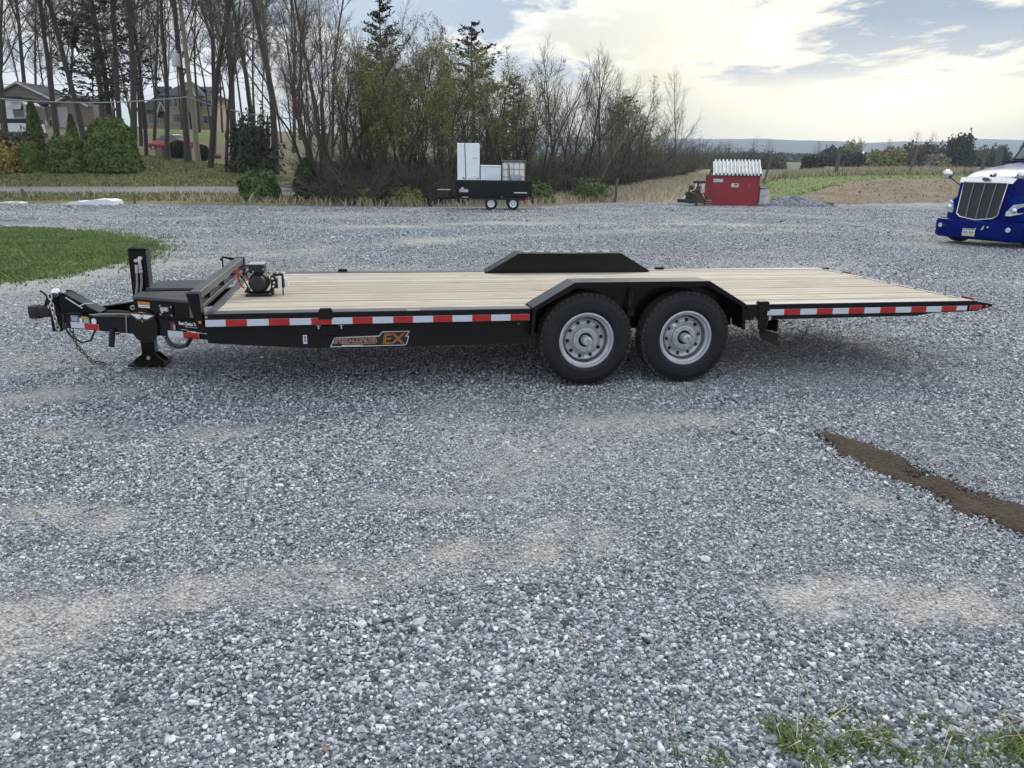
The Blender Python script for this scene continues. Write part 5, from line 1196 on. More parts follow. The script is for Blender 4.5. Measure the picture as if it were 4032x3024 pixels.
# ------------------------------------------------------------------ houses on the hillside
SHG = mat('roof_shingle', (.030, .034, .042), .85, color2=(.055, .06, .072), scale=4, bump=.3, bscale=12)
STONE = mat('tan_stone', (.27, .205, .150), .85, color2=(.40, .32, .24), scale=1.6, bump=.5, bscale=5)
BRIK = mat('brown_siding', (.175, .135, .11), .85, color2=(.235, .19, .155), scale=1.2, stretch=(.3, .3, 9))
TRIM = mat('house_trim', (.50, .49, .46), .6); GLZ = mat('house_glass', (.05, .065, .08), .08, spec=.8)
def window(parent, x, z, w, h, y=0.0, mull=1):
    f = MB(); t = .07
    f.span((x - w / 2 - t, y - .06, z - h / 2 - t), (x + w / 2 + t, y - .004, z - h / 2)); f.span((x - w / 2 - t, y - .06, z + h / 2), (x + w / 2 + t, y - .004, z + h / 2 + t))
    f.span((x - w / 2 - t, y - .058, z - h / 2 + .002), (x - w / 2, y - .004, z + h / 2 - .002)); f.span((x + w / 2, y - .058, z - h / 2 + .002), (x + w / 2 + t, y - .004, z + h / 2 - .002))
    for k in range(mull): xx = x - w / 2 + w * (k + 1) / (mull + 1); f.span((xx - .025, y - .05, z - h / 2 + .002), (xx + .025, y - .012, z + h / 2 - .002))
    o = f.build('window', TRIM, parent); MB().span((x - w / 2, y - .03, z - h / 2), (x + w / 2, y - .010, z + h / 2)).build('pane', GLZ, o); return o
def hip(parent, x0, x1, y0, y1, z, h, m, ov=.4, name='roof', ridge=None):
    x0 -= ov; x1 += ov; y0 -= ov; y1 += ov; cy_ = (y0 + y1) / 2; dd = (y1 - y0) / 2 if ridge is None else ridge
    b = MB(); b.add([(x0, y0, z), (x1, y0, z), (x1, y1, z), (x0, y1, z), (x0 + dd, cy_, z + h), (x1 - dd, cy_, z + h), (x0, y0, z - .15), (x1, y0, z - .15), (x1, y1, z - .15), (x0, y1, z - .15)],
                    [(0, 1, 5, 4), (1, 2, 5), (2, 3, 4, 5), (3, 0, 4), (0, 6, 7, 1), (1, 7, 8, 2), (2, 8, 9, 3), (3, 9, 6, 0), (9, 8, 7, 6)]); return b.build(name, m, parent)
def gable(parent, x0, x1, y0, y1, z, h, m, wallm, name='gable'):
    b = MB(); cx = (x0 + x1) / 2; b.prism([(x0, z), (x1, z), (cx, z + h)], 'y', y0, y1); g = b.build(name, wallm, parent)
    r = MB(); e = .35; sl = h / (cx - x0)
    for s, xa in ((1, x0), (-1, x1)):
        xo = xa - s * e; zo = z - sl * e
        r.add([(xo, y0 - .3, zo), (cx, y0 - .3, z + h), (cx, y1 + .3, z + h), (xo, y1 + .3, zo), (xo, y0 - .3, zo + .22), (cx, y0 - .3, z + h + .22), (cx, y1 + .3, z + h + .22), (xo, y1 + .3, zo + .22)], [(0, 1, 2, 3), (4, 7, 6, 5), (0, 4, 5, 1), (2, 6, 7, 3), (0, 3, 7, 4), (1, 5, 6, 2)])
    r.build('roof', m, g)
    t = MB()
    for s, xa in ((1, x0), (-1, x1)):
        xo = xa - s * e; zo = z - sl * e; t.tube([(xo, y0 - .34, zo + .08), (cx, y0 - .34, z + h + .08)], .12, 4)
    t.build('barge_board', TRIM, g); return g
# stone house
HG = onground(735, 124, 506); k1 = 124 / 3020 * 1.02
def X1(px): return (px - 735) * k1
def Z1(py): return (506 - py) * k1
h1 = thing('stone_house', 'two-storey tan stone house with dark hipped roof among the bare trees', 'house', HG - np.array([0, 0, .2]), .06)
b = MB(); b.span((X1(662), 0, -1.0), (X1(838), 9, Z1(386))); b.build('wall', STONE, h1)
hip(h1, X1(655), X1(800), 0.2, 9, Z1(386), Z1(326) - Z1(386), SHG, .4, ridge=3.2); hip(h1, X1(770), X1(842), 1.0, 8, Z1(386), Z1(345) - Z1(386), SHG, .3)
b = MB(); b.span((X1(560), 1.5, -1.0), (X1(661.5), 9, Z1(436))); b.build('wing_wall', STONE, h1)
hip(h1, X1(556), X1(690), 1.0, 9.4, Z1(436), Z1(345) - Z1(436), SHG, .4, ridge=4.5)
gable(h1, X1(640), X1(664), .3, 1.5, Z1(440), 1.2, SHG, STONE, 'dormer_gable')
gable(h1, X1(745), X1(788), -1.0, .0, Z1(390), Z1(357) - Z1(390), SHG, STONE, 'entrance_gable')
b = MB(); b.span((X1(742), -1.0, -.8), (X1(754), -.02, Z1(390.5))); b.span((X1(779), -1.0, -.8), (X1(790), -.02, Z1(390.5))); b.span((X1(754.2), -.9, Z1(444)), (X1(778.8), -.02, Z1(391))); b.build('entrance_wall', STONE, h1)
for x_, z_, w_, h_ in ((697, 410, 1.1, 1.15), (703, 463, 1.3, 1.2), (812, 411, 1.8, 1.0), (815, 467, 1.4, 1.1)): window(h1, X1(x_), Z1(z_), w_, h_, 0, 1)
window(h1, X1(767), Z1(412), .7, .8, -.9, 0)
for x_ in (575, 600, 628): window(h1, X1(x_), Z1(467), .8, 1.1, 1.5, 1)
d = MB().span((X1(757), -.55, -.5), (X1(776), -.45, Z1(446))).build('door', mat('dark_door', (.045, .028, .02), .5), h1); MB().ball((X1(773), -.58, 1.1), .05, 8).build('handle', ZINC, d)
MB().span((X1(752), -1.4, -1.0), (X1(800), .0, -.1)).build('porch_step', STONE, h1)
# brown house at the left
HG = onground(300, 87, 512); k2 = 87 / 3020 * 1.05
def X2(px): return (px - 300) * k2
def Z2(py): return (512 - py) * k2
h2 = thing('brown_house', 'brown sided house with two low gables behind the columnar shrubs', 'house', HG - np.array([0, 0, .15]), .05)
b = MB(); b.span((X2(178), 1.2, -1.5), (X2(330), 7, Z2(432))); b.build('wall', BRIK, h2)
b = MB(); b.span((X2(236), 0, -1.5), (X2(370), 1.19, Z2(430))); b.build('wall', BRIK, h2)
gable(h2, X2(236), X2(345), 0, 7, Z2(430), Z2(399) - Z2(430), SHG, BRIK); 
gable(h2, X2(-20), X2(216), 1.4, 8, Z2(414), Z2(356) - Z2(414), SHG, BRIK); b = MB(); b.span((X2(-20), 1.4, -1.5), (X2(177.5), 8, Z2(414.2))); b.build('wall', BRIK, h2)
hip(h2, X2(170), X2(240), .9, 6, Z2(421), Z2(394) - Z2(421), mat('blue_shingle', (.045, .052, .075), .8, var=.2), .2, ridge=.3)
gd = MB().span((X2(247), -.06, -.3), (X2(280), -.004, Z2(436))).build('garage_door', mat('grey_door', (.34, .34, .34), .6, var=.1), h2)
for i in range(1, 4): MB().span((X2(247), -.075, -.3 + i * .6), (X2(280), -.061, -.28 + i * .6)).build('panel_rib', TRIM, gd)
MB().span((X2(178), 1.05, -.6), (X2(184), 1.19, Z2(434))).build('corner_post', TRIM, h2); b = MB(); b.tube([(X2(181), 1.0, 2.2), (X2(196), .6, -.8)], .09, 5); b.build('downpipe', TRIM, h2)
window(h2, X2(208), Z2(494), 1.0, 1.1, 1.2, 1)
MB().span((X2(232), -.3, -.2), (X2(372), -.02, .25)).build('stone_wall_base', TRIM, h2)
# white camper with awnings
HG = onground(60, 69, 540); k3 = 69 / 3020 * 1.05
def X3(px): return (px - 60) * k3
def Z3(py): return (541 - py) * k3
h3 = thing('white_camper', 'white camper with awninged windows under a dark roof at the left edge', 'camper', HG, .04)
b = MB(); b.prism([(-3.0, Z3(416)), (X3(98), Z3(416)), (X3(112), Z3(428)), (X3(112), Z3(478)), (-3.0, Z3(478))], 'y', 0, 2.4); b.build('body', WHITE, h3)
b = MB(); b.span((-3.0, .06, Z3(493)), (X3(112), 2.4, Z3(478.2))); b.build('belt_panel', BLKM, h3)
b = MB(); b.span((-3.0, .0, Z3(524)), (X3(117), 2.4, Z3(493.2)), .02); b.build('lower_panel', WHITE, h3)
b = MB(); b.span((-3.0, .1, .05), (X3(125), 2.3, Z3(524.2))); b.build('skirt', BLKM, h3)
b = MB(); b.span((-3.2, -.25, Z3(411)), (X3(108), 2.6, Z3(403)), .05); b.span((-3.2, -.2, Z3(415.5)), (X3(104), 2.6, Z3(411.5))); b.build('roof', mat('dark_brown_roof', (.03, .026, .028), .7), h3)
for px in (84, 0): 
    w_ = window(h3, X3(px + 3), Z3(452), .85, 1.05, 0, 0)
    b = MB(); b.add([(X3(px - 14), -.05, Z3(422)), (X3(px + 20), -.05, Z3(422)), (X3(px + 28), -.75, Z3(446)), (X3(px - 20), -.75, Z3(446)), (X3(px - 14), -.05, Z3(424)), (X3(px + 20), -.05, Z3(424)), (X3(px + 28), -.75, Z3(448)), (X3(px - 20), -.75, Z3(448))], [(0, 1, 2, 3), (4, 7, 6, 5), (0, 4, 5, 1), (1, 5, 6, 2), (2, 6, 7, 3), (3, 7, 4, 0)]); b.build('awning', mat('awning_grey', (.36, .36, .37), .7, var=.3, scale=3), h3)
b = MB(); b.prism([(X3(112.5), Z3(430)), (X3(128), Z3(436)), (X3(130), Z3(480)), (X3(112.5), Z3(478))], 'y', .1, 2.3); b.build('nose_panel', mat('grey_panel', (.12, .125, .13), .5), h3)

# ------------------------------------------------------------------ red car among the trees
CG = onground(672, 80, 588); k4 = 80 / 3020 * 1.02
car = thing('red_car', 'bright red car parked behind trees and clipped shrubs on the hillside', 'car', CG, -.30)
REDC = mat('red_car_paint', (.42, .008, .014), .22, coat=.8)
def loft(secs_, m, name, parent, sm=40):
    vs = []; k = len(secs_[0])
    for s_ in secs_: vs += s_
    fs = [[j * k + i, j * k + (i + 1) % k, (j + 1) * k + (i + 1) % k, (j + 1) * k + i] for j in range(len(secs_) - 1) for i in range(k)] + [list(range(k)), list(range(len(vs) - k, len(vs)))]
    return MB().add(vs, fs).build(name, m, parent, smooth=sm)
def csec(x, hw_, z0, z1): return [(x, -hw_ * .95, z0), (x, -hw_, (z0 + z1) / 2), (x, -hw_ * .9, z1), (x, 0, z1 + .03), (x, hw_ * .9, z1), (x, hw_, (z0 + z1) / 2), (x, hw_ * .95, z0)]
loft([csec(-2.15, .70, .45, .78), csec(-2.05, .80, .3, .86), csec(-1.0, .88, .25, .98), csec(1.2, .88, .25, 1.0), csec(2.0, .84, .3, .98), csec(2.2, .74, .45, .9)], REDC, 'body', car)
loft([[(x, -w_, z) for x, w_, z in ((-1.05, .78, 1.0), (-.35, .66, 1.46), (.9, .66, 1.5), (1.75, .74, 1.02))], [(x, w_, z) for x, w_, z in ((-1.05, .78, 1.0), (-.35, .66, 1.46), (.9, .66, 1.5), (1.75, .74, 1.02))]], GLZ, 'windows', car)
MB().span((-.40, -.66, 1.475), (.95, .66, 1.53), .02).build('roof', mat('pale_car_roof', (.6, .55, .56), .25), car)
MB().span((.15, -.80, 1.0), (.22, -.67, 1.48)).span((.15, .67, 1.0), (.22, .80, 1.48)).build('door_pillar', REDC, car)
for x_ in (-1.35, 1.35):
    for s in (-1, 1):
        w_ = MB().lathe([(.18, -.1), (.31, -.1), (.33, -.06), (.33, .06), (.31, .1), (.18, .1)], (x_, s * .78, .31), 'y', 22).build('wheel', RUB, car, smooth=50); MB().lathe([(.19, s * .08), (.1, s * .09), (.0, s * .09)], (x_, s * .78, .31), 'y', 18).build('rim', SILV, w_)
for s in (-1, 1): MB().ball((-2.05, s * .58, .70), .12, 10, (.6, 1.2, .7)).build('headlight', HEADL, car, smooth=True)
# stump beside it
o = MB().tube([(0, 0, -.2), (.02, 0, .25), (0, .03, .62)], [.46, .40, .42], 12).build('tree_stump', mat('stump_wood', (.15, .13, .10), .9, color2=(.26, .235, .19), scale=5, stretch=(3, 3, .5)), smooth=50); _g = onground(634, 66, 618); o.location = tuple(_g); tag(o, 'grey sawn tree stump on the lawn in front of the red car', 'stump')
o = MB().ball((0, 0, .1), .35, 10, (1.3, 1, .6)).build('boulder', mat('field_stone', (.10, .085, .07), .9, var=.4, bump=.5)); _g = onground(852, 70, 610); o.location = tuple(_g); tag(o, 'small dark boulder lying on the lawn right of the clipped shrubs', 'boulder')
# ------------------------------------------------------------------ woody plants
BARK = mat('bark_grey', (.036, .033, .028), .9, color2=(.085, .078, .068), scale=5, stretch=(2, 2, .5), bump=.4, bscale=12)
BARKD = mat('bark_dark', (.027, .023, .019), .9, color2=(.064, .055, .046), scale=4, stretch=(2, 2, .5))
TWIG = mat('twigs_brown', (.068, .060, .042), .9, color2=(.135, .118, .085), scale=.7)
TWIGP = mat('twigs_pale', (.15, .13, .10), .9, color2=(.27, .24, .19), scale=.7)
TWIGR = mat('twigs_reddish', (.060, .034, .030), .9, color2=(.10, .060, .050), scale=.7)
LEAFY = mat('leaf_yellow_green', (.15, .15, .030), .7, color2=(.27, .245, .07), scale=1.5)
LEAFG = mat('leaf_fresh_green', (.060, .105, .022), .7, color2=(.12, .175, .045), scale=2)
LEAFO = mat('leaf_olive', (.15, .155, .045), .75, color2=(.25, .235, .085), scale=1.5)
NEED = mat('conifer_needles', (.024, .034, .020), .85, color2=(.060, .070, .040), scale=1.2)
ARBO = mat('arborvitae_green', (.048, .085, .014), .75, color2=(.155, .195, .042), scale=2.6)
ARBOD = mat('arborvitae_dark', (.040, .066, .014), .75, color2=(.105, .130, .034), scale=2.2)
BOXG = mat('boxwood_dark', (.012, .018, .009), .8, color2=(.030, .040, .018), scale=3)
SHRB = mat('fresh_shrub_green', (.038, .085, .016), .7, color2=(.105, .18, .04), scale=3)
GOLDL = mat('golden_leaf', (.19, .125, .025), .7, color2=(.36, .27, .06), scale=4)

def grow_branches(rng, spec):
    """spec: list of levels; returns polylines with radii and level"""
    out = []
    def rnd_perp(d):
        v = rng.normal(size=3); v -= d * (v @ d); return v / (np.linalg.norm(v) + 1e-9)
    def walk(p, d, ln, r0, r1, seg, wob, trop):
        P = [p]; D = [d]
        for i in range(seg):
            d = d + rng.normal(size=3) * wob + np.array([0, 0, trop]); d = d / np.linalg.norm(d); p = p + d * ln / seg; P.append(p); D.append(d)
        return np.array(P), np.array(D), np.linspace(r0, r1, seg + 1)
    def rec(P, D, R, ln, lev):
        if lev >= len(spec): return
        s = spec[lev]; n = s['n'] if not callable(s['n']) else s['n'](ln)
        ts = s['t0'] + (s['t1'] - s['t0']) * (np.arange(n) + rng.random(n) * .9) / n
        az = rng.random() * 6.28
        for t in ts:
            f = t * (len(P) - 1); i = min(int(f), len(P) - 2); u = f - i; p = P[i] * (1 - u) + P[i + 1] * u; d0 = D[i]; rr = R[i] * (1 - u) + R[i + 1] * u
            az += 2.4 + rng.normal() * .4
            a = np.array([math.cos(az), math.sin(az), 0]); a -= d0 * (a @ d0); nn = np.linalg.norm(a); a = a / nn if nn > .2 else rnd_perp(d0)
            ang = s['ang'] + rng.normal() * s.get('angv', .15); d = d0 * math.cos(ang) + a * math.sin(ang)
            l2 = ln * s['len'] * (1 - s.get('tap', .5) * t) * rng.uniform(.7, 1.25); r2 = min(rr * .8, max(s['rmin'], rr * s['rad']))
            Q, E, S = walk(p, d / np.linalg.norm(d), l2, r2, r2 * s.get('end', .35), s['seg'], s['wob'], s['trop'])
            out.append((Q, S, lev + 1)); rec(Q, E, S, l2, lev + 1)
    return out, walk, rec
def tubes(branches, sides):
    V, F = [], []; o = 0
    for P, R, lev in branches:
        n = sides[min(lev, len(sides) - 1)]; m = len(P)
        T = np.gradient(P, axis=0); T /= np.linalg.norm(T, axis=1)[:, None] + 1e-9
        ref = np.where(np.abs(T[:, 2:3]) < .9, np.array([[0, 0, 1.]]), np.array([[1., 0, 0]])); ref = np.repeat(ref[:1], m, 0)
        u = np.cross(T, ref); u /= np.linalg.norm(u, axis=1)[:, None] + 1e-9; w = np.cross(T, u)
        a = 2 * np.pi * np.arange(n) / n
        ring = P[:, None, :] + R[:, None, None] * (np.cos(a)[None, :, None] * u[:, None, :] + np.sin(a)[None, :, None] * w[:, None, :])
        V.append(ring.reshape(-1, 3)); i = (np.arange(m - 1)[:, None] * n + np.arange(n)[None, :]); j = (np.arange(m - 1)[:, None] * n + (np.arange(n)[None, :] + 1) % n)
        F.append(np.stack([i, j, j + n, i + n], -1).reshape(-1, 4) + o); o += m * n
    return np.concatenate(V), np.concatenate(F)
def flakes(rng, C, size, up=0.0, asp=1.0, N_=None):
    """small quads scattered at C; N_ gives preferred normals"""
    n = len(C); nr_ = rng.normal(size=(n, 3)); 
    if N_ is not None: nr_ = nr_ * .55 + N_
    nr_ /= np.linalg.norm(nr_, axis=1)[:, None]; t = rng.normal(size=(n, 3)); t[:, 2] += up; t -= nr_ * (t * nr_).sum(1)[:, None]; t /= np.linalg.norm(t, axis=1)[:, None] + 1e-9
    b = np.cross(nr_, t); s = (size * rng.uniform(.6, 1.35, n))[:, None]
    V = np.stack([C - t * s - b * s * .15 / asp, C + b * s * .55 / asp, C + t * s, C - b * s * .55 / asp], 1).reshape(-1, 3)
    return V, np.arange(4 * n).reshape(n, 4)
def make_tree(seed, style, bark=BARK, twig=TWIG, leaf=None, nleaf=0, lsize=.10):
    """returns the hidden-from-nothing master data: (trunk mesh, crown mesh, leaf mesh or None), unit height 1 = metres as given"""
    rng = np.random.default_rng(seed); tips = []
    if style == 'forest':
        H_ = 24.0; spec = [dict(n=20, t0=.24, t1=.98, ang=.75, angv=.25, len=.36, tap=.55, rad=.34, rmin=.035, seg=6, wob=.10, trop=.07),
                           dict(n=9, t0=.25, t1=1.0, ang=.65, len=.50, tap=.4, rad=.5, rmin=.020, seg=4, wob=.12, trop=.06),
                           dict(n=6, t0=.2, t1=1.0, ang=.65, len=.52, tap=.3, rad=.55, rmin=.015, seg=3, wob=.14, trop=.05),
                           dict(n=7, t0=.15, t1=1.0, ang=.65, len=.62, tap=.3, rad=.6, rmin=.015, seg=2, wob=.12, trop=.04)]
        out, walk, rec = grow_branches(rng, spec); P, D, R = walk(np.array([0, 0, -.4]), np.array([0, 0, 1.]), H_, .36, .05, 14, .035, .02)
        R = .225 * (1 - np.linspace(0, 1, 15)) ** .8 + .035; R[0] *= 1.4; R[1] *= 1.06; trunks = [(P, R, 0)]; rec(P, D, R, H_, 0)
        if seed % 2:
            i = 6; d = D[i] + np.array([.34 * (1 if seed % 4 == 1 else -1), .1, 0]); P2, D2, R2 = walk(P[i], d / np.linalg.norm(d), H_ * .52, R[i] * .75, .04, 9, .05, .05); trunks.append((P2, R2, 0)); spec[0]['n'] = 9; spec[0]['t0'] = .15; rec(P2, D2, R2, H_ * .7, 0)
    elif style == 'slim':
        H_ = 20.0; spec = [dict(n=17, t0=.32, t1=.98, ang=.55, len=.20, tap=.5, rad=.4, rmin=.022, seg=5, wob=.09, trop=.09),
                           dict(n=9, t0=.2, t1=1.0, ang=.6, len=.55, tap=.4, rad=.5, rmin=.016, seg=3, wob=.12, trop=.06),
                           dict(n=9, t0=.15, t1=1.0, ang=.65, len=.6, tap=.3, rad=.6, rmin=.013, seg=2, wob=.12, trop=.05)]
        out, walk, rec = grow_branches(rng, spec); P, D, R = walk(np.array([0, 0, -.4]), np.array([0, 0, 1.]), H_, .18, .02, 12, .04, .02); R = .155 * (1 - np.linspace(0, 1, 13)) ** .8 + .015; trunks = [(P, R, 0)]; rec(P, D, R, H_, 0)
    elif style == 'vase':
        H_ = 11.0; spec = [dict(n=8, t0=.25, t1=.98, ang=.50, len=.36, tap=.45, rad=.5, rmin=.020, seg=5, wob=.11, trop=.10),
                           dict(n=8, t0=.15, t1=1.0, ang=.55, len=.5, tap=.35, rad=.5, rmin=.012, seg=4, wob=.15, trop=.07),
                           dict(n=8, t0=.12, t1=1.0, ang=.6, len=.52, tap=.3, rad=.6, rmin=.009, seg=2, wob=.16, trop=.05)]
        out, walk, rec = grow_branches(rng, spec); trunks = []
        k = 3 + seed % 3
        for i in range(k):
            a = 6.28 * i / k + rng.random(); t = rng.uniform(.10, .42); d = np.array([math.cos(a) * t, math.sin(a) * t, 1]); ln = H_ * rng.uniform(.70, 1.0); r0 = rng.uniform(.06, .13)
            P, D, R = walk(np.array([math.cos(a) * .2, math.sin(a) * .2, -.3]), d / np.linalg.norm(d), ln, r0, .015, 9, .11, .05); trunks.append((P, R, 0)); rec(P, D, R, ln, 0)
    elif style == 'fan':
        H_ = 11.0; spec = [dict(n=26, t0=.10, t1=.97, ang=.62, angv=.12, len=.52, tap=.78, rad=.45, rmin=.018, seg=5, wob=.08, trop=.05),
                           dict(n=9, t0=.15, t1=1.0, ang=.5, len=.45, tap=.4, rad=.5, rmin=.011, seg=3, wob=.12, trop=.06),
                           dict(n=5, t0=.15, t1=1.0, ang=.5, len=.5, tap=.3, rad=.6, rmin=.009, seg=2, wob=.14, trop=.06)]
        out, walk, rec = grow_branches(rng, spec); trunks = []
        P, D, R = walk(np.array([0, 0, -.3]), np.array([0, 0, 1.]), H_, .13, .012, 10, .03, .03); trunks.append((P, R, 0)); rec(P, D, R, H_, 0)
    elif style == 'shrub':
        H_ = 3.2; spec = [dict(n=7, t0=.15, t1=1., ang=.7, len=.5, tap=.4, rad=.6, rmin=.010, seg=4, wob=.2, trop=.0), dict(n=5, t0=.2, t1=1., ang=.7, len=.5, tap=.3, rad=.6, rmin=.007, seg=2, wob=.2, trop=.0)]
        out, walk, rec = grow_branches(rng, spec); trunks = []
        for i in range(11):
            a = rng.random() * 6.28; t = rng.uniform(.2, 1.0); d = np.array([math.cos(a) * t, math.sin(a) * t, 1]); P, D, R = walk(np.array([math.cos(a) * .3, math.sin(a) * .3, -.1]), d / np.linalg.norm(d), H_ * rng.uniform(.6, 1.1), .030, .008, 6, .16, -.03); trunks.append((P, R, 0)); rec(P, D, R, H_ * .8, 0)
    V, F = tubes(trunks, (8,)); V2, F2 = tubes(out, (6, 5, 4, 3, 3))
    res = [(V, F, bark), (V2, F2, twig)]
    if leaf is not None:
        tips = np.concatenate([P[len(P) // 2:] for P, R, l in out if l >= len(spec) - 1]); tips = tips[rng.integers(0, len(tips), nleaf)] + rng.normal(size=(nleaf, 3)) * .10
        res.append((*flakes(rng, tips, lsize), leaf))
    return res
def make_pine(seed, H_=14.0, spread=.26, bare=.25):
    rng = np.random.default_rng(seed); br = []; C = []
    P = np.array([[.05 * math.sin(z * .4), .05 * math.cos(z * .5), z] for z in np.linspace(-.3, H_, 12)]); R = np.linspace(.20, .03, 12)
    for z in np.arange(H_ * bare, H_ * .985, .42):
        f = (z / H_ - bare) / (1 - bare); ln = H_ * spread * (1 - f) ** .75 * (.55 + .45 * min(1, f * 3)) + .25
        for k in range(rng.integers(3, 6)):
            a = rng.random() * 6.28; l = ln * rng.uniform(.55, 1.2); d = np.array([math.cos(a), math.sin(a), .05 + .35 * f]); Q = np.array([[d[0] * s * l, d[1] * s * l, z + d[2] * s * l - .12 * l * s * (1 - s) * 2 + .12 * l * s * s] for s in np.linspace(0, 1, 4)])
            br.append((Q, np.linspace(.035, .010, 4), 1)); m = int(26 * l / 1.5) + 5; s = rng.uniform(.3, 1.05, m); i = np.clip((s * 3).astype(int), 0, 2); C.append(Q[i] + (Q[i + 1] - Q[i]) * (s * 3 - i)[:, None] + rng.normal(size=(m, 3)) * np.array([.18, .18, .07]) * (l / 1.6))
    C = np.concatenate(C)
    V, F = tubes([(P, R, 0)], (7,)); V2, F2 = tubes(br, (4, 4)); V3, F3 = flakes(rng, C, .20, asp=1.6, N_=np.array([[0, 0, .8]]))
    n = len(V2); return [(V, F, BARKD), (np.r_[V2, V3], np.r_[F2, F3 + n], NEED)]
def install(parts, names, label, cat, loc, rot=(0, 0, 0), sc=(1, 1, 1), group=None, name='bare_tree'):
    t = thing(name, label, cat, loc, 0, group); t.rotation_euler = rot; t.scale = sc
    for (V, F, m), nm in zip(parts, names): npmesh(nm, V, F, m, t, smooth=(nm == 'trunk'))
    return t
def again(src, label, loc, rot, sc, group=None):
    c = copy_tree(src); c.location = tuple(loc); c.rotation_euler = rot; c.scale = sc; c['label'] = label
    if group: c['group'] = group
    elif 'group' in c: del c['group']
    return c
_master = {}
MAKE = {}
MAKE['fan0'] = lambda: make_tree(63, 'fan', BARKD, TWIG)
for i in range(4): MAKE['forest%d' % i] = (lambda i=i: make_tree(11 + i, 'forest', BARK, TWIG))
for i in range(3): MAKE['slim%d' % i] = (lambda i=i: make_tree(31 + i, 'slim', BARKD, TWIG))
MAKE['slimleaf0'] = lambda: make_tree(36, 'slim', BARKD, TWIG, LEAFO, 2600, .085)
MAKE['red0'] = lambda: make_tree(41, 'vase', BARKD, TWIGR)
for i in range(3): MAKE['vase%d' % i] = (lambda i=i: make_tree(51 + i, 'vase', BARKD, TWIG))
MAKE['pale0'] = lambda: make_tree(61, 'fan', BARK, TWIGP)
MAKE['fan0'] = lambda: make_tree(63, 'fan', BARKD, TWIG)
MAKE['olive0'] = lambda: make_tree(71, 'vase', BARKD, TWIG, LEAFO, 6500, .060)
MAKE['olive1'] = lambda: make_tree(73, 'vase', BARKD, TWIG, LEAFO, 4500, .056)
MAKE['yellow0'] = lambda: make_tree(74, 'vase', BARKD, TWIG, LEAFY, 7500, .066)
MAKE['pine0'] = lambda: make_pine(81); MAKE['pine1'] = lambda: make_pine(82, 14, .22, .5)
UNITH = dict(forest=24., slim=20., slimleaf=20., red=11., vase=11., pale=11., fan=11., olive=11., yellow=11., pine=14.)
TWOPI = 2 * math.pi
def tree(kind, px, Y, H_, label, toppx=None, fat=1.0, group=None, cat='tree', spin=None):
    g = onground(px, Y); base = kind.rstrip('0123456789'); s = H_ / UNITH[base]
    rx = ry_ = 0.0
    if toppx is not None:
        tp = at(toppx, 0, Y); d = tp - g; ry_ = math.atan2(d[0], d[2])
    spin = random.uniform(0, TWOPI) if spin is None else spin
    M_ = Matrix.Rotation(ry_, 3, 'Y') @ Matrix.Rotation(spin, 3, 'Z'); rot = M_.to_euler(); sc = (s * fat, s * fat, s)
    nm = {'pine': 'pine_tree'}.get(base, 'bare_tree' if base in ('forest', 'slim', 'vase', 'pale', 'red', 'fan') else 'budding_tree')
    if kind not in _master:
        _master[kind] = install(MAKE[kind](), ('trunk', 'crown', 'leaves') if base != 'pine' else ('trunk', 'crown'), label, cat, tuple(g), rot, sc, group, nm); return _master[kind]
    c = again(_master[kind], label, g, rot, sc, group); c['category'] = cat; return c

# the big trunks on the hillside, one by one
TALL = [('forest0', 45, 62, 25, -8, 1.05, 'leaning grey trunk in front of the white camper'), ('forest1', 248, 66, 25, 165, 1.0, 'tall leaning tree between the two columnar shrubs'),
        ('forest2', 358, 66, 25, 262, 1.0, 'forked leaning tree just right of the second columnar shrub'), ('forest3', 425, 84, 26, 405, 1.2, 'dark thick tree standing left of the pale straight trunk'),
        ('forest0', 492, 68, 26, 438, .95, 'pale straight trunk right above the largest round shrub'), ('forest2', 530, 64, 26, 502, 1.15, 'thick dark trunk at the right shoulder of the largest round shrub'),
        ('slim0', 572, 86, 20, 545, 1.3, 'thin dark tree crossing the left wing of the stone house'), ('slim1', 588, 66, 21, 583, 1.1, 'thin upright tree left of the red car'),
        ('forest1', 622, 88, 22, 612, .9, 'flared trunk behind the red car, left of its roof'), ('forest3', 668, 63, 24, 628, .85, 'dark trunk standing right in front of the red car'),
        ('forest0', 748, 62, 26, 700, 1.0, 'tall trunk touching the left side of the utility pole'), ('slim2', 833, 58, 21, 850, 1.5, 'straight trunk right of the second clipped shrub'),
        ('forest2', 846, 76, 24, 862, 1.1, 'thick flared trunk at the right end of the stone house'), ('slim0', 895, 58, 16, 890, 1.1, 'slim low tree two trunks right of the utility pole'),
        ('forest1', 930, 62, 25, 905, 1.2, 'massive many-limbed tree left of the dark evergreen shrub'), ('forest3', 1085, 57, 25, 1046, 1.05, 'broad pale trunk at the right edge of the dark evergreen shrub'),
        ('slim1', 1010, 74, 22, 1000, 1.6, 'upright tree rising behind the dark evergreen shrub'), ('forest0', 1165, 88, 22, 1150, 1.0, 'bare tree standing free on the brown woods floor'),
        ('forest2', 135, 92, 26, 120, 1.0, 'tall tree rising behind the brown house roof'),
        ('forest3', 10, 88, 25, 20, 1.0, 'bare tree behind the white camper roof at the picture edge'), ('slim0', 300, 98, 22, 290, 1.3, 'thin tree seen between the two gables of the brown house')]
for k_, px, Y, h_, tp_, ft_, lb in TALL: tree(k_, px, Y, h_, lb, tp_, ft_ * .86)
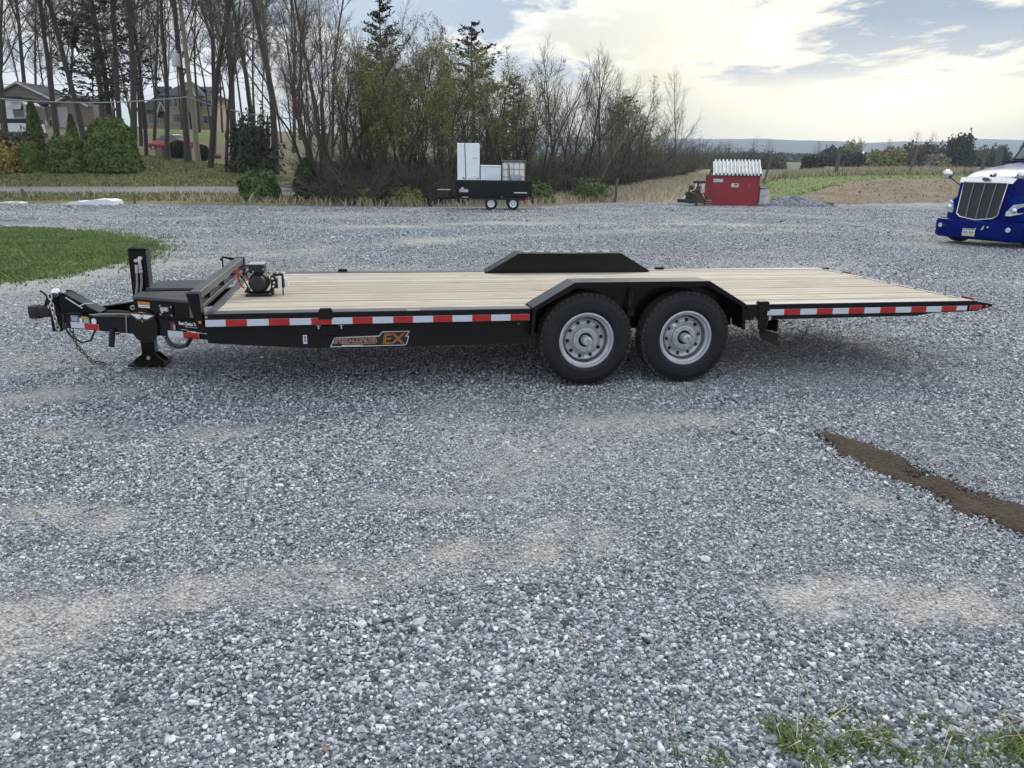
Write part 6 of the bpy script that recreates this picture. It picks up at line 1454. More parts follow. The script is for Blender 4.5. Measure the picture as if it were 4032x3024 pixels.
# deeper woods, where nothing tells one trunk from the next
r9 = np.random.default_rng(5)
zones = [(-350, 420, 14, 'bare tree deep in the woods behind the brown house and camper'), (420, 900, 14, 'bare tree deep in the woods behind the stone house'), (900, 1350, 13, 'bare tree deep in the woods behind the brown leaf floor'), (1350, 1800, 12, 'slender bare tree deep in the woods behind the brush thicket')]
for a_, b_, n_, lb in zones:
    for i in range(n_):
        px = a_ + (b_ - a_) * (i + r9.random()) / n_; Y = r9.uniform(94, 150) if a_ < 900 else r9.uniform(68, 135)
        hh_ = r9.uniform(17, 24) if a_ < 1350 else r9.uniform(11, 15)
        tree(r9.choice(['slim0', 'slim1', 'slim2', 'slim0', 'slim1', 'forest3', 'slimleaf0', 'fan0']), px, Y, hh_, lb, None, r9.uniform(.7, 1.0), 'trees deep in the woods ' + lb[lb.index('behind'):])
# hedgerow from the lot edge away to the right; heights follow its skyline
HL = np.array([(1120, 43), (1290, 40.5), (1500, 41.5), (1700, 43), (1900, 46), (2050, 49), (2200, 55), (2350, 64), (2500, 76), (2650, 92), (2800, 120), (2950, 165)])
TOPL = np.array([(1100, -40), (1290, -60), (1400, 60), (1500, 130), (1600, 110), (1680, 70), (1760, 100), (1850, 190), (1950, 215), (2060, 250), (2150, 190), (2250, 180), (2360, 205), (2440, 255), (2500, 330), (2560, 420), (2640, 480), (2760, 540), (2880, 575), (2960, 590)])
def skyh(px, Y, j=0):
    g = onground(px, Y); y = np.interp(px, TOPL[:, 0], TOPL[:, 1]) + j; p = at(px, y, Y); return max(2.0, p[2] - g[2])
HG_ = [('red0', 1290, 41.5, 0, 'many-stemmed tree with reddish twigs, tallest at the brush edge'), ('vase0', 1225, 44, 60, 'many-stemmed bare tree left of the reddish one'), ('vase1', 1360, 42, 70, 'many-stemmed bare tree right of the reddish one'),
       ('yellow0', 1490, 42.5, 60, 'tree flushed with yellow-green young leaves in the thicket'), ('olive0', 1570, 44, 20, 'olive-budded tree right of the yellow-green one'), ('vase2', 1440, 46, 30, 'bare tree squeezed between the bare and yellow-green trees'),
       ('olive1', 1640, 43.5, 40, 'olive-budded tree over the tongue of the small trailer'), ('vase0', 1700, 46, 0, 'tall bare tree left of the white upright freezer'), ('olive0', 1760, 44, 60, 'olive-budded tree just above the white upright freezer'), ('yellow0', 1690, 50, 90, 'low yellow-green tree behind the tool box of the small trailer'),
       ('vase1', 1840, 48, 60, 'bare tree behind the white upright freezer'), ('olive1', 1900, 47, 30, 'olive-budded tree behind the low chest freezer'), ('olive0', 1985, 49, 30, 'olive-budded tree right behind the caged tank'), ('olive0', 2045, 51, 0, 'dense olive tree at the rear of the small trailer'),
       ('vase2', 2120, 50, 30, 'bare tree with fan-shaped top, first right of the small trailer'), ('fan0', 2185, 54, 0, 'bare tree with fan-shaped top, second right of the small trailer'), ('vase1', 2250, 56, -10, 'bare tree with fan-shaped top, third right of the small trailer'), ('fan0', 2310, 58, 20, 'bare tree with fan-shaped top, fourth right of the small trailer'), ('pale0', 2370, 60, 0, 'pale-twigged tree above the lone dark fence post'),
       ('vase0', 2420, 66, 10, 'bare tree with spreading top right above the lone post'), ('olive1', 2470, 66, 40, 'low olive tree where the hedgerow skyline drops'), ('olive0', 2520, 74, 30, 'small dark olive tree at the low end of the hedgerow')]
for k_, px, Y, j, lb in HG_: tree(k_, px, Y, skyh(px, Y, j), lb)
g = onground(2655, 96); p_ = at(2655, 268, 96); tree('pale0', 2655, 96, p_[2] - g[2], 'tall pale bare tree standing alone above the hedgerow end', 2640, .75)
tree('pine0', 1520, 56, skyh(1520, 56, -150), 'dark pine towering over the yellow-green tree', None, 1.0, spin=.4); tree('pine1', 1862, 56, skyh(1862, 56, -108), 'dark flat-topped pine behind the upright freezer', None, 1.15, spin=1.1)
tree('pine0', 2020, 64, skyh(2020, 64, 60), 'dark pine behind the caged tank', None, 1.2); tree('pine1', 2445, 76, skyh(2445, 76, 120), 'small dark evergreen in the hedgerow under the skyline drop', None, 1.9); tree('pine0', 460, 72, 15, 'dark evergreen between the brown house and the stone house', None, 1.5)
# second rank that thickens the hedgerow
for i in range(16):
    px = 1250 + 1710 * (i + r9.random()) / 16; Y = np.interp(px, HL[:, 0], HL[:, 1]) + r9.uniform(5, 15); lo = px > 2500
    tree(r9.choice(['vase0', 'vase1', 'vase2', 'olive1', 'pale0'] if px > 2080 else ['vase0', 'vase1', 'vase2', 'olive0', 'olive1', 'slimleaf0']), px, Y, skyh(px, Y, r9.uniform(30, 130) if not lo else r9.uniform(0, 30)) , 'many-stemmed tree in the back rank of the hedgerow' if px < 2500 else 'low scrub tree trailing off at the far right of the hedgerow', None, r9.uniform(.8, 1.2) if not lo else 1.5, 'back rank of the hedgerow' if px < 2500 else 'scrub at the hedgerow end')
# undergrowth: tangles of thorn that no one could count
SH = [make_tree(90 + i, 'shrub')[0:2] for i in range(4)]
SHV = [(np.r_[a[0], b[0]], np.r_[a[1], b[1] + len(a[0])]) for a, b in SH]
def scatter_mesh(name, variants, spots, m, label, kind='stuff'):
    VV, FF = [], []; o = 0
    for (x, y, s, a, sz_) in spots:
        V, F = variants[int(RNG.integers(len(variants)))]; c_, s_ = math.cos(a), math.sin(a); W_ = np.c_[(V[:, 0] * c_ - V[:, 1] * s_) * s, (V[:, 0] * s_ + V[:, 1] * c_) * s, V[:, 2] * sz_] + np.array([x, y, g1(x, y)])
        VV.append(W_); FF.append(F + o); o += len(V)
    return npmesh(name, np.concatenate(VV), np.concatenate(FF), m, kind=kind, label=label)
sp_ = []
for i in range(240):
    px = 1240 + 1710 * r9.random() ** 1.0; Y0_ = np.interp(px, HL[:, 0], HL[:, 1]); Y = Y0_ + r9.uniform(-1.2, 12); p = onground(px, Y); sc_ = r9.uniform(.7, 1.3) * (1.0 if px < 2300 else 1.25); sp_.append((p[0], p[1], sc_, r9.random() * 6.28, sc_ * (r9.uniform(.45, .95) if px < 1800 else r9.uniform(.7, 1.2))))
scatter_mesh('undergrowth', SHV, sp_, TWIG, 'tangled brown thorn undergrowth along the foot of the hedgerow')

# evergreens and rounded shrubs: sprays of small faces over a lumpy body
def bush_mesh(rng, rx, ry_, h, n, size, shape, lump=.18, shell=.55):
    u = rng.normal(size=(n, 3)); u /= np.linalg.norm(u, axis=1)[:, None]; u[:, 2] = np.abs(u[:, 2]) if shape != 'ball' else u[:, 2]
    az = np.arctan2(u[:, 1], u[:, 0]); el_ = np.arcsin(np.clip(u[:, 2], -1, 1))
    lm = 1 + lump * 2 * (fbm(az * 1.6 + 9 + rng.random() * 30, el_ * 3.2 + 5, 3) - .5)
    rad = lm * (shell + (1 - shell) * rng.random(n) ** .5)
    if shape == 'dome': z = h * u[:, 2] ** .85 * rad; k = np.sqrt(np.clip(1 - (u[:, 2] * .95) ** 2.4, .02, 1)); x = np.cos(az) * rx * k * rad; y = np.sin(az) * ry_ * k * rad
    elif shape == 'cone':
        f = rng.random(n) ** 1.25; k = (1 - f) ** .62 * (.75 + .25 * np.minimum(1, f * 6)); z = h * f; x = np.cos(az) * rx * k * rad; y = np.sin(az) * ry_ * k * rad
    elif shape == 'column':
        f = rng.random(n); k = np.clip(1.05 - f ** 3.2, .05, 1) * (.8 + .2 * np.minimum(1, f * 5)); z = h * f; x = np.cos(az) * rx * k * rad; y = np.sin(az) * ry_ * k * rad
    else: x, y, z = u[:, 0] * rx * rad, u[:, 1] * ry_ * rad, h / 2 + u[:, 2] * h / 2 * rad
    C = np.c_[x, y, z]; Nn = np.c_[np.cos(az) * .8, np.sin(az) * .8, .35 + 0 * az]
    return flakes(rng, C, size, up=1.2, asp=1.2, N_=Nn)
def bush(name, px, Y, w, h, label, m, shape, n=7000, size=.13, cat='shrub', group=None, py=660, lump=.18, dep=None, shell=.55):
    g = onground(px, Y, py); rng = np.random.default_rng(int(px) + 7)
    V, F = bush_mesh(rng, w / 2, (dep or w) / 2, h, n, size, shape, lump, shell)
    t = thing(name, label, cat, g, 0, group); npmesh('foliage', V, F, m, t)
    br = []
    for i in range(7): a = i * .9; br.append((np.array([[0, 0, -.2], [math.cos(a) * w * .12, math.sin(a) * w * .12, h * .35], [math.cos(a) * w * .2, math.sin(a) * w * .2, h * .7]]), np.array([.06, .04, .015]), 0))
    V, F = tubes(br, (5,)); npmesh('stem', V, F, BARKD, t); return t
bush('round_shrub', 455, 53.5, 3.45, 3.35, 'largest round evergreen shrub on the hillside lawn', ARBO, 'dome', 16000, .105, lump=.16, shell=.75)
bush('round_shrub', 285, 53.5, 3.05, 2.25, 'wide low evergreen shrub left of the largest round one', ARBO, 'dome', 12000, .105, lump=.26, shell=.75)
bush('round_shrub', 128, 53.5, 1.7, 1.85, 'small round evergreen shrub beside the golden bush', ARBO, 'dome', 7000, .10, lump=.16, shell=.75)
bush('columnar_shrub', 160, 56, 1.05, 4.5, 'tall columnar evergreen in front of the white camper end', ARBOD, 'column', 6500, .13)
bush('columnar_shrub', 305, 57, .85, 3.4, 'shorter columnar evergreen between the two leaning trees', ARBOD, 'column', 5000, .13)
bush('golden_bush', 25, 53, 2.6, 1.9, 'loose bush with golden leaves at the left picture edge', GOLDL, 'dome', 1700, .12, lump=.5, shell=.3)
bush('brown_bush', 60, 55, 3.2, 2.6, 'brown leafless bush behind the golden one', TWIG, 'dome', 3800, .13, lump=.4, shell=.3)
bush('clipped_shrub', 708, 66, 1.9, 1.35, 'dark clipped shrub in front of the red car boot', BOXG, 'ball', 4200, .11, lump=.08, shell=.8, py=610)
bush('clipped_shrub', 798, 65, 1.05, 1.25, 'smaller dark clipped shrub right of the utility pole', BOXG, 'ball', 2600, .11, lump=.08, shell=.8, py=615)
bush('dark_evergreen', 1000, 57, 3.5, 3.7, 'large dark evergreen shrub left of the broad pale trunk', mat('yew_dark', (.022, .032, .012), .8, color2=(.062, .070, .030), scale=1.5), 'dome', 6500, .15, lump=.6, shell=.35)
bush('green_shrub', 1022, 39.5, 1.95, 1.45, 'bright green round shrub at the near side of the road', SHRB, 'dome', 6500, .10, py=790, lump=.3)
bush('green_shrub', 1212, 41, 1.25, 2.1, 'upright dark green shrub right of the bright round one', mat('ivy_green', (.018, .036, .010), .75, color2=(.05, .075, .022), scale=2), 'column', 4500, .10, py=790, lump=.4)
for px, Y, w_, h_, lb in ((1590, 41, 1.9, .9, 'low leafing bush under the tongue of the small trailer'), (1420, 41.2, 2.2, .8, 'low leafing bush between the stems left of the small trailer'), (2130, 45.5, 1.8, 1.0, 'low green bush at the rear of the small trailer'), (2330, 50.5, 2.6, 1.35, 'bright green leafing bush left of the lone dark post')):
    bush('leafing_bush', px, Y, w_, h_, lb, LEAFG if px > 2000 else LEAFO, 'dome', 2200, .09, py=790, lump=.45, shell=.25, group='leafing bushes at the hedgerow foot')
# far trees over the right-hand meadow
for px, Y, w_, top, lb, m_, shp, n_ in ((3262, 230, 7, 577, 'dark clump of trees left of the thick post top', NEED, 'dome', 1500), (3345, 250, 9, 556, 'pale olive rounded tree right of the thick post top', LEAFO, 'dome', 2200), (3310, 200, 9, 596, 'low dark thicket behind the thick post', NEED, 'dome', 1600), (3385, 190, 7, 603, 'low dark thicket right of the thick post', BARKD, 'dome', 1200),
        (3455, 180, 6, 592, 'yellow-green bush left of the small bare far tree', LEAFY, 'dome', 1500), (3512, 185, 6, 582, 'yellow-green bush, the taller one nearer the leaning bank post', LEAFY, 'dome', 1500), (3610, 190, 8, 566, 'brown twiggy thicket behind the leaning bank post', TWIG, 'dome', 1900), (3672, 200, 7, 562, 'brown twiggy thicket left of the big dark far tree', TWIG, 'dome', 1700),
        (3768, 185, 7.4, 533, 'big dark bushy tree on the skyline left of the truck', NEED, 'dome', 3600), (3850, 230, 8, 580, 'dark thicket behind the fender mirror of the truck', TWIG, 'dome', 1500), (3930, 220, 7, 575, 'dark thicket behind the truck hood', NEED, 'dome', 1500), (3690, 170, 6, 610, 'pale scrub under the big dark far tree', TWIGP, 'dome', 1200), (3190, 120, 2.6, 611, 'dark low bush on the stubble skyline, the left one', NEED, 'dome', 900), (3212, 122, 2.2, 616, 'dark low bush on the stubble skyline, the right one', NEED, 'dome', 800),
        (3040, 150, 7, 606, 'brown scrub right behind the leaning grey post', TWIG, 'dome', 1300), (2975, 150, 8, 592, 'brown scrub above the roof of the red shed', TWIG, 'dome', 1500), (4060, 230, 9, 572, 'dark trees behind the truck windscreen', NEED, 'dome', 1400)):
    g = onground(px, Y, 650); hh_ = at(px, top, Y)[2] - g[2]; bush('distant_tree', px, Y, w_, max(1.5, hh_), lb, m_, shp, n_, .45 if Y > 150 else .25, 'tree', 'distant trees beyond the meadow', 650, .4, shell=.35)
for px, Y, top, lb in ((3207, 190, 552, 'tiny bare tree on the far skyline above the dark low bushes'), (3490, 190, 545, 'small bare tree above the yellow-green bushes'), (3585, 200, 516, 'bare tree crown above the brown thicket, left one'), (3655, 205, 522, 'bare tree crown above the brown thicket, right one'), (3018, 170, 545, 'thin bare tree in line with the leaning grey post')):
    g = onground(px, Y, 650); tree('pale0', px, Y, at(px, top, Y)[2] - g[2], lb, None, 1.2, 'distant bare trees beyond the meadow')
for px0, px1, Y, hh0, n_, lb in ((2880, 3330, 520, 5, 5000, 'dark far belt of woods on the plain beyond the stubble'), (3240, 4150, 640, 6, 8000, 'long dark far belt of woods under the blue ridge'), (2850, 3500, 900, 7, 6000, 'thin hazy belt of woods at the foot of the blue ridge')):
    f_ = RNG.random(n_); a_ = onground(px0, Y, 640); b_ = onground(px1, Y * 1.15, 640); q = a_ + (b_ - a_) * f_[:, None]; q[:, 1] += RNG.normal(0, 9, n_); top_ = hh0 * (.35 + 1.1 * fbm(f_ * 40 + Y, f_ * 0)); q[:, 2] = gz(q[:, 0], q[:, 1]) + RNG.random(n_) * top_
    V, F = flakes(np.random.default_rng(Y), q, 1.3); npmesh('far_woods', V, F, NEED, kind='stuff', label=lb)
fh = onground(3403, 260, 640); o = MB().prism([(-2.2, 0), (2.2, 0), (2.2, 3), (0, 4.4), (-2.2, 3)], 'y', 0, 6).build('distant_house', WHITE); o.location = tuple(fh); tag(o, 'tiny white house far off between the thicket and yellow-green bushes', 'house')

# ------------------------------------------------------------------ grasses
def blades(name, X, Y, H_, m, label, width=.012, bend=.35, parent=None):
    n = len(X); Z = gz(X, Y); a = RNG.uniform(0, TWOPI, n); b_ = RNG.normal(0, bend, (n, 2)) * H_[:, None]
    w = width * RNG.uniform(.6, 1.4, n); ux, uy = np.cos(a) * w, np.sin(a) * w
    p0 = np.c_[X - ux, Y - uy, Z - .01]; p1 = np.c_[X + ux, Y + uy, Z - .01]
    m0 = np.c_[X + b_[:, 0] * .35 - ux * .8, Y + b_[:, 1] * .35 - uy * .8, Z + H_ * .55]; m1 = np.c_[X + b_[:, 0] * .35 + ux * .8, Y + b_[:, 1] * .35 + uy * .8, Z + H_ * .55]
    t = np.c_[X + b_[:, 0], Y + b_[:, 1], Z + H_]
    V = np.stack([p0, p1, m1, m0, t], 1).reshape(-1, 3); k = np.arange(n) * 5
    F = np.r_[np.c_[k, k + 1, k + 2], np.c_[k, k + 2, k + 3], np.c_[k + 3, k + 2, k + 4]]
    return npmesh(name, V, F, m, parent, kind='stuff', label=label)
BLG = mat('grass_blade', (.080, .135, .028), .6, color2=(.16, .225, .06), scale=.9)
BLT = mat('grass_tuft_blade', (.080, .13, .026), .55, color2=(.20, .25, .07), scale=14)
BLD = mat('straw', (.30, .26, .18), .8, color2=(.52, .46, .34), scale=1.7)
BLO = mat('olive_weed', (.105, .125, .042), .8, color2=(.21, .215, .09), scale=1.2)
def rand_in(poly, n):
    P = np.array(poly); a, b_ = P.min(0), P.max(0); x = RNG.uniform(a[0], b_[0], n * 3); y = RNG.uniform(a[1], b_[1], n * 3); k = inpoly(x, y, poly); return x[k][:n], y[k][:n]
_lp = np.array(lawn_poly); x = RNG.uniform(_lp[:, 0].min(), _lp[:, 0].max() + .8, 160000); y = RNG.uniform(_lp[:, 1].min() - .8, _lp[:, 1].max() + .8, 160000)
_in = inpoly(x, y, lawn_poly); _ds = dist_poly(x, y, lawn_poly + [lawn_poly[0]]); k = np.where(_in, (fbm(x * 1.3, y * 1.3) > .27) & (RNG.random(len(x)) < .5 + _ds), RNG.random(len(x)) < .5 * np.exp(-(_ds / .28) ** 1.2) * (fbm(x * 2.5, y * 2.5) > .47)); x, y = x[k], y[k]
blades('lawn_blades', x, y, .05 + .05 * fbm(x * .9, y * .9), BLG, 'short green blades of the near left lawn', .010, .5)
mead = onG((-300, 35.6), (0, 35.6), (500, 36.6), (960, 37.6), (1300, 38.8), (1300, 42), (960, 42), (500, 41.3), (-300, 41.3))
x, y = rand_in(mead, 7000); blades('roadside_weeds', x, y, RNG.uniform(.06, .20, len(x)), BLO, 'olive weeds between the gravel and the road', .022, .5)
x, y = rand_in(mead, 380); blades('dead_stalks', x, y, RNG.uniform(.25, .75, len(x)), BLD, 'pale dead stalks in the roadside weeds', .016, .6)
ed_ = onG((700, 36.4), (1300, 38.2), (1700, 39.0), (2100, 41), (2420, 49), (2420, 50.5), (2100, 43.5), (1700, 40.4), (1300, 39.6), (700, 38.4))
x, y = rand_in(ed_, 2200); blades('edge_straw', x, y, RNG.uniform(.15, .55, len(x)), BLD, 'straw along the far gravel edge under the hedgerow', .018, .5)
stf = onG((2060, 43), (2250, 49.5), (2420, 49.6), (2770, 50.5), (3020, 51), (3030, 58), (2900, 110), (2700, 92), (2400, 64), (2200, 53))
x, y = rand_in(stf, 15000); blades('stubble_stalks', x, y, RNG.uniform(.15, .5, len(x)), BLD, 'pale stubble of the sloping field beside the hedgerow', .020, .5)
dg = onG((3020, 60), (3300, 62), (3900, 65), (4400, 67), (4400, 82), (3300, 80), (3040, 90))
x, y = rand_in(dg, 15000); blades('tall_dry_grass', x, y, RNG.uniform(.25, .75, len(x)), BLD, 'tall dry grass standing behind the green bank', .028, .28)
x, y = rand_in(dg, 5000); blades('tall_weeds', x, y, RNG.uniform(.2, .6, len(x)), BLO, 'olive stalks mixed through the tall dry grass', .028, .3)
gb = onG((2995, 52), (3120, 51.2), (3170, 53.4), (3320, 58.2), (3500, 61.2), (3900, 62.8), (4400, 64), (4400, 67.5), (3900, 65.6), (3300, 63.6), (3000, 62))
x, y = rand_in(gb, 9000); blades('bank_grass', x, y, RNG.uniform(.05, .16, len(x)), BLG, 'green grass on the bank behind the brown earth', .03, .5)
x, y = rand_in(onG((-300, 47), (500, 47), (1050, 48), (1150, 54), (900, 62), (600, 66), (-300, 58)), 24000); blades('hillside_grass', x, y, RNG.uniform(.06, .18, len(x)), BLO, 'short grass of the hillside lawn', .03, .6)
# tufts in the near right corner
TF = [(3060, 2900, 38, .13), (3120, 2945, 40, .14), (3200, 2875, 26, .09), (3170, 2990, 46, .15), (3300, 2840, 30, .08), (3370, 2830, 26, .07), (3350, 2900, 28, .09), (3290, 2985, 30, .14), (3400, 2960, 28, .13), (3480, 2930, 30, .11), (3560, 3000, 40, .13), (3620, 2860, 30, .07), (3660, 2840, 24, .07), (3740, 2880, 28, .08), (3770, 2920, 30, .08), (3900, 2990, 42, .14), (3960, 2960, 40, .14), (4020, 2920, 34, .12), (4030, 3010, 40, .15), (2530, 2935, 22, .06), (2690, 2990, 24, .08), (2830, 3010, 26, .08), (1935, 2770, 12, .035), (3800, 3010, 36, .11), (3700, 3010, 34, .10), (3460, 2870, 20, .07), (3830, 2850, 22, .06)]
tx_, ty_, tH = [], [], []
for a_, b_, s_, h_ in TF:
    p = hit(a_, b_); n = 120 if s_ > 25 else 60; rr = s_ / 3020 * 2.4 * RNG.random(n) ** .7 * 1.55; an = RNG.uniform(0, TWOPI, n); tx_.append(p[0] + rr * np.cos(an)); ty_.append(p[1] + rr * np.sin(an) * 1.5); tH.append(h_ * RNG.uniform(.45, 1.0, n) * .40)
blades('grass_tufts', np.concatenate(tx_), np.concatenate(ty_), np.concatenate(tH), BLT, 'grass tufts growing through the gravel in the near right corner', .0030, .75)
x = []; y = []
for a_, b_, s_, h_ in TF:
    p = hit(a_, b_); n = 4; x.append(p[0] + RNG.normal(0, .06, n)); y.append(p[1] + RNG.normal(0, .06, n))
blades('dry_straws', np.concatenate(x), np.concatenate(y), RNG.uniform(.03, .11, len(np.concatenate(x))), BLD, 'dry straws among the near grass tufts', .002, 1.6)

# brown strip of earth spilled across the gravel
mt = H((3185, 1712), (3250, 1706), (3330, 1722), (3440, 1752), (3560, 1795), (3640, 1835), (3700, 1880), (3800, 1915), (3900, 1945), (3990, 1975), (4100, 2020), (4300, 2080), (4300, 2260), (4080, 2150), (3950, 2105), (3850, 2065), (3760, 2040), (3680, 1990), (3600, 1945), (3500, 1900), (3400, 1855), (3300, 1805), (3210, 1755))
MUD = ground_mat('spilled_earth', [(.028, .021, .015), (.10, .077, .053), (.045, .033, .022), (.14, .11, .078)], (2.6, 42.0), bump=1.0)
o = patch('dirt_strip', mt, .035, .022, MUD, rag=.10)
n_ = len(o.data.vertices); co = np.empty(n_ * 3, np.float32); o.data.vertices.foreach_get('co', co); co = co.reshape(-1, 3)
dd_ = dist_poly(co[:, 0], co[:, 1], mt + [mt[0]]); co[:, 2] += np.clip(dd_ / .16, 0, 1) * .022 - .011 + (fbm(co[:, 0] * 11, co[:, 1] * 11) - .5) * .042; o.data.vertices.foreach_set('co', co.ravel()); o.data.update()

cl_ = MB(); _ico = bmesh.new(); bmesh.ops.create_icosphere(_ico, subdivisions=1, radius=1); _iv = np.array([v.co[:] for v in _ico.verts]); _if = [[v.index for v in f.verts] for f in _ico.faces]; _ico.free()
_bk = onG((3100, 50.6), (3300, 49.6), (3700, 52), (4100, 57.5), (4400, 60), (4400, 64.4), (3900, 63), (3500, 61.4), (3330, 58.4), (3160, 53.6)); x, y = rand_in(_bk, 1100)
for a_, b_ in zip(x, y):
    s = RNG.uniform(.015, .035) if RNG.random() < .94 else RNG.uniform(.04, .10); cl_.add(_iv * s * RNG.uniform(.5, 1.2, 3) @ rotm(*RNG.uniform(0, 6, 3)).T + np.array([a_, b_, g1(a_, b_) + .06]), _if)
cl_.build('earth_clods', dirtmat, fix=False, kind='stuff', label='clods strewn over the bare brown bank')
x, y = rand_in(_bk, 900); k = fbm(x * .5, y * .5) > .52; blades('bank_weeds', x[k], y[k], RNG.uniform(.05, .22, k.sum()), BLG, 'sparse weeds on the bare brown bank', .03, .6)
cr_ = MB(); _ico = bmesh.new(); bmesh.ops.create_icosphere(_ico, subdivisions=1, radius=1); _iv = np.array([v.co[:] for v in _ico.verts]); _if = [[v.index for v in f.verts] for f in _ico.faces]; _ico.free()
_ctr = H((3230, 1728), (3400, 1790), (3560, 1858), (3700, 1935), (3860, 2005), (4032, 2075), (4250, 2170)); _cs = np.array(_ctr)
for i in range(3400):
    j = RNG.integers(0, len(_cs) - 1); u_ = RNG.random(); q = _cs[j] * (1 - u_) + _cs[j + 1] * u_; q = q + RNG.normal(0, .075 + .05 * u_ * (j % 2), 2) * np.array([.8, 1.5]); s = RNG.uniform(.002, .009)
    cr_.add(_iv * s * RNG.uniform(.5, 1.2, 3) @ rotm(*RNG.uniform(0, 6, 3)).T + np.array([q[0], q[1], g1(q[0], q[1]) + .012 + RNG.uniform(0, .012)]), _if)
cr_.build('earth_crumbs', MUD, fix=False, kind='stuff', label='crumbs of dark earth strewn along the brown strip')

# ------------------------------------------------------------------ gravel stones, as real geometry near the camera
def ring_pts(y0_, y1_, dens, half):
    """points over the part of the yard the camera can see, with a margin for stepping aside"""
    xm = y1_ * half + 1.2; n = int(dens * (y1_ - y0_) * 2 * xm); x = RNG.uniform(-xm, xm, n); y = RNG.uniform(y0_, y1_, n); k = np.abs(x) < y * half + 1.1; return x[k], y[k]
PX, PY, PS = [], [], []
for y0_, y1_, dens, s0_, s1_ in ((1.25, 2.6, 9500, .0036, .0105), (2.6, 4.6, 7600, .0036, .0090), (4.6, 8.0, 3300, .0050, .0105), (8.0, 13, 900, .008, .016), (13, 24, 420, .009, .018), (24, 50, 95, .013, .027)):
    x, y = ring_pts(y0_, y1_, dens, .74); d = dust(x, y); k = RNG.random(len(x)) > d * .42; x, y, d = x[k], y[k], d[k]
    big = .72 + .75 * fbm(x * .7 + 3, y * .7, 3)
    PX.append(x); PY.append(y); PS.append((s0_ + (s1_ - s0_) * RNG.random(len(x)) ** 2.8) * big * (1 - .35 * d) * np.where(RNG.random(len(x)) < .018, 1.85, 1.0))
PX, PY, PS = map(np.concatenate, (PX, PY, PS))
_th = np.degrees(np.arctan2(PX, PY + 3)); ins = (np.hypot(PX, PY + 3) > np.interp(_th, _ea, _ed) - .4) | inpoly(PX, PY, lawn_poly) | (inpoly(PX, PY, mt) & (RNG.random(len(PX)) > .34 + .95 * np.clip(1 - dist_poly(PX, PY, mt + [mt[0]]) / (.04 + .30 * fbm(PX * 3.5, PY * 3.5)), 0, 1))); PX, PY, PS = PX[~ins], PY[~ins], PS[~ins]
n = len(PX); PZ = gz(PX, PY) + .012 + PS * RNG.uniform(-.05, .75, n)
me = bpy.data.meshes.new('gravel_stones'); me.vertices.add(n); me.vertices.foreach_set('co', np.c_[PX, PY, PZ].astype(np.float32).ravel())
def pattr(nm, ty, arr): a = me.attributes.new(nm, ty, 'POINT'); a.data.foreach_set('vector' if ty == 'FLOAT_VECTOR' else 'value', np.asarray(arr, np.int32 if ty == 'INT' else np.float32).ravel())
pattr('scl', 'FLOAT_VECTOR', np.c_[PS * RNG.uniform(.8, 1.35, n), PS * RNG.uniform(.75, 1.1, n), PS * RNG.uniform(.45, .85, n)])
pattr('rot', 'FLOAT_VECTOR', np.c_[RNG.normal(0, .35, n), RNG.normal(0, .35, n), RNG.uniform(0, TWOPI, n)])
tone = np.clip(RNG.beta(1.8, 2.2, n) + np.where(RNG.random(n) < .05, .35, 0), 0, 1); pattr('tone', 'FLOAT', tone); pattr('var', 'INT', RNG.integers(0, 6, n)); pattr('dusty', 'FLOAT', dust(PX, PY))
STN = bpy.data.materials.new('crushed_stone'); STN.use_nodes = True; t_ = STN.node_tree; bs = t_.nodes['Principled BSDF']; bs.inputs['Roughness'].default_value = .72; bs.inputs['Specular IOR Level'].default_value = .35
def tn(k, **kw):
    q = t_.nodes.new(k)
    for a, b_ in kw.items(): setattr(q, a, b_)
    return q
at1 = tn('ShaderNodeAttribute', attribute_type='INSTANCER', attribute_name='tone'); rp = tn('ShaderNodeValToRGB'); e = rp.color_ramp.elements
for q in range(2): e.new(.5)
for q, (p, c) in zip(e, ((0., (.05, .055, .065)), (.30, (.20, .222, .245)), (.65, (.45, .485, .515)), (1., (.80, .80, .79)))): q.position = p; q.color = (*c, 1)
t_.links.new(at1.outputs['Fac'], rp.inputs[0])
at2 = tn('ShaderNodeAttribute', attribute_type='INSTANCER', attribute_name='dusty'); mxx = tn('ShaderNodeMix', data_type='RGBA'); mfm = tn('ShaderNodeMath', operation='MULTIPLY'); t_.links.new(at2.outputs['Fac'], mfm.inputs[0]); mfm.inputs[1].default_value = .5
t_.links.new(mfm.outputs[0], mxx.inputs[0]); t_.links.new(rp.outputs[0], mxx.inputs[6]); mxx.inputs[7].default_value = (.50, .485, .45, 1)
ng_ = tn('ShaderNodeTexNoise'); ng_.inputs['Scale'].default_value = 90; gp_ = tn('ShaderNodeNewGeometry'); t_.links.new(gp_.outputs['Position'], ng_.inputs['Vector'])
m2 = tn('ShaderNodeMix', data_type='RGBA', blend_type='MULTIPLY'); m2.inputs[0].default_value = 1; r2 = tn('ShaderNodeValToRGB'); r2.color_ramp.elements[0].color = (.75, .75, .75, 1); r2.color_ramp.elements[1].color = (1.2, 1.2, 1.2, 1); r2.color_ramp.elements[0].position = .3; r2.color_ramp.elements[1].position = .7
t_.links.new(ng_.outputs[0], r2.inputs[0]); t_.links.new(mxx.outputs[2], m2.inputs[6]); t_.links.new(r2.outputs[0], m2.inputs[7]); t_.links.new(m2.outputs[2], bs.inputs['Base Color'])
go = bpy.data.objects.new('gravel_stones', me); COL.objects.link(go); go['kind'] = 'stuff'; go['label'] = 'loose grey crushed stones covering the near part of the yard'
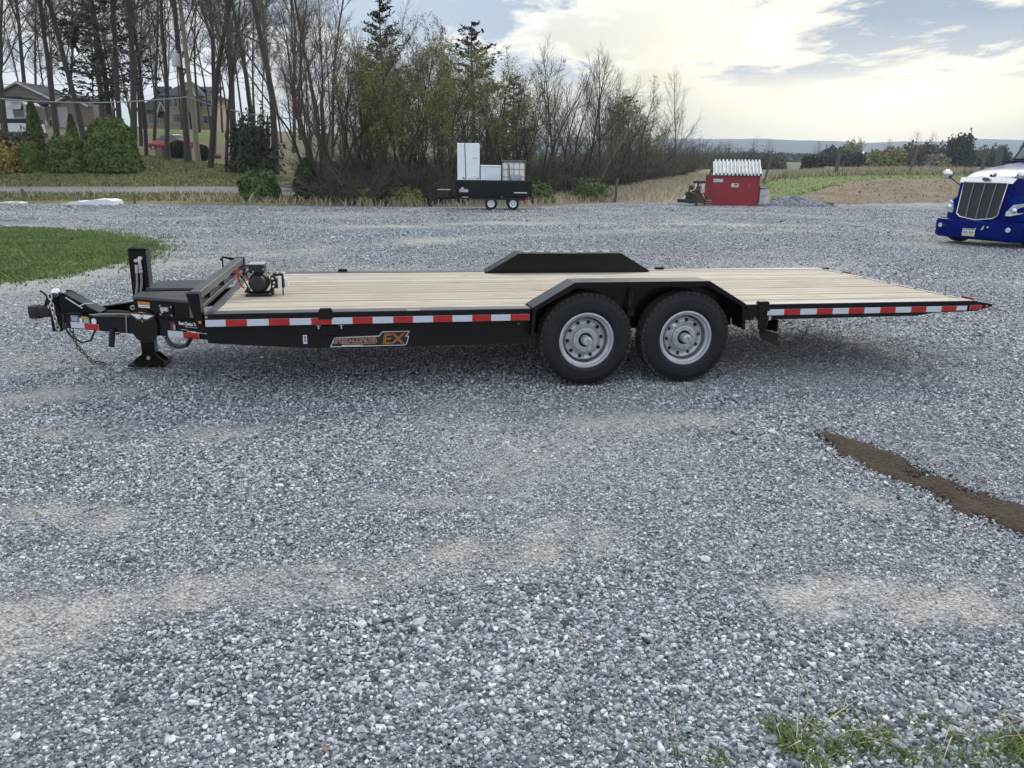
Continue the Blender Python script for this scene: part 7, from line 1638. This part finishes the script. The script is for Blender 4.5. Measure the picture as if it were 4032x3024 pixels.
gn = bpy.data.node_groups.new('stone_scatter', 'GeometryNodeTree'); gn.interface.new_socket('Geometry', in_out='INPUT', socket_type='NodeSocketGeometry'); gn.interface.new_socket('Geometry', in_out='OUTPUT', socket_type='NodeSocketGeometry')
def gnn(k, **kw):
    q = gn.nodes.new(k)
    for a, b_ in kw.items(): setattr(q, a, b_)
    return q
gi, gout = gnn('NodeGroupInput'), gnn('NodeGroupOutput'); GLK = gn.links.new
jn = gnn('GeometryNodeJoinGeometry')
for v in range(6):
    ic = gnn('GeometryNodeMeshIcoSphere'); ic.inputs['Radius'].default_value = 1; ic.inputs['Subdivisions'].default_value = 1 if v < 4 else 2
    sp2 = gnn('GeometryNodeSetPosition'); nz = gnn('ShaderNodeTexNoise', noise_dimensions='4D'); nz.inputs['W'].default_value = v * 3.7; nz.inputs['Scale'].default_value = .75; nz.inputs['Detail'].default_value = 2
    vm = gnn('ShaderNodeVectorMath', operation='SUBTRACT'); vm.inputs[1].default_value = (.5, .5, .5); vs_ = gnn('ShaderNodeVectorMath', operation='SCALE'); vs_.inputs['Scale'].default_value = 2.3
    GLK(nz.outputs['Color'], vm.inputs[0]); GLK(vm.outputs[0], vs_.inputs[0]); GLK(vs_.outputs[0], sp2.inputs['Offset']); GLK(ic.outputs[0], sp2.inputs['Geometry'])
    ss = gnn('GeometryNodeSetShadeSmooth'); ss.inputs['Shade Smooth'].default_value = False; GLK(sp2.outputs[0], ss.inputs[0])
    sm = gnn('GeometryNodeSetMaterial'); sm.inputs['Material'].default_value = STN; GLK(ss.outputs[0], sm.inputs[0])
    ti = gnn('GeometryNodeGeometryToInstance'); GLK(sm.outputs[0], ti.inputs[0]); GLK(ti.outputs[0], jn.inputs[0])
def natt(nm, ty): q = gnn('GeometryNodeInputNamedAttribute', data_type=ty); q.inputs[0].default_value = nm; return q.outputs[0]
mp_ = gnn('GeometryNodeMeshToPoints'); GLK(gi.outputs[0], mp_.inputs[0]); io = gnn('GeometryNodeInstanceOnPoints'); GLK(mp_.outputs[0], io.inputs['Points']); GLK(jn.outputs[0], io.inputs['Instance']); io.inputs['Pick Instance'].default_value = True
GLK(natt('var', 'INT'), io.inputs['Instance Index']); GLK(natt('scl', 'FLOAT_VECTOR'), io.inputs['Scale'])
er = gnn('FunctionNodeEulerToRotation'); GLK(natt('rot', 'FLOAT_VECTOR'), er.inputs[0]); GLK(er.outputs[0], io.inputs['Rotation']); GLK(io.outputs[0], gout.inputs[0])
md = go.modifiers.new('scatter', 'NODES'); md.node_group = gn

# fallen leaves and crumbs on the gravel
LB = MB()
for i in range(20):
    px, py = r9.uniform(0, 4032), r9.uniform(1650, 3000); p = hit(px, py); s = r9.uniform(.010, .022); rm = rotm(r9.normal() * .5, r9.normal() * .5, r9.random() * 6.28)
    pts = [(-1, 0, .1), (-.3, .5, 0), (.6, .4, .15), (1, 0, 0), (.5, -.45, .1), (-.3, -.5, 0)]; LB.add([rm @ (np.array(q) * s) + p + np.array([0, 0, .025]) for q in pts], [list(range(6))])
LB.build('leaf_litter', mat('dead_leaf', (.15, .10, .06), .8, color2=(.27, .20, .13), scale=3), kind='stuff', label='scattered brown dead leaves on the gravel')

# ------------------------------------------------------------------ air
hz = MB().span((-3400, -60, -60), (4600, 3020, 130)).build('haze', bpy.data.materials.new('haze_air'), kind='stuff')
hm = hz.data.materials[0]; hm.use_nodes = True; tt = hm.node_tree; tt.nodes.clear(); pv = tt.nodes.new('ShaderNodeVolumePrincipled'); ho = tt.nodes.new('ShaderNodeOutputMaterial'); pv.inputs['Color'].default_value = (.66, .80, 1.0, 1); pv.inputs['Density'].default_value = .00026; pv.inputs['Anisotropy'].default_value = .2; tt.links.new(pv.outputs[0], ho.inputs['Volume'])
hz.display_type = 'WIRE'
